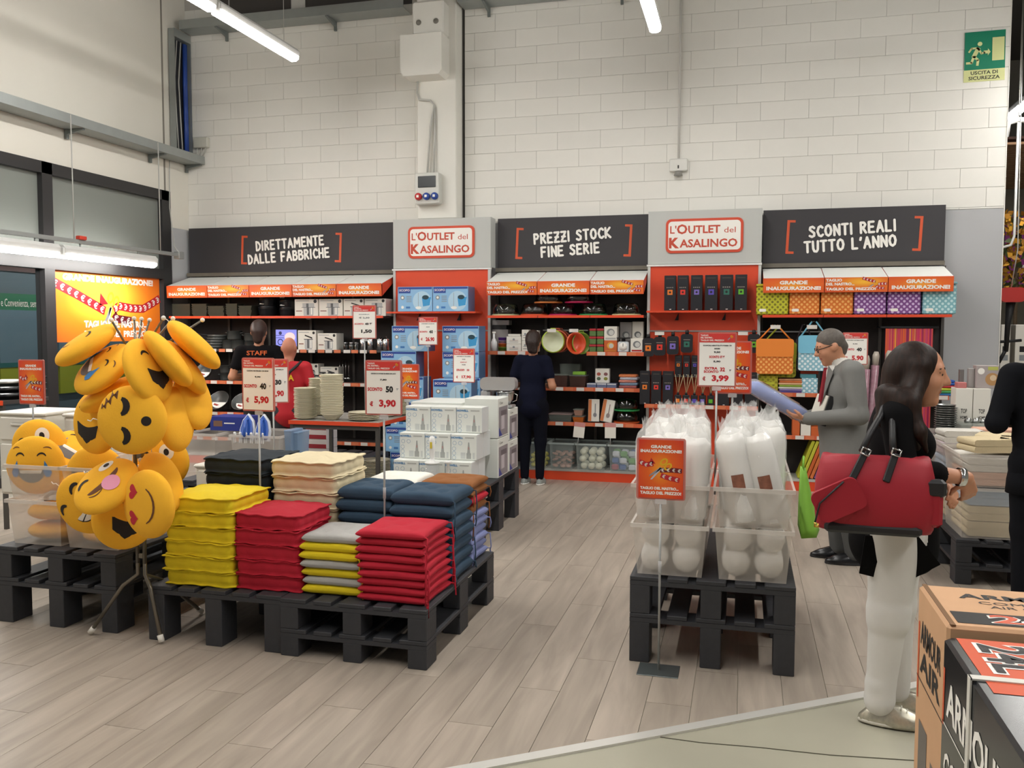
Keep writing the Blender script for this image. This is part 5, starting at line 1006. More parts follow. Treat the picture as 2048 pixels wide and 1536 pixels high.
for x, y in ((1155, 862), (1218, 863)):
    c = onY(x, y, 9.36); t = thing('bin_price_card', 'small white price card clipped on the bin of %s' % ('pink brown dishes' if x < 1200 else 'white twine balls'), 'price tag', (c.x, 9.46, c.z), rot=(0, .1 if x < 1200 else 0, .1)); MB().box(-.06, .06, -.002, 0, -.085, .085, CARDW).build('card', t); MB().box(-.06, .06, -.003, -.002, .035, .085, mat('card_pink', 'c98a86', .5)).build('card_header', t); MB().tube([(0, 0, -.085), (0, .0, -.16)], .004, POLE, 6).build('clip', t)
# ---- emoji cushions
YEL = mat('emoji_plush', 'fcbb36', .85, noise=.05, nscale=12, bump=.1, bscale=120, spec=.2)
EK = mat('emoji_black', '1d1512', .7); EW = mat('emoji_white', 'f2ece0', .7); EB = mat('emoji_blue', '3d84c4', .7); ER = mat('emoji_red', 'c41f33', .7); EP = mat('emoji_pink', 'f0a0bc', .7); EBR = mat('emoji_brown', '6a3d1c', .7); EG = mat('emoji_grey', '6d6a68', .7)
ER0, ET = .17, .056
def esurf(x, y): r = min(math.hypot(x, y)/ER0, .999); return ET*(1-r**2.6)**.5
def eproto():
    b = MB(); n = 12; pr = [(ER0*math.sin(math.pi/2*k/n), -ET*(1-(math.sin(math.pi/2*k/n))**2.6)**.5) for k in range(n)]+[(ER0, 0)]; pr += [(r, -z) for r, z in pr[-2::-1]]
    return b.lathe(pr, YEL, 36)
EMESH = None
def patch(poly, m, parent, name, off=.0016, rings=4):
    cx = sum(p[0] for p in poly)/len(poly); cy = sum(p[1] for p in poly)/len(poly); n = len(poly); vs = [(cx*ER0, cy*ER0, esurf(cx*ER0, cy*ER0)+off)]; fs = []
    for k in range(1, rings+1):
        for p in poly: x, y = (cx+(p[0]-cx)*k/rings)*ER0, (cy+(p[1]-cy)*k/rings)*ER0; vs.append((x, y, esurf(x, y)+off))
    for i in range(n): fs.append((0, 1+i, 1+(i+1) % n))
    for k in range(rings-1):
        for i in range(n): j = (i+1) % n; fs.append((1+k*n+i, 1+(k+1)*n+i, 1+(k+1)*n+j, 1+k*n+j))
    a = sum(poly[i][0]*poly[(i+1) % n][1]-poly[(i+1) % n][0]*poly[i][1] for i in range(n))
    if a < 0: fs = [f[::-1] for f in fs]
    return MB().add(vs, fs, m, True).build(name, parent)
def ell(cx, cy, rx, ry, n=20, a0=0, a1=360): return [(cx+rx*math.cos(math.radians(a0+(a1-a0)*k/n)), cy+ry*math.sin(math.radians(a0+(a1-a0)*k/n))) for k in range(n if a1-a0 == 360 else n+1)]
def arc(cx, cy, r, w, a0, a1, n=12):           # curved stroke
    return [(cx+(r+w/2)*math.cos(math.radians(a0+(a1-a0)*k/n)), cy+(r+w/2)*math.sin(math.radians(a0+(a1-a0)*k/n))) for k in range(n+1)]+[(cx+(r-w/2)*math.cos(math.radians(a1+(a0-a1)*k/n)), cy+(r-w/2)*math.sin(math.radians(a1+(a0-a1)*k/n))) for k in range(n+1)]
def arcpatch(cx, cy, r, w, a0, a1, m, t, nm, segs=8):
    vs = []; fs = []
    for k in range(segs+1):
        a = math.radians(a0+(a1-a0)*k/segs); ww = w*(1-.55*abs(2*k/segs-1)**2)
        for rr in (r+ww/2, r-ww/2): x, y = (cx+rr*math.cos(a))*ER0, (cy+rr*math.sin(a))*ER0; vs.append((x, y, esurf(x, y)+.0018))
    for k in range(segs): fs.append((2*k, 2*k+1, 2*k+3, 2*k+2))
    MB().add(vs, fs if a1 < a0 else [f[::-1] for f in fs], m, True).build(nm, t)
def face(t, kind):
    A = lambda *a: arcpatch(*a[:6], a[6], t, a[7])
    if kind == 'joy':
        for sg in (-1, 1): A(sg*.36, .3, .15, .06, 20, 160, EK, 'eye'); A(sg*.5, .45, .2, .035, 60 if sg < 0 else 40, 140 if sg < 0 else 120, EBR, 'eyebrow'); patch([(sg*.46, .2), (sg*.68, -.2), (sg*.62, -.36), (sg*.48, -.36), (sg*.42, -.2)], EB, t, 'tear', .003)
        patch(ell(0, -.1, .48, .46, 16, 180, 360), EG, t, 'mouth'); patch([(-.4, -.12), (.4, -.12), (.34, -.24), (-.34, -.24)], EW, t, 'teeth', .003)
    elif kind == 'sleep':
        for sg in (-1, 1): A(sg*.42, .26, .24, .2, 200, 340, EK, 'eye')
        patch(ell(0, -.52, .14, .14), EK, t, 'mouth')
        for k, (x, y, s) in enumerate(((.42, .72, .08), (.56, .58, .1), (.74, .42, .12))): patch([(x-s, y+s), (x+s, y+s), (x-s*.3, y-s*.7), (x+s, y-s*.7), (x+s, y-s), (x-s, y-s), (x+s*.3, y+s*.7), (x-s, y+s*.7)], EBR, t, 'letter_z', .002, 2)
    elif kind == 'open':
        patch([(-.5, -.02), (.5, -.02), (.42, -.4), (.0, -.66), (-.42, -.4)], EK, t, 'mouth')
        for sg in (-1, 1): A(sg*.36, .34, .16, .08, 20, 160, EK, 'eye')
    elif kind == 'smile':
        for sg in (-1, 1): A(sg*.38, .2, .24, .07, 30, 150, EK, 'eye')
        A(0, -.05, .5, .06, 200, 340, EBR, 'mouth')
    elif kind == 'grin':
        for sg in (-1, 1): A(sg*.42, .3, .2, .13, 20, 160, EK, 'eye')
        patch(ell(0, -.12, .44, .4, 14, 180, 360), EW, t, 'teeth'); patch([(-.02, -.13), (.02, -.13), (.02, -.5), (-.02, -.5)], EK, t, 'teeth_line', .003, 2); patch([(-.42, -.28), (.42, -.28), (.4, -.32), (-.4, -.32)], EK, t, 'teeth_line', .003, 3)
        arcpatch(0, -.12, .43, .04, 180, 360, EK, t, 'lip', 14)
    elif kind == 'tongue':
        A(-.4, .3, .2, .13, 20, 160, EK, 'eye'); patch(ell(.42, .34, .24, .18), EW, t, 'eye'); patch(ell(.44, .34, .09, .09), EK, t, 'pupil', .003); A(-.3, -.1, .3, .04, 200, 300, EBR, 'cheek_line')
        patch(ell(0, -.08, .56, .3, 16, 180, 360), EBR, t, 'mouth'); patch(ell(.1, -.42, .26, .3), EP, t, 'tongue', .0032)
    elif kind == 'heart':
        for sg in (-1, 1):
            pl = []
            for k in range(24): a = 6.2832*k/24; pl.append((sg*.38+.0135*16*math.sin(a)**3, .3+.0135*(13*math.cos(a)-5*math.cos(2*a)-2*math.cos(3*a)-math.cos(4*a))))
            patch(pl, ER, t, 'heart_eye')
        A(0, .0, .55, .07, 205, 335, EBR, 'mouth')
    elif kind == 'cool':
        patch([(-.78, .28), (.78, .28), (.76, .16), (.12, .14), (.0, .2), (-.12, .14), (-.76, .16)], EK, t, 'glasses_bar'); 
        for sg in (-1, 1): patch([(sg*.7, .16), (sg*.14, .14), (sg*.2, -.12), (sg*.42, -.2), (sg*.64, -.1)], EG, t, 'lens', .0026)
        A(.05, -.25, .3, .05, 210, 330, EBR, 'mouth')
    elif kind == 'wink':
        A(-.36, .28, .18, .09, 20, 160, EK, 'eye'); patch(ell(.4, .34, .25, .28), EW, t, 'eye'); patch(ell(.4, .34, .09, .12), EK, t, 'pupil', .003); patch(ell(0, -.12, .56, .42, 16, 180, 360), EG, t, 'mouth'); patch(ell(.05, -.4, .24, .2), EP, t, 'tongue', .003)
def emoji(label, px, py, Y, ang, tilt, kind, up=90, group='emoji cushions on the rack', loop=None, scale=1, pos=None):
    """ang: direction in the picture that the face turns to, tilt: degrees the face turns towards the viewer; up: direction of the forehead"""
    global EMESH
    a, tl = math.radians(ang), math.radians(tilt); n = (_R*math.cos(a)+_U*math.sin(a))*math.cos(tl)-_fw*math.sin(tl); u = math.radians(up); uv = _R*math.cos(u)+_U*math.sin(u)
    uv = (uv-n*uv.dot(n)).normalized(); xv = uv.cross(n).normalized(); c = pos if pos is not None else onY(px, py, Y)
    t = thing('emoji_cushion', label, 'cushion', group=group); t.matrix_world = Matrix(((xv.x, uv.x, n.x, c[0]), (xv.y, uv.y, n.y, c[1]), (xv.z, uv.z, n.z, c[2]), (0, 0, 0, 1))) @ Matrix.Scale(scale, 4)
    if EMESH is None: EMESH = eproto().build('plush_body', t).data
    else: place(EMESH, 'plush_body', t)
    if kind: face(t, kind)
    if loop: MB().tube([(0, ER0-.004, 0), (.008, ER0+.02, .004), (-.006, ER0+.035, 0), (0, ER0+.05, 0)], .0025, EW, 5).build('hang_loop', t)
    return t
EM = [('closed eye emoji cushion jutting from the top of rack above the joy face', 172, 690, 3.80, 120, 22, 'smile', 40, 1), ('joy face emoji cushion with blue tear hanging high on the rack', 207, 738, 3.80, 122, 38, 'joy', 25, 1), ('plain sided emoji cushion just below the joy face on rack', 224, 788, 3.88, 118, 8, 'smile', 30, 1),
 ('open mouthed emoji cushion half behind the sleeping face', 193, 845, 3.93, 180, 62, 'open', 80, 1), ('sleeping emoji cushion with small z letters hanging on its side', 265, 840, 3.64, 270, 86, 'sleep', 180, 1), ('emoji cushion turned away beside the sleeping face', 352, 838, 3.9, 5, 4, None, 90, 1), ('emoji cushion turned away behind the one beside the sleeping face', 386, 798, 4.06, 15, 6, None, 90, 1),
 ('narrow hanging emoji cushion with dark mouth edge above sleeping face', 296, 742, 3.72, 20, 10, 'open', 100, 1), ('sideways emoji cushion hanging next to the dark mouth one', 336, 718, 3.80, 40, -18, None, 130, 1), ('sideways emoji cushion wedged between two others on rack', 368, 735, 3.98, 38, -14, None, 130, 1), ('outermost sideways emoji cushion at the steel shelf side of rack', 388, 690, 3.97, 48, -12, None, 130, 1),
 ('toothy grinning emoji cushion low on the rack', 172, 1006, 3.86, 230, 74, 'grin', 150, 1), ('winking emoji cushion with pink tongue low on the rack', 213, 972, 3.70, 110, 44, 'tongue', 140, 1), ('heart eyed emoji cushion low on the rack', 298, 1008, 3.66, 185, 62, 'heart', 180, 1), ('open mouthed emoji cushion hanging under the heart eyed one', 250, 1034, 3.9, 5, 46, 'open', 75, 1), ('emoji cushion turned away behind the heart eyed one', 322, 965, 3.98, 20, 10, None, 90, 1)]
for a in EM: emoji(a[0], a[1], a[2], a[3], a[4], a[5], a[6], a[7], loop=a[8])
# rack
RX, RY = onY(277, 900, 3.98).x, 3.98
t = thing('cushion_rack', 'bare steel tripod rack with white tipped arms holding emoji cushions', 'rack', (RX, RY, 0)); RK = mat('rack_steel', '7d776c', .35, .8); WT = mat('white_tip', 'e6e2d8', .5)
for sg in (-1, 1): MB().tube([(sg*.022, 0, .42), (sg*.022, 0, 1.62)], .011, RK, 8).build('upright', t)
for z in (.46, .56, 1.0, 1.5): MB().box(-.03, .03, -.004, .004, z-.012, z+.012, RK).build('brace_plate', t)
f1, f2 = onZ(182, 1270, 0), onZ(323, 1288, 0)
for sx, f in ((-1, f1), (1, f2), (1, Vector((RX+.05, RY+.45, 0)))):
    e = Vector((f.x-RX, f.y-RY, .02)); lg = MB().tube([(sx*.022, 0, .6), (sx*.022, 0, .36), (e.x*.3+sx*.02, e.y*.3, .29), tuple(e)], .011, RK, 8).build('leg', t); d = (e-Vector((e.x*.3, e.y*.3, .29))).normalized()
    MB().tube([tuple(e-d*.03), tuple(e+d*.008)], .016, WT, 8).build('foot_cap', lg)
for k, (x, y, YY) in enumerate(((223, 640, 3.8), (268, 637, 4.05), (283, 638, 4.1), (299, 640, 4.15), (327, 636, 3.8), (346, 637, 4.0), (405, 640, 4.05))):
    p = onY(x, y, YY); a = MB().tube([(0, 0, 1.5), ((p.x-RX)*.5, (p.y-RY)*.5, 1.5+(p.z-1.5)*.5), (p.x-RX, p.y-RY, p.z)], .006, RK, 6).build('arm', t); q = MB(); ball(q, (p.x-RX, p.y-RY, p.z), .012, WT); q.build('ball_tip', a)
for k, (x, y, YY) in enumerate(((237, 917, 3.85), (281, 920, 3.9), (305, 925, 3.95))):
    p = onY(x, y, YY); a = MB().tube([(0, 0, .85), (p.x-RX, p.y-RY, p.z)], .006, RK, 6).build('arm', t); q = MB(); ball(q, (p.x-RX, p.y-RY, p.z), .012, WT); q.build('ball_tip', a)
# bins of emoji cushions on the pallet
FROST2 = mat('frosted_bin', 'e4dcd2', .3, alpha=.36); FRIM = mat('frosted_bin_rim', 'e8e2da', .3, alpha=.62)
def fbin(label, x, y, z, w, d, h, group, nm='storage_bin'):
    t = thing(nm, label, 'bin', (x, y, z), group=group); bin_geo(t, w, d, h, .022, FROST2, FRIM); return t
for ci, (cx, wh) in enumerate(((-3.905, 'under the joy face cushion'), (-3.525, 'under the sunglasses cushion'))):
    fbin('lower frosted bin %s' % wh, cx, 4.36, .441, .365, .56, .26, 'frosted emoji bins'); fbin('upper frosted bin %s' % wh, cx, 4.36, .703, .365, .56, .2, 'frosted emoji bins')
    for k in range(2): emoji('%s flat emoji cushion packed in the lower bin %s' % (('bottom', 'upper')[k], wh), 0, 0, 0, 90, 0, None, 0, 'binned emoji cushions', None, .94, (cx+.004, 4.26, .441+.06+.112*k))
    emoji('flat emoji cushion lying in the upper bin %s' % wh, 0, 0, 0, 90, 0, None, 0, 'binned emoji cushions', None, .94, (cx, 4.36, .703+.06))
emoji('joy face emoji cushion with blue tears standing in a bin', 72, 930, 4.16, 270, 86, 'joy', 90, 'standing emoji cushions in bins'); emoji('white eyed emoji cushion behind the joy face in bin', 80, 893, 4.42, 270, 84, 'wink', 110, 'standing emoji cushions in bins')
emoji('sunglasses emoji cushion standing in a bin', 193, 950, 4.16, 270, 84, 'cool', 88, 'standing emoji cushions in bins'); emoji('winking tongue emoji cushion standing behind the rack', 322, 922, 4.5, 270, 80, 'wink', 100, 'standing emoji cushions in bins'); emoji('emoji cushion lying turned behind the sunglasses face', 150, 905, 4.5, 60, 40, 'joy', 60, 'standing emoji cushions in bins')
# white drawer units behind
DRW = mat('drawer_plastic', 'dcd8cc', .45)
def drawers(label, x, y, w, d, z0, n, hh):
    t = thing('drawer_unit', label, 'drawers', (x, y, z0), group='white plastic drawer units'); H = n*hh
    MB().box(-w/2, w/2, -d/2, d/2, 0, H, DRW, .008).build('carcass', t); MB().box(-w/2-.012, w/2+.012, -d/2-.012, d/2+.012, H, H+.025, DRW, .008).build('top', t)
    for k in range(n):
        o = MB().box(-w/2+.02, w/2-.02, -d/2-.012, -d/2, k*hh+.015, (k+1)*hh-.015, DRW, .006).build('drawer_front', t); MB().box(-w*.2, w*.2, -d/2-.022, -d/2-.012, k*hh+hh*.62, k*hh+hh*.72, DRW, .004).build('grip', o)
pallet('lower charcoal pallet under the white drawer units', -4.9, 5.25, 0, .25, w=.8, d=.72); pallet('upper charcoal pallet under the white drawer units', -4.9, 5.25, .251, .18, w=.8, d=.72); pallet('lower charcoal pallet under the drawer unit behind the rack', -4.08, 5.25, 0, .25, d=.72); pallet('upper charcoal pallet under the drawer unit behind the rack', -4.08, 5.25, .251, .18, d=.72)
c = onY(45, 835, 5.3); drawers('white drawer unit under the small opening poster', c.x-.06, 5.55, .42, .4, .432, 3, .2); c = onY(170, 835, 5.3); drawers('white drawer unit behind the emoji rack', c.x-.02, 5.55, .42, .4, .432, 3, .2); drawers('low white drawer unit beside the dark navy cushions', -3.5, 5.5, .38, .4, .432, 2, .14)
# ---- bins of white pillow rolls
WR = mat('white_pillow_roll', 'e9e7e2', .8, noise=.03, bump=.12, bscale=30); WRAP = mat('clear_wrap', 'f4f4f2', .15, alpha=.28)
def wroll(r, L, seed, crown=True):
    R = random.Random(seed); b = MB(); n = 20; vs = []; fs = []; prof = [(0, 0), (r*.7, .004), (r*.96, .03), (r, .08), (r*.98, L*.5), (r, L-.09), (r*.93, L-.03), (r*.6, L), (0, L-.008)]
    for j, (rr, z) in enumerate(prof):
        for i in range(n): a = 6.2832*i/n; q = rr*(1+.03*math.sin(3*a+j+seed)+.02*math.sin(7*a+seed*2)); vs.append((q*math.cos(a), q*math.sin(a), z+.008*math.sin(2*a+seed)*(j > 5)))
    for j in range(len(prof)-1):
        for i in range(n): k = (i+1) % n; fs.append((j*n+i, j*n+k, (j+1)*n+k, (j+1)*n+i))
    return b.add(vs, fs, WR, True)
def wcrown(r, L, seed):
    R = random.Random(seed); b = MB(); n = 18; vs = []; fs = []
    for j, (rr, z) in enumerate(((1.03, L*.05), (1.045, L*.5), (1.05, L-.08), (1.0, L-.02), (.75, L+.02), (.5, L+.05), (.55, L+.085))):
        for i in range(n): a = 6.2832*i/n; k = 1+(.16*R.uniform(-1, 1) if j > 3 else .01*R.uniform(-1, 1)); vs.append((r*rr*k*math.cos(a), r*rr*k*math.sin(a), z+(.025*R.uniform(-1, 1) if j > 4 else 0)))
    for j in range(6):
        for i in range(n): k = (i+1) % n; fs.append((j*n+i, j*n+k, (j+1)*n+k, (j+1)*n+i))
    return b.add(vs, fs, WRAP, False)
_wr = {}
def pillow(label, loc, rot, r=.085, L=.52, seed=0, wrap=True, lab=False, group='standing pillow rolls'):
    t = thing('pillow_roll', label, 'pillow', loc, group=group, rot=rot)
    kx = (round(r, 3), round(L, 2), seed % 3)
    if kx not in _wr: _wr[kx] = (wroll(r, L, seed % 3).build('roll', t).data, None)
    else: place(_wr[kx][0], 'roll', t)
    if wrap: wcrown(r, L, seed).build('wrapper', t)
    if lab:
        q = MB(); n = 6; vs = []
        for i in range(n+1):
            a = math.radians(-110+40*i/n)
            for z in (L*.42, L*.58): vs.append((r*1.06*math.cos(a), r*1.06*math.sin(a), z))
        q.add(vs, [(2*i, 2*i+2, 2*i+3, 2*i+1) for i in range(n)], mat('roll_label', '8a5a48', .4, noise=.6, nscale=40), True); q.build('paper_label', t)
BX = (-.345, .06); BWD = .365
for ci, cx in enumerate(BX):
    side = ('on the poster side', 'on the aisle side')[ci]
    for ri, cy in enumerate((4.66, 5.25)):
        rn = ('front', 'rear')[ri]
        fbin('lower %s frosted bin of white rolls %s' % (rn, side), cx, cy, .441, BWD, .54, .265, 'frosted bins of white rolls'); fbin('upper %s frosted bin of white rolls %s' % (rn, side), cx, cy, .708, BWD, .54, .2, 'frosted bins of white rolls')
    for k in range(4): pillow('%s %s rolled pillow lying in the lower bin %s' % (('left', 'right')[k % 2] if 0 else ('inner', 'outer')[(k+ci) % 2], ('bottom', 'upper')[k//2], side), (cx+(-.08, .08)[k % 2]+.006*(k//2), 4.415, .441+.082+.125*(k//2)), (-math.pi/2, 0, 0), .071, .48, k+ci, False, group='lying pillow rolls')
pl = [(-.435, 4.48, .0, -.03, 0, 0), (-.345, 4.65, .0, .02, 1, 1), (-.25, 4.48, .02, .05, 2, 0), (-.435, 4.82, 0, 0, 0, 0), (-.255, 4.82, 0, .02, 1, 0), (-.42, 5.15, 0, -.02, 2, 0), (-.27, 5.18, 0, .03, 0, 0), (-.35, 5.38, 0, 0, 1, 0),
      (.03, 4.475, 0, -.2, 1, 1), (.165, 4.49, 0, -.24, 2, 1), (-.03, 4.74, 0, -.02, 0, 0), (.14, 4.78, 0, .0, 1, 1), (-.02, 5.12, 0, 0, 2, 0), (.13, 5.15, 0, .02, 0, 0), (.04, 5.36, 0, 0, 1, 0)]
nm = ['behind the floor pole poster', 'second along in the front poster side bin', 'nearest the middle gap in front poster side bin', 'behind the poster roll', 'fifth in the poster side bins', 'sixth in the poster side bins', 'seventh in the poster side bins', 'rearmost in the poster side bins', 'leaning at the very front of the aisle side bin', 'leaning second in the aisle side bin', 'nearest the middle gap in aisle side bin', 'by the lime bag', 'in the rear aisle side bin by the gap', 'in the rear aisle side bin by the lime bag', 'rearmost in the aisle side bins']
for k, (x, y, rx, ry, sd, lb) in enumerate(pl): pillow('white wrapped pillow roll %s' % nm[k], (x, y, .716), (rx, ry, 0), .082, .42 if k in (0, 1, 2) else .45, k, True, lb)
# lime carrier bag
t = thing('lime_bag', 'lime green fabric bag hanging beside the white roll bins', 'bag', (.30, 4.78, .62)); LB = mat('lime_fabric', '7fb53a', .7); m = MB(); n = 8; vs = []; fs = []
for i in range(n+1):
    z = .34*(1-i/n); wd = .02+.11*math.sin(min(i/n*1.5, 1.5)); vs += [(0, -.02-wd, z), (.02+.06*i/n, -wd*.5, z-.01), (.025+.08*i/n, wd*.6, z), (0, .05+wd, z)]
for i in range(n):
    for k in range(4): j = (k+1) % 4; fs.append((4*i+k, 4*i+4+k, 4*i+4+j, 4*i+j))
fs.append((0, 1, 2, 3)); fs.append((4*n+3, 4*n+2, 4*n+1, 4*n)); m.add(vs, fs, LB, True).build('bag', t); MB().tube([(.01, -.02, .33), (.012, 0, .4), (.012, .04, .33)], .006, LB, 6).build('handle', t)
# ---- white blender and mixer boxes
HW = mat('howell_carton', 'dfe2dc', .5); HWS = mat('howell_side', 'd2d6d6', .5); PHB = mat('howell_blue', '4a84b4', .5)
def howell(q, w, h):
    y = -.0012; q.text('HOWELL', PHB, -w*.26, h*.87, h*.085, y, w=w*.46, bold=.05); rect(q, w*.05, w*.4, h*.85, h*.9, mat('how_grey', 'b4b6b2', .5), y)
    for k, (x, z) in enumerate(((-.36, .66), (-.14, .66), (-.38, .44), (-.38, .26), (-.38, .09))):
        for a in range(10):
            a0, a1 = 6.283*a/10, 6.283*(a+1)/10; r0, r1 = h*.07, h*.08; q.add([(w*x+r0*math.cos(a0), y, h*z+r0*math.sin(a0)), (w*x+r1*math.cos(a0), y, h*z+r1*math.sin(a0)), (w*x+r1*math.cos(a1), y, h*z+r1*math.sin(a1)), (w*x+r0*math.cos(a1), y, h*z+r0*math.sin(a1))], [(0, 1, 2, 3)], PHB)
    G1 = mat('how_pic', 'a0a3a0', .5); rect(q, -w*.12, w*.06, h*.06, h*.3, mat('how_pic2', 'c6cac8', .5), y); rect(q, w*.34, w*.42, h*.06, h*.3, mat('how_pic2', 'c6cac8', .5), y); rect(q, w*.1, w*.28, h*.06, h*.28, G1, y); q.add([(w*.13, y, h*.28), (w*.25, y, h*.28), (w*.21, y, h*.7), (w*.17, y, h*.7)], [(0, 1, 2, 3)], G1); rect(q, w*.165, w*.21, h*.42, h*.52, mat('how_red', 'b08a84', .5), y-.0002)
Y0 = 6.45
for row in range(3):
    yy = Y0+.1*row; z = .441+.206*row; xl = px0(787+12.5*row, yy, 900)
    for k in range(3):
        for dd in range(2 if row < 2 else 1):
            carton_m('blender_box', '%s row white blender box, %s along from the plates%s' % (('bottom', 'middle', 'top')[row], ('first', 'second', 'third')[k], (' in front', ' behind')[dd] if row < 2 else ''), 'box', xl+.107+.218*k, yy+.19*dd, .214, .185, z, .204, HW, howell if dd == 0 else None, 'white blender boxes', 0, HWS)
def mixbox(label, x, Y, w, d, z, h):
    t = thing('mixer_box', label, 'box', (x, Y, z), group='tall mixer boxes'); MB().box(-w/2, w/2, 0, d, 0, h, HW, .004).build('box', t); q = MB(); q.M = Matrix.Translation((w/2+.0012, d/2, 0)) @ Matrix.Rotation(math.pi/2, 4, 'Z')
    rect(q, -d*.42, d*.42, h*.04, h*.78, mat('mix_pic', '8f8b90', .5), -.0002); rect(q, -d*.2, d*.1, h*.2, h*.62, mat('mix_steel', 'c2bcc2', .5), -.0006); rect(q, -d*.24, d*.3, h*.55, h*.68, mat('mix_steel_d', '6a666c', .5), -.001); q.add([(-d*.42, -.0008, h*.04), (-d*.1, -.0008, h*.04), (-d*.42, -.0008, h*.28)], [(0, 1, 2)], BLUD); q.text('Ciao', PRINTK, -d*.2, h*.88, h*.06, -.0006, w=d*.3); q.build('print', t)
    return t
for k in range(2):
    mixbox('%s tall mixer box at the aisle end of the blender boxes' % ('lower', 'upper')[k], -2.105, 6.95, .29, .33, .441+.335*k, .33); mixbox('%s tall mixer box at the far corner of its pallet' % ('lower', 'upper')[k], -2.085, 7.3, .25, .31, .441+.275*k, .27)
carton_m('mixer_box', 'wide white mixer box lying behind the blender boxes', 'box', -2.52, 7.0, .46, .5, .441, .62, HW, lambda q, w, h: q.text('Ciao', PRINTK, -w*.2, h*.94, h*.03, -.0012, w=w*.3))
t = thing('stand_mixer', 'silver stand mixer with steel bowl on top of its boxes', 'mixer', (px0(998, 7.45, 780), 7.45, .993)); t.scale = (.8, .8, .8); SIL = mat('mixer_silver', 'b4b6b8', .3, .5)
MB().box(-.19, .17, -.1, .1, 0, .03, SIL, .01).build('base', t); MB().box(-.2, -.09, -.07, .07, .03, .2, SIL, .03).build('column', t); MB().prism(rrect(.4, .14, .05), -.065, .065, SIL).build('head', t, (.0, 0, .26)); MB().lathe([(0, 0), (.05, 0), (.09, .06), (.1, .14), (.105, .14), (.105, .145), (.096, .145), (.085, .06), (0, .008)], CHROME, 24).build('bowl', t, (.07, 0, .03)); MB().tube([(.165, 0, .16), (.21, 0, .14), (.2, 0, .08), (.15, 0, .06)], .006, CHROME, 6).build('bowl_handle', t); MB().lathe([(0, 0), (.03, 0), (.04, .02), (0, .03)], CHROME, 14).build('attachment', t, (.07, 0, .175))
t = thing('hand_blender_set', 'white hand blender standing in its clear beaker before the boxes', 'blender', (px0(866, 6.38, 900), 6.36, .86-.0)); WP = mat('appliance_white', 'ebebe8', .3)
t.location.z = .441; MB().lathe([(0, 0), (.045, 0), (.05, .12), (.052, .2), (.055, .2), (.05, .0)], mat('beaker_clear', 'd8dcdc', .1, alpha=.3), 20).build('beaker', t); MB().lathe([(0, .2), (.058, .2), (.058, .212), (.02, .22), (.018, .25), (.022, .3), (.024, .38), (.018, .41), (0, .415)], WP, 20).build('blender_body', t); MB().box(-.008, .008, -.026, -.022, .32, .37, mat('yellow_button', 'd8c23a', .4)).build('button', t); MB().lathe([(0, 0), (.028, 0), (.02, .04), (.013, .1), (.012, .2), (.03, .21), (.03, .225), (0, .225)], WP, 16).build('whisk_foot', t, (.13, .0, 0))
# ---- plates table
TB0, TB1 = onY(578, 843, 6.9), onY(757, 851, 6.9); TX0, TX1, TZ = TB0.x, TB1.x, .88
t = thing('display_table', 'orange edged grey display table carrying stacks of plates', 'table', ((TX0+TX1)/2, 7.3, 0)); w = TX1-TX0; LEG = mat('table_leg', '55524e', .5, .3)
MB().box(-w/2, w/2, -.4, .4, TZ-.03, TZ, mat('table_top_grey', '8f8c86', .5)).build('top', t); MB().box(-w/2-.004, w/2+.004, -.404, -.4, TZ-.032, TZ+.002, ORANGE).build('front_edge', t); MB().box(w/2, w/2+.004, -.4, .4, TZ-.032, TZ+.002, ORANGE).build('side_edge', t); MB().box(-w/2, w/2, -.38, .38, .28, .3, mat('table_top_grey', '8f8c86', .5)).build('low_shelf', t)
for sx in (-1, 1):
    for sy in (-1, 1): MB().box(sx*(w/2-.02)-.016, sx*(w/2-.02)+.016, sy*.37-.016, sy*.37+.016, 0, TZ-.03, LEG).build('leg', t)
for sy in (-1, 1): MB().box(-w/2, w/2, sy*.37-.012, sy*.37+.012, TZ-.07, TZ-.03, LEG).build('apron_rail', t)
def plate_mesh(r, bowl=False):
    if bowl: return MB().lathe([(0, 0), (r*.5, 0), (r*.55, .006), (r*.85, .04), (r, .056), (r, .06), (r*.97, .06), (r*.82, .044), (r*.5, .01), (0, .008)], CERAM, 28)
    return MB().lathe([(0, 0), (r*.6, 0), (r*.62, .004), (r, .016), (r, .0195), (r*.97, .0195), (r*.6, .007), (0, .006)], CERAM, 28)
_pm = {}
def plates(x, y, z, r, n, pitch, where, bowl=False):
    for k in range(n):
        key = (r, bowl)
        if key not in _pm: o = plate_mesh(r, bowl).build('plate' if not bowl else 'bowl'); _pm[key] = o.data
        else: o = place(_pm[key], 'plate' if not bowl else 'bowl')
        o.location = (x+.002*math.sin(k*2.1), y+.002*math.cos(k*1.3), z+pitch*k); tag(o, 'cream %s, %s in stack %s' % (('plate', 'bowl')[bowl], nth(n-1-k, n), where), 'plate' if not bowl else 'bowl', 'cream plates '+where)
px = lambda x, Y: px0(x, Y, 820)
plates(px(611, 7.05), 7.05, TZ+.001, .1, 23, .0118, 'at the red shirt end of the table'); plates(px(664, 7.05), 7.05, TZ+.001, .102, 24, .0148, 'second from the red shirt end', True); plates(px(640, 7.4), 7.4, TZ+.001, .1, 27, .0125, 'behind the first two stacks')
plates(px(727, 7.08), 7.08, TZ+.001, .135, 5, .014, 'under the 3,90 euro card'); plates(px(772, 7.45), 7.45, TZ+.001, .1, 28, .0122, 'behind the 3,90 euro card'); plates(px(795, 7.5)+.06, 7.62, TZ+.001, .1, 18, .0122, 'beside the small opening poster') if px(795, 7.5)+.16 < TX1 else plates(TX1-.11, 7.62, TZ+.001, .1, 18, .0122, 'beside the small opening poster')
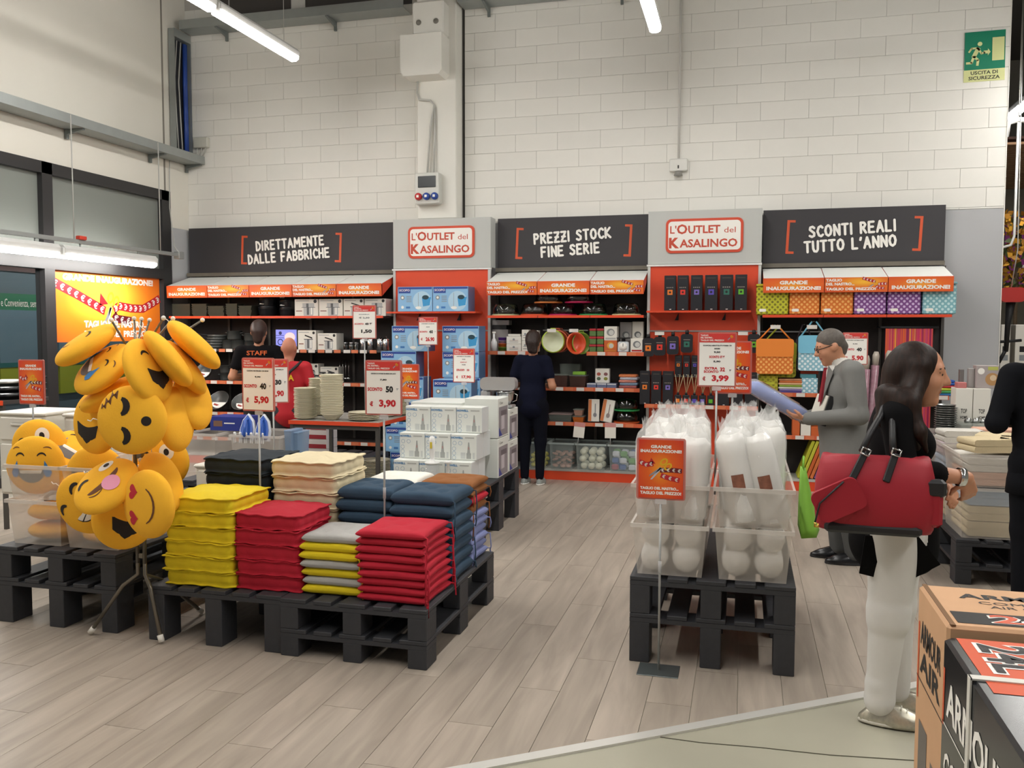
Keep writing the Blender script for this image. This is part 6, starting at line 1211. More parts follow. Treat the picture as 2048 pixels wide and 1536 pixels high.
plates(px(690, 7.1)-.05, 7.1, .301, .14, 20, .013, 'on the low table shelf near the leg'); plates(px(735, 7.1)+.05, 7.15, .301, .13, 17, .013, 'on the low table shelf at the corner'); plates(px(640, 7.2)-.1, 7.2, .301, .14, 16, .013, 'on the low table shelf towards the irons')
# ---- irons and boxed goods beyond the cushions
pallet('charcoal pallet under the blue iron bins', -4.35, 6.0, 0, .3, w=.8, d=.86); pallet('upper charcoal pallet under the blue iron bins', -4.35, 6.0, .301, .18, w=.8, d=.86)
DB = mat('deep_blue_carton', '23358a', .35); LBL = mat('pale_blue_plastic', '8aa8c8', .3, alpha=.55)
carton_m('iron_carton', 'deep blue steam iron carton lying behind dark navy cushions', 'carton', px0(455, 6.5, 830), 6.5, .34, .22, .82, .12, DB, lambda q, w, h: (rect(q, -w*.4, -w*.15, h*.3, h*.7, mat('carton_brown', '7a5a4a', .5), -.0012), rect(q, -w*.1, w*.2, h*.5, h*.58, PRINTW, -.0012)))
fbin('frosted bin of blue goods behind dark navy cushions', px0(505, 6.3, 860), 6.58, .482, .44, .5, .33, 'frosted bins of irons'); fbin('frosted bin of grey goods beside the emoji rack', px0(415, 6.3, 860)-.1, 6.58, .482, .3, .5, .33, 'frosted bins of irons')
for k, x in enumerate((497, 528)):
    t = thing('steam_iron', 'white and blue steam iron standing %s' % ('beside the deep blue carton', 'under the 5,90 euro card')[k], 'iron', (px0(x, 6.45, 840), 6.45, .83), rot=(math.radians(68), 0, .3)); pr = [(-.06, -.1), (.06, -.1), (.065, 0), (.045, .09), (0, .15), (-.045, .09), (-.065, 0)]
    MB().zprism(pr, 0, .012, STEEL).build('sole_plate', t); MB().zprism([(a*.95, b*.95) for a, b in pr], .012, .05, mat('iron_white', 'e2e6ea', .3)).build('body', t); MB().zprism([(a*.75, b*.8) for a, b in pr], .05, .075, mat('iron_blue', '2a58b0', .3)).build('shell', t); MB().tube([(0, -.08, .07), (0, -.07, .13), (0, .06, .12), (0, .09, .06)], .012, mat('iron_blue', '2a58b0', .3), 8).build('handle', t)
tub('pale blue lidded plastic box behind the price card', 566, 579, 6.4, .2, .482, .36, LBL, LBL); tub('pale blue plastic box beside the plates table', 581, 593, 6.45, .2, .482, .34, LBL, LBL)
for k in range(6):
    t = thing('peg_figure', 'small white pronged hanger on the bin rim, %s from the iron carton' % ('first', 'second', 'third', 'fourth', 'fifth', 'sixth')[k], 'hanger', (px0(470+11*k, 6.34, 860), 6.335, .775), group='white pronged hangers'); q = MB(); ball(q, (0, 0, .05), .012, WP); q.build('knob', t)
    for s in (-.008, .008): MB().box(s-.004, s+.004, -.004, .004, -.03, .045, WP, .002).build('prong', t)
for k in range(4): carton_m('red_white_box', '%s red and white box behind the plates table leg' % nth(3-k, 4), 'box', px0(620, 8.4, 880), 8.45, .34, .25, .4+.1*k if 0 else .305+.1*k, .098, mat('box_rw', 'd8d0cc', .5), lambda q, w, h: rect(q, -w*.48, w*.48, h*.05, h*.5, mat('box_rw_red', '9a2430', .5), -.0012), 'red and white boxes')
pallet('charcoal pallet under the red and white boxes', px0(620, 8.4, 880)-.22, 8.36, 0, .15, w=.8, d=.8); pallet('upper charcoal pallet under the red and white boxes', px0(620, 8.4, 880)-.22, 8.36, .151, .153, w=.8, d=.8)
# pans display at the left edge
t = thing('pan_stand', 'orange edged shelf stand with frying pans beside drawer units', 'shelf', (onY(5, 800, 6.0).x-.2, 6.1, 0)); z = onY(20, 803, 5.9).z
MB().box(-.45, .3, -.2, .3, z-.03, z, SHELFM).build('shelf', t); MB().box(-.45, .305, -.206, -.2, z-.035, z+.005, ORANGE).build('front_edge', t)
for sx in (-.42, .27):
    for sy in (-.17, .27): MB().box(sx-.015, sx+.015, sy-.015, sy+.015, 0, z-.03, LEG).build('leg', t)
for k in range(3):
    q = thing('frying_pan', '%s steel frying pan on the stand beside drawer units' % nth(2-k, 3), 'pan', (t.location.x+.14, 6.1, z+.001+.055*k), group='pans on the left stand'); MB().lathe([(0, 0), (.12, 0), (.15, .05), (.153, .05), (.12, .006), (0, .005)], STEEL if k == 2 else PANB, 28).build('pan', q); MB().tube([(.1, .11, .045), (.2, .24, .07)], .01, BLACK, 6).build('handle', q)
# ================================================================== PEOPLE
def nets(prims, res, pad=.03):
    """one continuous skin over tapered limbs; prims: (group, k, material, kind, data)"""
    lo = np.array([9e9]*3); hi = -lo; bbs = []
    for g, k, m, kd, d in prims:
        if kd == 'c': a, b, ra, rb = d; p = np.array([a, b]); r = max(ra, rb); l, h = p.min(0)-r, p.max(0)+r
        else: c, rr = np.array(d[0]), np.array(d[1]); l, h = c-max(rr), c+max(rr)
        bbs.append((l, h)); 
        if g != 'cut': lo = np.minimum(lo, l); hi = np.maximum(hi, h)
    lo -= pad; hi += pad; n = np.ceil((hi-lo)/res).astype(int)+1
    ax = [lo[i]+res*np.arange(n[i]) for i in range(3)]; gs = {}; mid = {}
    for (g, k, m, kd, d), (l, h) in zip(prims, bbs):
        if g not in gs: gs[g] = np.full(n, .2, np.float32); 
        i0 = np.clip(((l-.07-lo)/res).astype(int), 0, n-1); i1 = np.clip(((h+.07-lo)/res).astype(int)+2, 1, n); sl = tuple(slice(a, b) for a, b in zip(i0, i1))
        X, Y, Z = np.meshgrid(*[ax[i][sl[i]] for i in range(3)], indexing='ij', sparse=True)
        v = evalp(kd, d, X, Y, Z); o = gs[g][sl]
        if k > 0: hh = np.maximum(k-np.abs(o-v), 0)/k; gs[g][sl] = np.minimum(o, v)-hh*hh*k*.25
        else: gs[g][sl] = np.minimum(o, v)
    f = None
    for g, v in gs.items():
        if g == 'cut': continue
        f = v if f is None else np.minimum(f, v)
    if 'cut' in gs: f = np.maximum(f, -gs['cut'])
    ins = f < 0; c = [ins[:-1, :-1, :-1]]; cnt = np.zeros(np.array(f.shape)-1, np.int8)
    for dx in (0, 1):
        for dy in (0, 1):
            for dz in (0, 1): cnt += ins[dx:f.shape[0]-1+dx, dy:f.shape[1]-1+dy, dz:f.shape[2]-1+dz]
    act = (cnt > 0) & (cnt < 8); idx = np.full(act.shape, -1, np.int64); A = np.argwhere(act); idx[act] = np.arange(len(A))
    acc = np.zeros((len(A), 3)); num = np.zeros(len(A))
    cor = [(x, y, z) for x in (0, 1) for y in (0, 1) for z in (0, 1)]
    for a in cor:
        for ax_ in range(3):
            if a[ax_] == 0:
                b = list(a); b[ax_] = 1; fa = f[A[:, 0]+a[0], A[:, 1]+a[1], A[:, 2]+a[2]]; fb = f[A[:, 0]+b[0], A[:, 1]+b[1], A[:, 2]+b[2]]
                cr = (fa < 0) != (fb < 0); t = np.where(cr, fa/np.where(fa == fb, 1, fa-fb), 0); p = np.tile(np.array(a, float), (len(A), 1)); p[:, ax_] += t; acc += p*cr[:, None]; num += cr
    V = lo+(A+acc/num[:, None])*res; Fs = []
    for ax_ in range(3):
        u, w = [i for i in range(3) if i != ax_]; s0 = [slice(None)]*3; s1 = [slice(None)]*3; s0[ax_] = slice(0, -1); s1[ax_] = slice(1, None)
        e0, e1 = ins[tuple(s0)], ins[tuple(s1)]; E = np.argwhere(e0 != e1); E = E[(E[:, u] > 0) & (E[:, w] > 0) & (E[:, u] < f.shape[u]-1) & (E[:, w] < f.shape[w]-1)]
        def at(du, dw): q = E.copy(); q[:, u] -= du; q[:, w] -= dw; return idx[q[:, 0], q[:, 1], q[:, 2]]
        Q = np.stack([at(0, 0), at(1, 0), at(1, 1), at(0, 1)], 1); fl = e0[E[:, 0], E[:, 1], E[:, 2]]
        if ax_ == 1: fl = ~fl
        Q[~fl] = Q[~fl][:, ::-1]; Fs.append(Q)
    Fs = np.concatenate(Fs); best = np.full(len(V), 9e9); mi = np.zeros(len(V), int); mats = []
    for g, k, m, kd, d in prims:
        if g == 'cut': continue
        if m not in mats: mats.append(m)
        v = evalp(kd, d, V[:, 0], V[:, 1], V[:, 2]); s = v < best; best[s] = v[s]; mi[s] = mats.index(m)
    Vn = V.copy()
    nb = np.zeros_like(V); ct = np.zeros(len(V))
    for a in range(4):
        np.add.at(nb, Fs[:, a], V[Fs[:, (a+1) % 4]]); np.add.at(ct, Fs[:, a], 1); np.add.at(nb, Fs[:, a], V[Fs[:, a-1]]); np.add.at(ct, Fs[:, a], 1)
    Vn = V*.5+.5*nb/np.maximum(ct, 1)[:, None]
    fm = np.median(mi[Fs], axis=1).astype(int)
    return Vn, Fs, fm, mats
def evalp(kd, d, X, Y, Z):
    if kd == 'c':
        a, b, ra, rb = d; bx, by, bz = (b[i]-a[i] for i in range(3)); L = bx*bx+by*by+bz*bz+1e-9
        t = np.clip(((X-a[0])*bx+(Y-a[1])*by+(Z-a[2])*bz)/L, 0, 1)
        return np.sqrt((X-a[0]-bx*t)**2+(Y-a[1]-by*t)**2+(Z-a[2]-bz*t)**2)-(ra+(rb-ra)*t)
    c, r = d; q = np.sqrt(((X-c[0])/r[0])**2+((Y-c[1])/r[1])**2+((Z-c[2])/r[2])**2); q2 = np.sqrt(((X-c[0])/r[0]**2)**2+((Y-c[1])/r[1]**2)**2+((Z-c[2])/r[2]**2)**2)
    return q*(q-1)/np.maximum(q2, 1e-5)
def skin_obj(name, prims, res, parent):
    V, Fq, fm, mats = nets(prims, res); me = bpy.data.meshes.new(name); me.from_pydata(V.tolist(), [], Fq.tolist()); me.update()
    for m in mats: me.materials.append(m)
    me.polygons.foreach_set('material_index', fm.astype(np.int32)); me.polygons.foreach_set('use_smooth', np.ones(len(fm), bool)); return place(me, name, parent)
def C(a, b, ra, rb=None): return ('c', (a, b, ra, ra if rb is None else rb))
def El(c, r): return ('e', (c, r))
SK1 = mat('skin_light', 'c98f6f', .5, noise=.04, nscale=15); SK2 = mat('skin_tan', 'b07a5c', .5, noise=.05, nscale=15); SK3 = mat('skin_ruddy', 'b9785f', .5, noise=.05)
HAIRD = mat('hair_dark_brown', '24150e', .5, noise=.4, nscale=45, bump=.5, bscale=90); HAIRG = mat('hair_grey', '5d5650', .6, noise=.4, nscale=60); LIP = mat('lip', 'a35a50', .45); EYEW = mat('eye_white', 'e8e2da', .3); EYED = mat('eye_dark', '231812', .3)
def hairmat(name, c1, c2):
    m = bpy.data.materials.new(name); m.use_nodes = True; nt = m.node_tree; b = nt.nodes['Principled BSDF']; N = nt.nodes.new; L = nt.links.new
    tc = N('ShaderNodeTexCoord'); mp = N('ShaderNodeMapping'); mp.inputs['Scale'].default_value = (70, 70, 3); L(tc.outputs['Object'], mp.inputs[0]); n = N('ShaderNodeTexNoise'); n.inputs['Scale'].default_value = 1; n.inputs['Detail'].default_value = 3; L(mp.outputs[0], n.inputs['Vector'])
    cr = N('ShaderNodeValToRGB'); e = cr.color_ramp.elements; e[0].position = .3; e[0].color = (*srgb(c1), 1); e[1].position = .75; e[1].color = (*srgb(c2), 1); L(n.outputs['Fac'], cr.inputs[0]); L(cr.outputs[0], b.inputs['Base Color'])
    bp = N('ShaderNodeBump'); bp.inputs['Strength'].default_value = .5; bp.inputs['Distance'].default_value = .004; L(n.outputs['Fac'], bp.inputs['Height']); L(bp.outputs[0], b.inputs['Normal']); b.inputs['Roughness'].default_value = .55; b.inputs['Specular IOR Level'].default_value = .25; return m
HAIRL = hairmat('long_brown_hair', '170d09', '2e1c13')
def hand(P, g, m, w, d, nrm, s=1, curl=.5, thumb=1):
    """palm and five bent fingers: w wrist, d pointing direction, nrm palm normal"""
    w, d, nrm = Vector(w), Vector(d).normalized(), Vector(nrm); nrm = (nrm-d*nrm.dot(d)).normalized(); sd = d.cross(nrm)*thumb
    def A(a, b, ra, rb): P.append((g, .006, m, *C(tuple(a), tuple(b), ra*s, rb*s)))
    for o in (-.025, -.008, .008, .024): A(w+d*.01*s+sd*o*.6*s, w+d*.075*s+sd*o*s, .014, .0125)
    for k, (o, L) in enumerate(((.028, .072), (.0095, .08), (-.009, .075), (-.027, .058))):
        b = w+d*.08*s+sd*o*s; L *= s; d1 = (d*math.cos(curl)+nrm*math.sin(curl)).normalized(); d2 = (d*math.cos(curl*2)+nrm*math.sin(curl*2)).normalized(); m1 = b+d1*L*.55; A(b, m1, .0092, .0085); A(m1, m1+d2*L*.45, .0085, .0075)
    b = w+d*.025*s+sd*.03*s; e = b+(d*.6+sd*.7+nrm*.35).normalized()*.04*s; A(b, e, .012, .0105); A(e, e+(d*.85+sd*.25+nrm*.4).normalized()*.032*s, .0105, .008)
def head(P, m, c, s=1, tilt=0, lips=True, g='skin'):
    """c: centre of the skull; face towards +y; tilt bends the face down"""
    ct, st = math.cos(tilt), math.sin(tilt)
    def T(p): y, z = p[1]*s, p[2]*s; return (c[0]+p[0]*s, c[1]+y*ct+z*st, c[2]-y*st+z*ct)
    for k, kd in ((.03, El(T((0, 0, 0)), (.074*s, .094*s, .1*s))), (.03, El(T((0, .035, -.055)), (.06*s, .06*s, .075*s))), (.02, C(T((0, .072, -.115)), T((0, .05, -.11)), .022*s, .034*s)), (.015, C(T((0, .092, .0)), T((0, .114, -.036)), .009*s, .0135*s)), (.01, C(T((.012, .1, -.04)), T((-.012, .1, -.04)), .009*s)), (.02, C(T((.035, .075, .012)), T((-.035, .075, .012)), .016*s)), (.012, El(T((.076, -.01, -.02)), (.012*s, .022*s, .032*s))), (.012, El(T((-.076, -.01, -.02)), (.012*s, .022*s, .032*s))), (.02, El(T((.035, .06, -.04)), (.028*s, .03*s, .028*s))), (.02, El(T((-.035, .06, -.04)), (.028*s, .03*s, .028*s)))):
        P.append((g, k, m, *kd))
    if lips: P.append((g, .008, LIP, *C(T((.02, .088, -.073)), T((-.02, .088, -.073)), .0085*s))); 
    return T
def eyes(t, T, s=1):
    for sg in (-1, 1):
        e = MB(); ball(e, (0, 0, 0), .0135*s, EYEW, 1); o = e.build('eye', t, T((sg*.034, .073, -.006))); e = MB(); ball(e, (sg*.002*s, .0105*s, -.002*s), .007*s, EYED, 1); e.build('pupil', o)
        MB().tube([T((sg*.015, .094, .014)), T((sg*.035, .09, .019)), T((sg*.055, .074, .014))], [.003*s, .004*s, .002*s], HAIRD, 6).build('eyebrow', t); MB().tube([T((sg*.02, .087, .002)), T((sg*.036, .086, .005)), T((sg*.052, .075, -.001))], .0025*s, EYED, 5).build('lash_line', t)
def shoe(name, t, x, y, L, m, sole, ang=0, toe=1):
    b = MB(); n = 16; vs = []; fs = []; pr = ((0, 1.0), (.012, 1.03), (.03, 1.0), (.055, .82), (.08, .55))
    for j, (z, sc) in enumerate(pr):
        for i in range(n): a = 6.2832*i/n; xx = math.cos(a)*.045*sc; yy = math.sin(a)*L/2*sc; yy -= max(0, j-2)*.02*(1 if yy > 0 else .15)*(1.4 if j > 3 else 1); vs.append((xx*(1 if yy < 0 else 1.08), yy, z))
    for j in range(len(pr)-1):
        for i in range(n): k = (i+1) % n; fs.append((j*n+i, j*n+k, j*n+n+k, j*n+n+i))
    fs.append(tuple(range(n-1, -1, -1))); fs.append(tuple((len(pr)-1)*n+i for i in range(n))); b.add(vs, fs, m, True); o = b.build(name, t, (x, y, .001), (0, 0, ang)); s = MB(); s.lathe([(0, 0), (1, 0), (1.03, .006), (1.0, .014), (0, .014)], sole, 18, sx=.047, sy=L/2+.003); s.v = [(a, b_, c) for a, b_, c in s.v]; s.build('sole', o)
    return o
FZ = math.atan2(_R.y, _R.x)
# ---- woman with the red bag
WH = mat('white_denim', 'dcdad6', .75, noise=.04, nscale=12, bump=.2, bscale=18); BK = mat('black_knit', '0b0a0c', .9, spec=.15); 
wp = onZ(1778, 1432, 0); wt = thing('person', 'person in black cardigan and white trousers carrying a red bag', 'person', (wp.x+.0, wp.y, 0), FZ-math.pi/2-.36); P = []
def leg(P, m, hx, hy, kx, ky, ax_, ay, r=(.098, .066, .045), hz=.84, kz=.47, az=.085): P.append(('legs', .04, m, *C((hx, hy, hz), (kx, ky, kz), r[0], r[1]))); P.append(('legs', .03, m, *C((kx, ky, kz), (ax_, ay, az), r[1]*.98, r[2])))
leg(P, WH, .082, .0, .085, -.02, .085, -.045, (.115, .08, .054)); leg(P, WH, -.082, .02, -.085, .02, -.085, .035, (.11, .078, .052)); P.append(('legs', .05, WH, *El((0, -.03, .88), (.155, .125, .12))))
for z, rr in ((.1, .062), (.135, .058), (.17, .06), (.5, .086), (.45, .083)): P.append(('legs', .012, WH, *C((.085, -.045 if z < .3 else -.02, z), (.087, -.043 if z < .3 else -.016, z+.004), rr)))
for kd in (El((0, -.005, 1.2), (.165, .12, .2)), El((0, .0, 1.0), (.145, .115, .17)), C((0, -.015, .95), (0, -.02, .78), .145, .165), El((.07, .085, 1.2), (.075, .06, .07)), El((-.07, .085, 1.2), (.075, .06, .07)), C((.15, -.01, 1.335), (-.15, -.01, 1.335), .062), C((.0, .05, .92), (.0, .08, .74), .12, .1)): P.append(('top', .05, BK, *kd))
for sx, e, c, w in ((1, (.235, .01, 1.11), (.205, .13, 1.105), (.165, .25, 1.09)), (-1, (-.235, -.0, 1.09), (-.2, .13, 1.06), (-.1, .2, 1.03))):
    P.append(('top', .04, BK, *C((sx*.175, -.01, 1.325), e, .066, .053))); P.append(('top', .03, BK, *C(e, c, .053, .05))); P.append(('skin', .02, SK1, *C(c, w, .036, .027)))
hand(P, 'skin', SK1, (.165, .25, 1.09), (-.45, .2, -.85), (-.9, -.3, 0), .95, .5, -1); hand(P, 'skin', SK1, (-.1, .2, 1.03), (.8, .3, -.4), (.2, -.6, -.8), .95, .5, 1)
P.append(('skin', .03, SK1, *C((0, .01, 1.36), (0, .05, 1.46), .05, .05))); T = head(P, SK1, (0, .07, 1.515), 1.08, .12)
P.append(('cut', 0, BK, *El((0, .22, .66), (.05, .1, .16))))
skin_obj('body', P, .006, wt); eyes(wt, T, 1.08)
H = [('h', .03, HAIRL, *El(T((0, -.015, .008)), (.091, .108, .11))), ('h', .04, HAIRL, *C(T((0, -.05, -.03)), (0, -.035, 1.24), .08, .07))]
for sg in (1, -1): H += [('h', .03, HAIRL, *C(T((sg*.066, .0, .01)), (sg*.095, .03, 1.36), .034, .038)), ('h', .03, HAIRL, *C((sg*.095, .03, 1.36), (sg*.125, .05, 1.22), .042, .036)), ('h', .03, HAIRL, *C((sg*.125, .05, 1.22), (sg*.12, .09, 1.15), .034, .014)), ('h', .03, HAIRL, *C((sg*.08, -.05, 1.3), (sg*.1, -.04, 1.12), .05, .025))]
H += [('h', .03, HAIRL, *C(T((.07, 0, -.05)), (.165, .03, 1.385), .04, .042)), ('h', .03, HAIRL, *C((.165, .03, 1.385), (.205, .07, 1.27), .04, .024)), ('h', .03, HAIRL, *C((.205, .07, 1.27), (.19, .1, 1.19), .024, .008)), ('h', .03, HAIRL, *C((.12, -.05, 1.41), (.17, -.07, 1.3), .05, .02)), ('h', .03, HAIRL, *C((.16, -.01, 1.41), (.215, .0, 1.3), .036, .014))]
H += [('cut', 0, HAIRL, *El(T((0, .165, -.05)), (.16, .128, .125))), ('cut', 0, HAIRL, *El((0, .15, 1.3), (.07, .07, .2)))]
skin_obj('hair', H, .006, wt)
SHS = mat('silver_snake_shoe', 'b9b4a4', .3, .6, noise=.3, nscale=70); SOL = mat('pale_sole', 'c9c5b8', .6)
s = shoe('shoe', wt, .085, .02, .29, SHS, SOL); shoe('shoe', wt, -.085, .105, .29, SHS, SOL)
for sx, sy in ((.085, .02), (-.085, .105)):
    for k in range(4): MB().tube([(sx-.022, sy+.02+.022*k, .078-.011*k), (sx, sy+.024+.022*k, .086-.011*k), (sx+.022, sy+.02+.022*k, .078-.011*k)], .003, SOL, 5).build('lace', wt)
MB().lathe([(.034, -.014), (.038, -.012), (.038, .012), (.034, .014)], CHROME, 20, ring=True).build('bracelet', wt, (.173, .228, 1.093), (math.radians(85), 0, math.radians(18)))
# cardigan points
m = MB(); 
for sx in (1, ): m.add([(.15, -.12, .82), (.17, .08, .84), (.13, .17, .72), (.12, .03, .62), (.16, -.14, .66), (.13, -.12, .82), (.15, .08, .84), (.115, .165, .72), (.1, .03, .62), (.14, -.14, .66)], [(0, 1, 2, 3, 4), (9, 8, 7, 6, 5), (0, 5, 6, 1), (1, 6, 7, 2), (2, 7, 8, 3), (3, 8, 9, 4), (4, 9, 5, 0)], BK)
m.build('cardigan_hem', wt)
# the bag
RB = mat('red_nylon', '9c1426', .6, noise=.06, nscale=10, bump=.3, bscale=9); LE = mat('black_leather', '1c1c1e', .5); GOLD = mat('gold_clip', 'c9a050', .3, 1)
bt = thing('shoulder_bag', 'red nylon shoulder bag with black leather base and straps', 'bag', tuple(onY(1748, 1000, wp.y-.27)), FZ-.3); bt.location.z = onY(1748, 1058, wp.y-.27).z
hx = .225; m = MB(); n = 14; vs = []; fs = []; prof = [(0, .94, .075), (.02, .98, .085), (.1, 1.02, .095), (.2, 1.0, .085), (.27, .93, .06), (.295, .9, .035)]
for z, sx, th in prof:
    for i in range(20): a = 6.2832*i/20; ca, sa = math.cos(a), math.sin(a); vs.append((hx*sx*math.copysign(abs(ca)**.45, ca), th*math.copysign(abs(sa)**.6, sa), z+.008*math.sin(a*3)*(z > .1)))
for j in range(len(prof)-1):
    for i in range(20): k = (i+1) % 20; fs.append((j*20+i, j*20+k, j*20+20+k, j*20+20+i))
fs.append(tuple(range(19, -1, -1))); fs.append(tuple((len(prof)-1)*20+i for i in range(20))); m.add(vs, fs, RB, True); m.build('body', bt)
m = MB(); m.box(-.19, .17, -.092, .092, -.006, .035, LE, .012); m.build('leather_base', bt)
m = MB(); m.prism(rrect(.19, .13, .03), -.03, 0, RB); o = m.build('zip_pouch', bt, (-.14, -.088, .13), (0, math.radians(-28), 0)); MB().tube([(.05, -.032, .06), (-.07, -.036, .02), (-.12, -.036, -.04)], .004, LE, 6).build('pouch_cord', o); MB().tube([(-.12, -.036, -.04), (-.128, -.036, -.055), (-.118, -.036, -.062), (-.112, -.036, -.048)], .005, GOLD, 6).build('gold_clip', o)
for x in (-.055, .06):
    o = MB().box(-.014, .014, -.008, .004, -.09, .03, LE, .004).build('strap_tab', bt, (x, -.062, .29), (math.radians(-14), math.radians(25 if x < 0 else 18), 0)); MB().tube([(-.016, -.012, .02), (.016, -.012, .02), (.016, -.012, .045), (-.016, -.012, .045), (-.016, -.012, .02)], .004, CHROME, 6).build('buckle', o)
sh = Vector((.07, .02, 0)); MB().tube([(-.055, -.05, .32), (-.02, .0, .39), (.02, .06, .45), (.045, .13, .5), (.05, .2, .515)], .013, LE, 8).build('strap', bt); MB().tube([(.06, -.05, .32), (.062, .0, .39), (.066, .06, .45), (.064, .13, .5), (.064, .2, .515)], .013, LE, 8).build('strap', bt)
o = MB().box(-.03, .03, -.025, .02, .03, .2, RB, .015).build('side_pocket', bt, (.215, -.04, .0)); MB().box(-.035, .04, -.03, .025, .15, .22, LE, .012).build('pocket_flap', o)
# ---- man in the grey suit
GS = mat('grey_suit', '757572', .8, noise=.06, nscale=30); GT = mat('grey_trousers', '4c4d4c', .8); SHW = mat('white_shirt', 'e2dfd8', .7); TIE = mat('red_tie', '8a1626', .5); BSH = mat('black_shoe', '141416', .25)
mt = thing('person', 'person in grey suit and red tie reading a wrapped blue pillow', 'person', (.69, 6.7, 0), FZ+math.pi/2-.15); P = []
leg(P, GT, .09, 0, .095, .02, .09, -.02, (.1, .072, .06), .88, .49, .08); leg(P, GT, -.09, 0, -.095, -.02, -.09, -.09, (.1, .072, .06), .88, .49, .08); P.append(('legs', .05, GT, *El((0, -.02, .9), (.13, .11, .1))))
for kd in (El((0, -.015, 1.24), (.185, .13, .22)), El((0, .01, 1.03), (.17, .14, .18)), C((.04, -.02, .98), (.05, -.03, .78), .16, .165), C((-.04, -.02, .98), (-.05, -.03, .78), .16, .165), C((.16, -.03, 1.4), (-.16, -.03, 1.4), .065), El((0, -.05, 1.36), (.14, .09, .08))): P.append(('top', .05, GS, *kd))
for sx, e, w in ((1, (.27, -.07, 1.09), (.12, .24, 1.03)), (-1, (-.27, -.06, 1.09), (-.13, .25, 1.05))):
    P.append(('top', .04, GS, *C((sx*.2, -.03, 1.385), e, .075, .062))); P.append(('top', .03, GS, *C(e, w, .06, .047))); d = (Vector(w)-Vector(e)).normalized(); w2 = Vector(w)+d*.025; P.append(('cuff', .0, SHW, *C(w, tuple(Vector(w)+d*.012), .036))); P.append(('skin', .02, SK1, *C(w, tuple(w2), .03, .027)))
    hand(P, 'skin', SK1, tuple(w2), (-.25*sx, 1, .25), (-.3*sx, .0, 1), 1.05, .35, sx)
P.append(('cuff', .02, SHW, *C((0, .0, 1.42), (0, .03, 1.46), .062, .056))); P.append(('cuff', .02, SHW, *C((0, .075, 1.38), (0, .115, 1.2), .05, .03))); P.append(('skin', .03, SK1, *C((0, .0, 1.42), (0, .05, 1.5), .055, .052))); T = head(P, SK1, (0, .09, 1.575), 1.02, .35)
skin_obj('body', P, .0065, mt); eyes(mt, T, 1.02)
H = [('h', .02, HAIRG, *El(T((0, -.012, .022)), (.08, .1, .094))), ('h', .02, HAIRG, *C(T((0, -.07, -.04)), T((0, -.06, -.07)), .045, .035)), ('cut', 0, HAIRG, *El(T((0, .12, -.055)), (.12, .1, .115))), ('cut', 0, HAIRG, *El(T((.1, .005, -.055)), (.05, .05, .05))), ('cut', 0, HAIRG, *El(T((-.1, .005, -.055)), (.05, .05, .05)))]
skin_obj('hair', H, .006, mt)
MB().add([(-.025, .125, 1.41), (.025, .125, 1.41), (.04, .158, 1.16), (0, .16, 1.08), (-.04, .158, 1.16), (-.025, .1, 1.41), (.025, .1, 1.41), (.04, .13, 1.16), (0, .135, 1.08), (-.04, .13, 1.16)], [(4, 3, 2, 1, 0), (5, 6, 7, 8, 9), (0, 1, 6, 5), (1, 2, 7, 6), (2, 3, 8, 7), (3, 4, 9, 8), (4, 0, 5, 9)], TIE).build('tie', mt)
for sg in (-1, 1):
    MB().add([(sg*.035, .105, 1.43), (sg*.1, .085, 1.38), (sg*.06, .15, 1.17), (sg*.03, .155, 1.1), (sg*.03, .14, 1.2)], [(0, 1, 2, 3, 4) if sg < 0 else (4, 3, 2, 1, 0)], GS).build('lapel', mt)
GL = MB(); 
for sg in (-1, 1): GL.tube([T((sg*.036+.024*math.cos(a), .1, -.008+.017*math.sin(a))) for a in [6.2832*k/10 for k in range(11)]], .0028, EYED, 5, cap=False); GL.tube([T((sg*.06, .095, -.004)), T((sg*.08, .0, .0))], .0028, EYED, 5)
GL.tube([T((-.012, .104, -.004)), T((.012, .104, -.004))], .0028, EYED, 5); o = GL.build('glasses', mt); o['kind'] = 'stuff'
shoe('shoe', mt, .09, .03, .29, BSH, BLACK); shoe('shoe', mt, -.09, -.04, .29, BSH, BLACK)
# what he holds
bp_ = thing('wrapped_pillow', 'blue pillow in clear wrap held by the grey suit', 'pillow', tuple(onY(1556, 802, 6.63)), rot=(0, 0, FZ)); c = bp_.location; ang = math.atan2(-(835-770), 1610-1500)
m = MB(); vs = []; fs = []; n = 12
for j, (x, k) in enumerate(((-.24, .5), (-.2, .95), (-.05, 1.02), (.1, 1.0), (.2, .9), (.215, .5))):
    for i in range(n): a = 6.2832*i/n; vs.append((x, .11*k*math.copysign(abs(math.cos(a))**.7, math.cos(a)), .05*k*math.copysign(abs(math.sin(a))**.7, math.sin(a))))
for j in range(5):
    for i in range(n): k = (i+1) % n; fs.append((j*n+i, j*n+k, j*n+n+k, j*n+n+i))
fs.append(tuple(range(n-1, -1, -1))); fs.append(tuple(5*n+i for i in range(n))); m.add(vs, fs, mat('blue_memory_foam', '5b78c8', .5, noise=.1), True); bp_.rotation_euler = (0, -ang, FZ); m.build('pillow', bp_)
m = MB(); m.v = []; vs2 = [(x*1.04-.015, y*1.12, z*1.2) for x, y, z in vs]; m.add(vs2, fs, WRAP, True); m.build('wrapper', bp_); MB().box(-.19, .12, -.08, .08, .054, .057, mat('pack_card', 'b5764e', .5)).build('card_insert', bp_); MB().box(-.02, .12, -.08, .08, .0575, .0585, mat('pack_card_grey', '7d8484', .5)).build('card_panel', bp_)
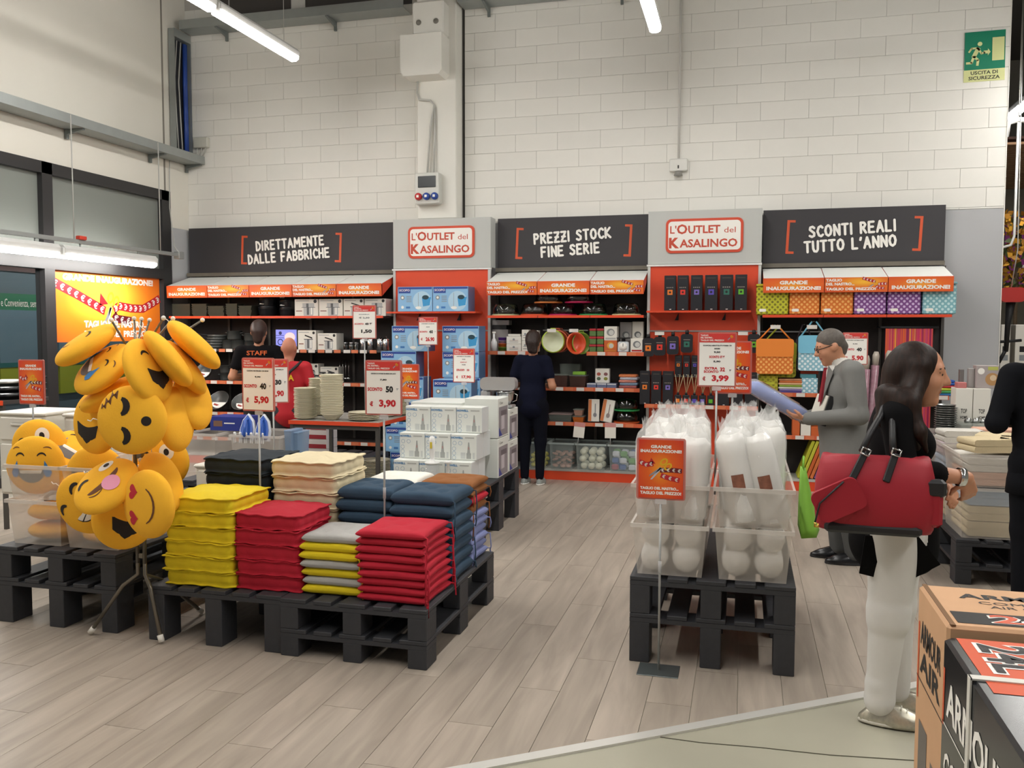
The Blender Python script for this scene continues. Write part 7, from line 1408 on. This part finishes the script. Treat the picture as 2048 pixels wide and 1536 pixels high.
f_ = thing('binder', 'black ring binder with pale page edge held against the tie', 'binder', tuple(onY(1643, 822, 6.68)), rot=(0, math.radians(18), FZ)); MB().box(-.022, .022, -.12, .12, -.1, .12, BLACK, .003).build('cover', f_); MB().box(-.03, -.023, -.11, .11, -.095, .115, mat('page_edge', 'd8d4c6', .7)).build('pages', f_)
# ---- figures seen from behind
def back_person(label, x, y, H, top, pants, skin, hairm, rz=0, bald=False, arms='bent', fem=False, shoes=None, solem=None, res=.009, sl=.35, trim=None):
    t = thing('person', label, 'person', (x, y, 0), rz); P = []; s = H/1.7; hw = .088*s
    for sx in (-1, 1): leg(P, pants, sx*hw, 0, sx*hw*1.0, .015, sx*hw*.98, -.01, (.096*s, .066*s, .047*s if fem else .06*s), .86*s, .48*s, .09*s)
    P.append(('legs', .05, pants, *El((0, -.03, .9*s), (.16*s, .125*s, .13*s))))
    sw = .15*s if fem else .19*s
    for kd in (El((0, 0, 1.22*s), (sw, .115*s, .21*s)), El((0, 0, 1.03*s), (.145*s if fem else .17*s, .11*s, .16*s)), C((0, -.01, .98*s), (0, -.015, .88*s), .14*s, .15*s), C((sw*.85, -.01, 1.38*s), (-sw*.85, -.01, 1.38*s), .058*s)): P.append(('top', .05, top, *kd))
    for sx in (-1, 1):
        a = Vector((sx*sw*1.02, -.01, 1.37*s)); e = Vector((sx*(sw+.085*s), -.05, 1.1*s)) if arms == 'bent' else Vector((sx*(sw+.06*s), -.02, 1.08*s)); w = Vector((sx*.14*s, .2*s, 1.1*s)); c = a.lerp(e, sl*1.6 if sl < 1 else 1)
        P.append(('top', .04, top, *C(tuple(a), tuple(c), .064*s, .056*s))); 
        if sl >= 1: P.append(('top', .03, top, *C(tuple(e), tuple(w), .055*s, .042*s)))
        else: P.append(('skin', .02, skin, *C(tuple(a.lerp(c, .6)), tuple(e), .044*s, .04*s))); P.append(('skin', .02, skin, *C(tuple(e), tuple(w), .04*s, .027*s)))
        hand(P, 'skin', skin, tuple(w), (-sx*.3, .9, .0), (0, 0, -1), s, .5, -sx)
    P.append(('skin', .03, skin, *C((0, 0, 1.4*s), (0, .02, 1.5*s), .05*s, .05*s))); T = head(P, skin, (0, .025*s, 1.595*s), 1.0*s, .15); skin_obj('body', P, res, t)
    if not bald:
        Hh = [('h', .03, hairm, *El(T((0, -.012, .018)), (.088*s, .108*s, .105*s))), ('h', .03, hairm, *C(T((0, -.07, -.02)), T((0, -.06, -.1)), .065*s, .05*s)), ('cut', 0, hairm, *El(T((0, .125, -.05)), (.085*s, .08*s, .12*s)))]
        if fem: Hh.append(('h', .03, hairm, *C(T((.03, -.09, -.03)), T((.045, -.085, -.13)), .045*s, .025*s)))
        skin_obj('hair', Hh, .008, t)
    eyes(t, T, s)
    if shoes:
        for sx in (-1, 1): shoe('shoe', t, sx*hw, .045, .255*s, shoes, solem or SOL)
    return t, T, s
NV = mat('navy_uniform', '0f1224', .9, spec=.15); NVL = mat('navy_leggings', '0b0d18', .9, spec=.15)
sp = onZ(1070, 964, 0); back_person('person in navy polo and leggings facing the cake dome shelves', sp.x, 9.2, 1.66, NV, NVL, SK2, HAIRD, 0, fem=True, shoes=mat('grey_plimsoll', '8d928e', .7), solem=PRINTW)
c = onY(577, 700, 7.98); RS = mat('red_polo', 'b0101f', .75); t, T, s = back_person('person with shaved head in red polo beside the plates', c.x, 7.98, 1.6, RS, mat('dark_jeans', '23252c', .8), SK3, HAIRG, FZ-.05, True, shoes=BSH, solem=BLACK)
MB().tube([(.15*s, -.03, 1.44*s), (.06*s, -.125, 1.34*s), (-.06*s, -.135, 1.2*s), (-.17*s, -.08, 1.02*s)], .015, BLACK, 8).build('strap', t); m = MB(); m.text('LA', mat('yellow_print', 'e2b81e', .5), .045, 1.27*s, .06, -.128, w=.09, bold=.03); m.build('lettering', t)
MB().lathe([(0.05, 0), (.062, .0), (.06, .03), (.05, .03)], RS, 20, ring=True).build('collar', t, (0, -.0, 1.4*s))
c = onY(517, 665, 8.75); t, T, s = back_person('person in black STAFF shirt facing the saucepans', c.x, 8.75, 1.77, mat('black_staff_shirt', '0d0b0d', .9, spec=.15), mat('black_trousers', '17171a', .8), SK2, mat('hair_brown', '33201a', .5, noise=.3, nscale=50), FZ+.1, shoes=BSH, solem=BLACK)
m = MB(); m.text('STAFF', mat('orange_print', 'd0602a', .5), 0, 1.36*s, .05, -.122, w=.22, bold=.02); m.build('lettering', t)
DS = mat('black_suit', '0e0f14', .85, noise=.06, nscale=30, spec=.15); cpos = onY(2088, 900, 5.75)
t, T, s = back_person('person in black suit standing before the towel bins', cpos.x, 5.75, 1.76, DS, DS, SK1, HAIRD, FZ-.15, sl=1.1, shoes=BSH, solem=BLACK)
m = MB(); m.lathe([(.2, .72), (.195, .8), (.17, .95), (.165, 1.05)], DS, 24, sy=.72); m.build('jacket_skirt', t)
# ================================================================== TOWELS, TABLE AND FAR SIDE
TW = {k: mat('towel_'+k, c, .95, noise=.06, nscale=20, bump=.35, bscale=140) for k, c in (('cream', 'd8c6a0'), ('pink', 'd9ab94'), ('blue', '9fb6cc'), ('white', 'd9d5cc'), ('lilac', 'b9a8b0'))}
def towel(label, x, y, z, w, d, h, c, rz=0, group='folded towels'):
    t = thing('folded_towel', label, 'towel', (x, y, z), rz, group)
    for k in range(2): MB().prism([(a, b+h*.25+h*.5*k) for a, b in rrect(w, h*.5-.002, h*.2, 4)], -d/2, d/2, TW[c]).build('fold', t)
for ci, (cy, wh) in enumerate(((6.58, 'facing the aisle'), (7.16, 'behind the front towel bins'))):
    fbin('lower frosted towel bin %s' % wh, 1.735, cy, .302, .66, .53, .34, 'frosted towel bins'); fbin('upper frosted towel bin %s' % wh, 1.735, cy, .644, .66, .53, .22, 'frosted towel bins')
    for k, c in enumerate(('cream', 'cream', 'blue')): towel('%s %s towel in the lower bin %s' % (('bottom', 'middle', 'top')[k], c, wh), 1.735, cy, .31+.104*k, .56, .44, .1, c)
    for k, c in enumerate(('pink', 'white') if ci == 0 else ('blue', 'lilac')): towel('%s %s towel in the upper bin %s' % (('bottom', 'top')[k], c, wh), 1.735, cy, .652+.092*k, .57, .44, .09, c)
for k, (x, y, c, rz, w) in enumerate(((1.6, 6.5, 'cream', .3, .3), (1.85, 6.55, 'cream', -.3, .34), (1.55, 7.0, 'white', .1, .3), (1.85, 7.15, 'pink', 0, .36), (1.72, 6.78, 'cream', 1.2, .3))): towel('%s towel bundle heaped on the upper bin, %s' % (c, ('nearest the aisle corner', 'beside the black suit', 'behind the corner bundle', 'rearmost', 'in the middle')[k]), x, y, .866, w, .22, .09, c, rz, 'heaped towel bundles')
# goods table against the wall end
t = thing('goods_table', 'grey table of foil trays and cartons by the wall end', 'table', (1.95, 8.5, 0)); MB().box(-.65, .55, -.42, .35, .74, .77, mat('table_top_grey', '8f8c86', .5)).build('top', t)
for sx in (-.62, .52):
    for sy in (-.39, .32): MB().box(sx-.02, sx+.02, sy-.02, sy+.02, 0, .74, LEG).build('leg', t)
FOIL = mat('aluminium_foil', 'b8bab8', .3, .9)
for si, (x, yy) in enumerate(((1890, 8.24), (1893, 8.45))):
    n = 14-2*si
    for k in range(n):
        o = MB().lathe([(0, 0), (.07, 0), (.08, .02), (.088, .022), (.088, .024), (.078, .022), (.068, .003), (0, .003)], FOIL, 18).build('foil_tray', None, (px0(x, yy, 850), yy, .771+.019*k)); tag(o, 'round foil tray, %s in the %s stack' % (nth(n-1-k, n), ('taller', 'shorter')[si]), 'foil tray', 'stacked foil trays')
tub('clear box of foil domes beside the foil tray stacks', 1927, 1975, 8.15, .24, .771, .1, CLD, CLD)
for k in range(3): single(MB().lathe([(0, 0), (.03, 0), (.034, .015), (.02, .04), (0, .045)], FOIL, 16), 'foil_dome', 'small foil dome on the clear box, %s' % ('by the trays', 'in the middle', 'by the suit')[k], 'foil dome', (px0(1936+16*k, 8.27, 850), 8.27, .886), group='foil domes')
def tx_print(q, w, h): q.text('TOP', PRINTK, 0, h*.5, h*.1, -.0012, w=w*.36, bold=.02); q.text('HOME', PRINTK, 0, h*.36, h*.07, -.0012, w=w*.42, bold=.02)
carton('white_carton', 'white carton with black lettering behind the foil domes', 'carton', 1915, 1949, 8.45, .2, .771, .4, CARDW, tx_print); carton('white_carton', 'white carton with black lettering beside the suit', 'carton', 1950.5, 1985, 8.45, .2, .771, .4, CARDW, tx_print)
carton('pet_carton', 'pale pet carton with puppy picture on the white cartons', 'carton', 1955, 2000, 8.5, .14, 1.172, .2, mat('carton_mauve', 'aaa09e', .5), lambda q, w, h: (disc(q, w*.2, h*.4, h*.28, mat('puppy_tan', 'b58a5a', .5), -.0012), disc(q, w*.24, h*.46, h*.13, mat('puppy_pale', 'd8c0a0', .5), -.0014), rect(q, w*.0, w*.45, h*.8, h*.95, mat('lime_band', 'b8bc60', .5), -.0012), disc(q, -w*.3, h*.75, h*.14, PRINTW, -.0012)))
carton('pink_top_carton', 'small white carton with pink top on the white cartons', 'carton', 1917, 1936, 8.46, .1, 1.172, .05, mat('pink_card', 'c97a78', .5)); carton('slim_grey_carton', 'slim grey carton standing behind the pink topped one', 'carton', 1939, 1951, 8.56, .06, 1.172, .17, CARDG); carton('slim_grey_carton', 'narrow dark grey carton nearest the grey wall paint', 'carton', 1921, 1930, 8.6, .05, 1.172, .16, mat('dark_card', '6c6866', .5))
for k, c in enumerate(('2a6aa0', '4a9a5a', 'b8c43a', 'b02a34', '2a5aa8', '2450a0')): single(MB().box(-.085, .085, 0, .2, 0, .026, mat('bright_cloth_'+c, c, .7, noise=.3, nscale=40), .009), 'bright_cloth', '%s bright folded cloth in the pile by the striped cloth' % nth(5-k, 6), 'cloth', (px0(1892, 9.58, 780), 9.58, 1.021+.027*k), (0, 0, .06*(k % 3-1)), 'bright folded cloths')
# ---- beyond the wall end
struct(MB().box(XE+.3, 9, 17, 17.2, -.006, ZC, mat('far_wall', 'a8a499', .8)).build('wall_far')); struct(MB().box(9, 9.2, -5, 17.2, -.006, ZC, mat('far_wall', 'a8a499', .8)).build('wall_right'))
t = thing('slatted_ceiling', 'suspended ceiling of timber slats beyond the wall end', 'ceiling panel', (0, 0, 4.1)); sl = None
for k in range(24):
    if sl is None: o = MB().box(2.9, 6.5, -.045, .045, 0, .03, mat('timber_slat', 'b08a68', .6)).build('slat', t); sl = o.data
    else: o = place(sl, 'slat', t)
    o.location = (0, 12.9+.17*k, 0)
MB().box(2.9, 6.5, 12.8, 16.9, .06, .09, mat('slat_backing', '4a3328', .8)).build('backing', t)
pp = onY(2040, 500, 14.5); t = thing('purple_sign', 'purple rounded sign beyond the wall end', 'sign', (pp.x+.35, 14.5, pp.z)); MB().prism(rrect(1.1, 1.0, .12), 0, .05, mat('purple_panel', '8a1f7a', .5)).build('panel', t); m = MB()
for k in range(3): m.text(('SU', 'FA', 'PE')[k], PRINTW, -.32, .28-.28*k, .12, -.002); 
m.build('lettering', t); MB().box(-.02, .02, .01, .05, -pp.z, -.5, GREYM).build('post', t)
pp = onY(2018, 500, 12.6); t = thing('flower_column', 'tall column of yellow artificial flowers beyond the wall end', 'plant', (pp.x+.1, 12.6, 0)); MB().tube([(0, 0, 0), (0, 0, 3.1)], .025, mat('stem_brown', '4a3a26', .8), 8).build('stem', t); R = random.Random(3); m = MB(); LFC = [mat('petal_yellow', 'd0982a', .7), mat('petal_ochre', 'a8741f', .7), mat('leaf_green', '4a5530', .7)]
for k in range(260):
    a, z, r = R.uniform(0, 6.28), R.uniform(2.15, 3.2), R.uniform(.05, .22); c = Vector((r*math.cos(a), r*math.sin(a), z)); u = Vector((R.uniform(-1, 1), R.uniform(-1, 1), R.uniform(-1, 1))).normalized()*.06; v = u.cross(Vector((R.uniform(-1, 1), R.uniform(-1, 1), .3))).normalized()*.035; m.add([tuple(c-u), tuple(c+v), tuple(c+u), tuple(c-v)], [(0, 1, 2, 3)], LFC[k % 3])
o = m.build('blossom', t); o['kind'] = 'stuff'
pp = onY(2022, 590, 10.8); t = thing('garden_trimmer', 'red garden trimmer with black shaft hanging beyond the wall end', 'trimmer', (pp.x, 10.8, pp.z)); MB().prism(rrect(.26, .16, .06), -.09, .09, mat('trimmer_red', 'b8302a', .4)).build('motor', t); MB().tube([(0, 0, -.08), (-.02, 0, -.3), (-.03, 0, -.62)], [.05, .03, .025], BLACK, 8).build('shaft', t); MB().tube([(-.12, 0, -.52), (.12, 0, -.5)], .018, BLACK, 6).build('handle', t); MB().tube([(-.03, 0, -.6), (-.1, 0, -.75)], .02, BLACK, 6).build('guard', t); MB().tube([(0, 0, .08), (.05, 0, .5), (0, 0, ZC-pp.z)], .006, GRC, 6).build('hanging_cord', t)
pp = onY(2037, 245, 11.0); t = thing('hook_pole', 'white hooked pole hanging beyond the wall end', 'pole', (pp.x, 11.0, pp.z)); z2 = onY(2034, 490, 11.0).z-pp.z; MB().tube([(0, 0, 0), (0, 0, z2+.1), (-.03, 0, z2), (-.14, 0, z2-.03)], .014, WP, 8).build('pole', t); MB().tube([(-.12, 0, -.15), (-.1, 0, 0), (0, 0, .03), (.06, 0, .02)], .03, WP, 8).build('bracket', t); MB().tube([(0, 0, .02), (0, 0, ZC-pp.z)], .006, GRC, 6).build('suspension', t)
for k, (xa, xb) in enumerate(((2001, 2020), (2030, 2075))):
    zz = onY(2010, 735, 11.5).z; carton('white_stock_carton', ('narrow white stock carton just past the wall end', 'wide white stock carton past the wall end')[k], 'carton', xa, xb, 11.5, .4, .9, .85, CARDW, lambda q, w, h: (rect(q, -w*.3, w*.3, h*.62, h*.7, PRINTK, -.0012), rect(q, -w*.3, w*.3, h*.5, h*.58, PRINTG, -.0012)))
t = thing('stock_rack', 'plain grey stock rack carrying white cartons past the wall end', 'rack', (3.7, 11.75, 0)); MB().box(-.9, 1.5, -.35, .35, .86, .898, GREYM).build('deck', t)
for sx in (-.86, 1.46):
    for sy in (-.3, .3): MB().box(sx-.03, sx+.03, sy-.03, sy+.03, 0, .86, GREYM).build('leg', t)
# ---- boxed compressors in the foreground
CB = mat('kraft_board', 'cba07a', .75, noise=.05, nscale=12); CBK = mat('kraft_print_black', '24211f', .6); CBO = mat('compressor_orange', 'd2562e', .5); GB = mat('gloss_black_carton', '1c1e22', .22); STR = mat('white_strap', 'd8d5cc', .5)
LEFT = Matrix.Rotation(-math.pi/2, 4, 'Z'); TOPM = Matrix.Rotation(-math.pi/2, 4, 'X')
def cbox(label, x0, y0, w, d, z, h, m): 
    t = thing('compressor_box', label, 'box', (x0+w/2, y0+d/2, z)); MB().box(-w/2, w/2, -d/2, d/2, 0, h, m, .008).build('box', t); return t
cbox('lower kraft compressor box under the ARMOUR box', .5, 2.335, .62, .365, 0, .33, CB)
t = cbox('kraft ARMOUR air compressor box with black lettering', .5, 2.335, .62, .365, .331, .619, CB); w, d, h = .62, .365, .619
q = MB(); q.M = Matrix.Translation((0, 0, h+.001)) @ TOPM
q.text('ARMOUR', CBK, -.05, .09, .045, 0, w=.36, bold=.03); q.text('COMPRESSORE', CBK, -.02, .035, .024, 0, w=.34); q.text('AIR COMPRESSOR', CBK, .0, .0, .022, 0, w=.34); rect(q, -.28, .31, -.155, -.06, CBK, 0); q.text('24L', PRINTW, -.08, -.107, .07, -.001, w=.24, bold=.06); q.text('24L', CBO, -.08, -.107, .065, -.002, w=.23, bold=.02); q.build('print', t)
q = MB(); q.M = Matrix.Translation((-w/2-.001, 0, 0)) @ LEFT; rect(q, -.16, -.145, .3, .52, CBO, 0); q.text('ARMOUR', CBK, .0, .5, .07, 0, w=.26, bold=.03); q.text('AIR', CBK, .0, .42, .065, 0, w=.26, bold=.03); rect(q, -.17, .17, .36, .364, CBK, 0); rect(q, -.12, -.01, .05, .25, mat('kraft_picture', '6d6660', .6), 0); rect(q, .04, .15, .03, .2, mat('kraft_picture', '6d6660', .6), 0); q.build('print', t)
MB().box(-.006, .006, -.18, .18, -.002, .002, mat('flap_shadow', '7a5a3c', .8)).build('flap_seam', t, (-w/2+.014, 0, h))
cbox('lower black compressor box under the 24L box', .487, 1.66, .62, .645, 0, .3, GB)
t = cbox('glossy black compressor box with orange 24L panel and white strap', .487, 1.66, .62, .645, .301, .63, GB); d, h = .645, .63
q = MB(); q.M = Matrix.Translation((0, 0, h+.001)) @ TOPM; rect(q, -.285, -.1, -.02, .315, CBO, 0); q.M = q.M @ Matrix.Translation((-.195, 0, .19)) @ Matrix.Rotation(math.pi/2, 4, 'Y'); q.text('24L', PRINTW, 0, 0, .125, -.001, w=.2, bold=.06); q.text('24L', PRINTK, 0, 0, .108, -.002, w=.185, bold=.02); q.build('print', t)
q = MB(); q.M = Matrix.Translation((-w/2-.001, 0, 0)) @ LEFT; rect(q, -.31, -.295, .42, .56, CBO, 0); q.text('ARMOUR', PRINTW, -.02, .5, .09, 0, w=.5, bold=.03); rect(q, -.31, .31, .425, .429, PRINTW, 0); q.text('COMPRESSORE', PRINTW, .0, .33, .08, 0, w=.56, bold=.02); q.text('AIR COMPRESSOR', PRINTW, .0, .2, .08, 0, w=.56, bold=.02); q.build('print', t)
MB().box(-w/2-.004, w/2, -.012, .012, h, h+.004, STR).build('strap', t, (0, .055, 0)); MB().box(-w/2-.005, -w/2-.0012, -.012, .012, 0, h+.004, STR).build('strap', t, (0, .055, 0))
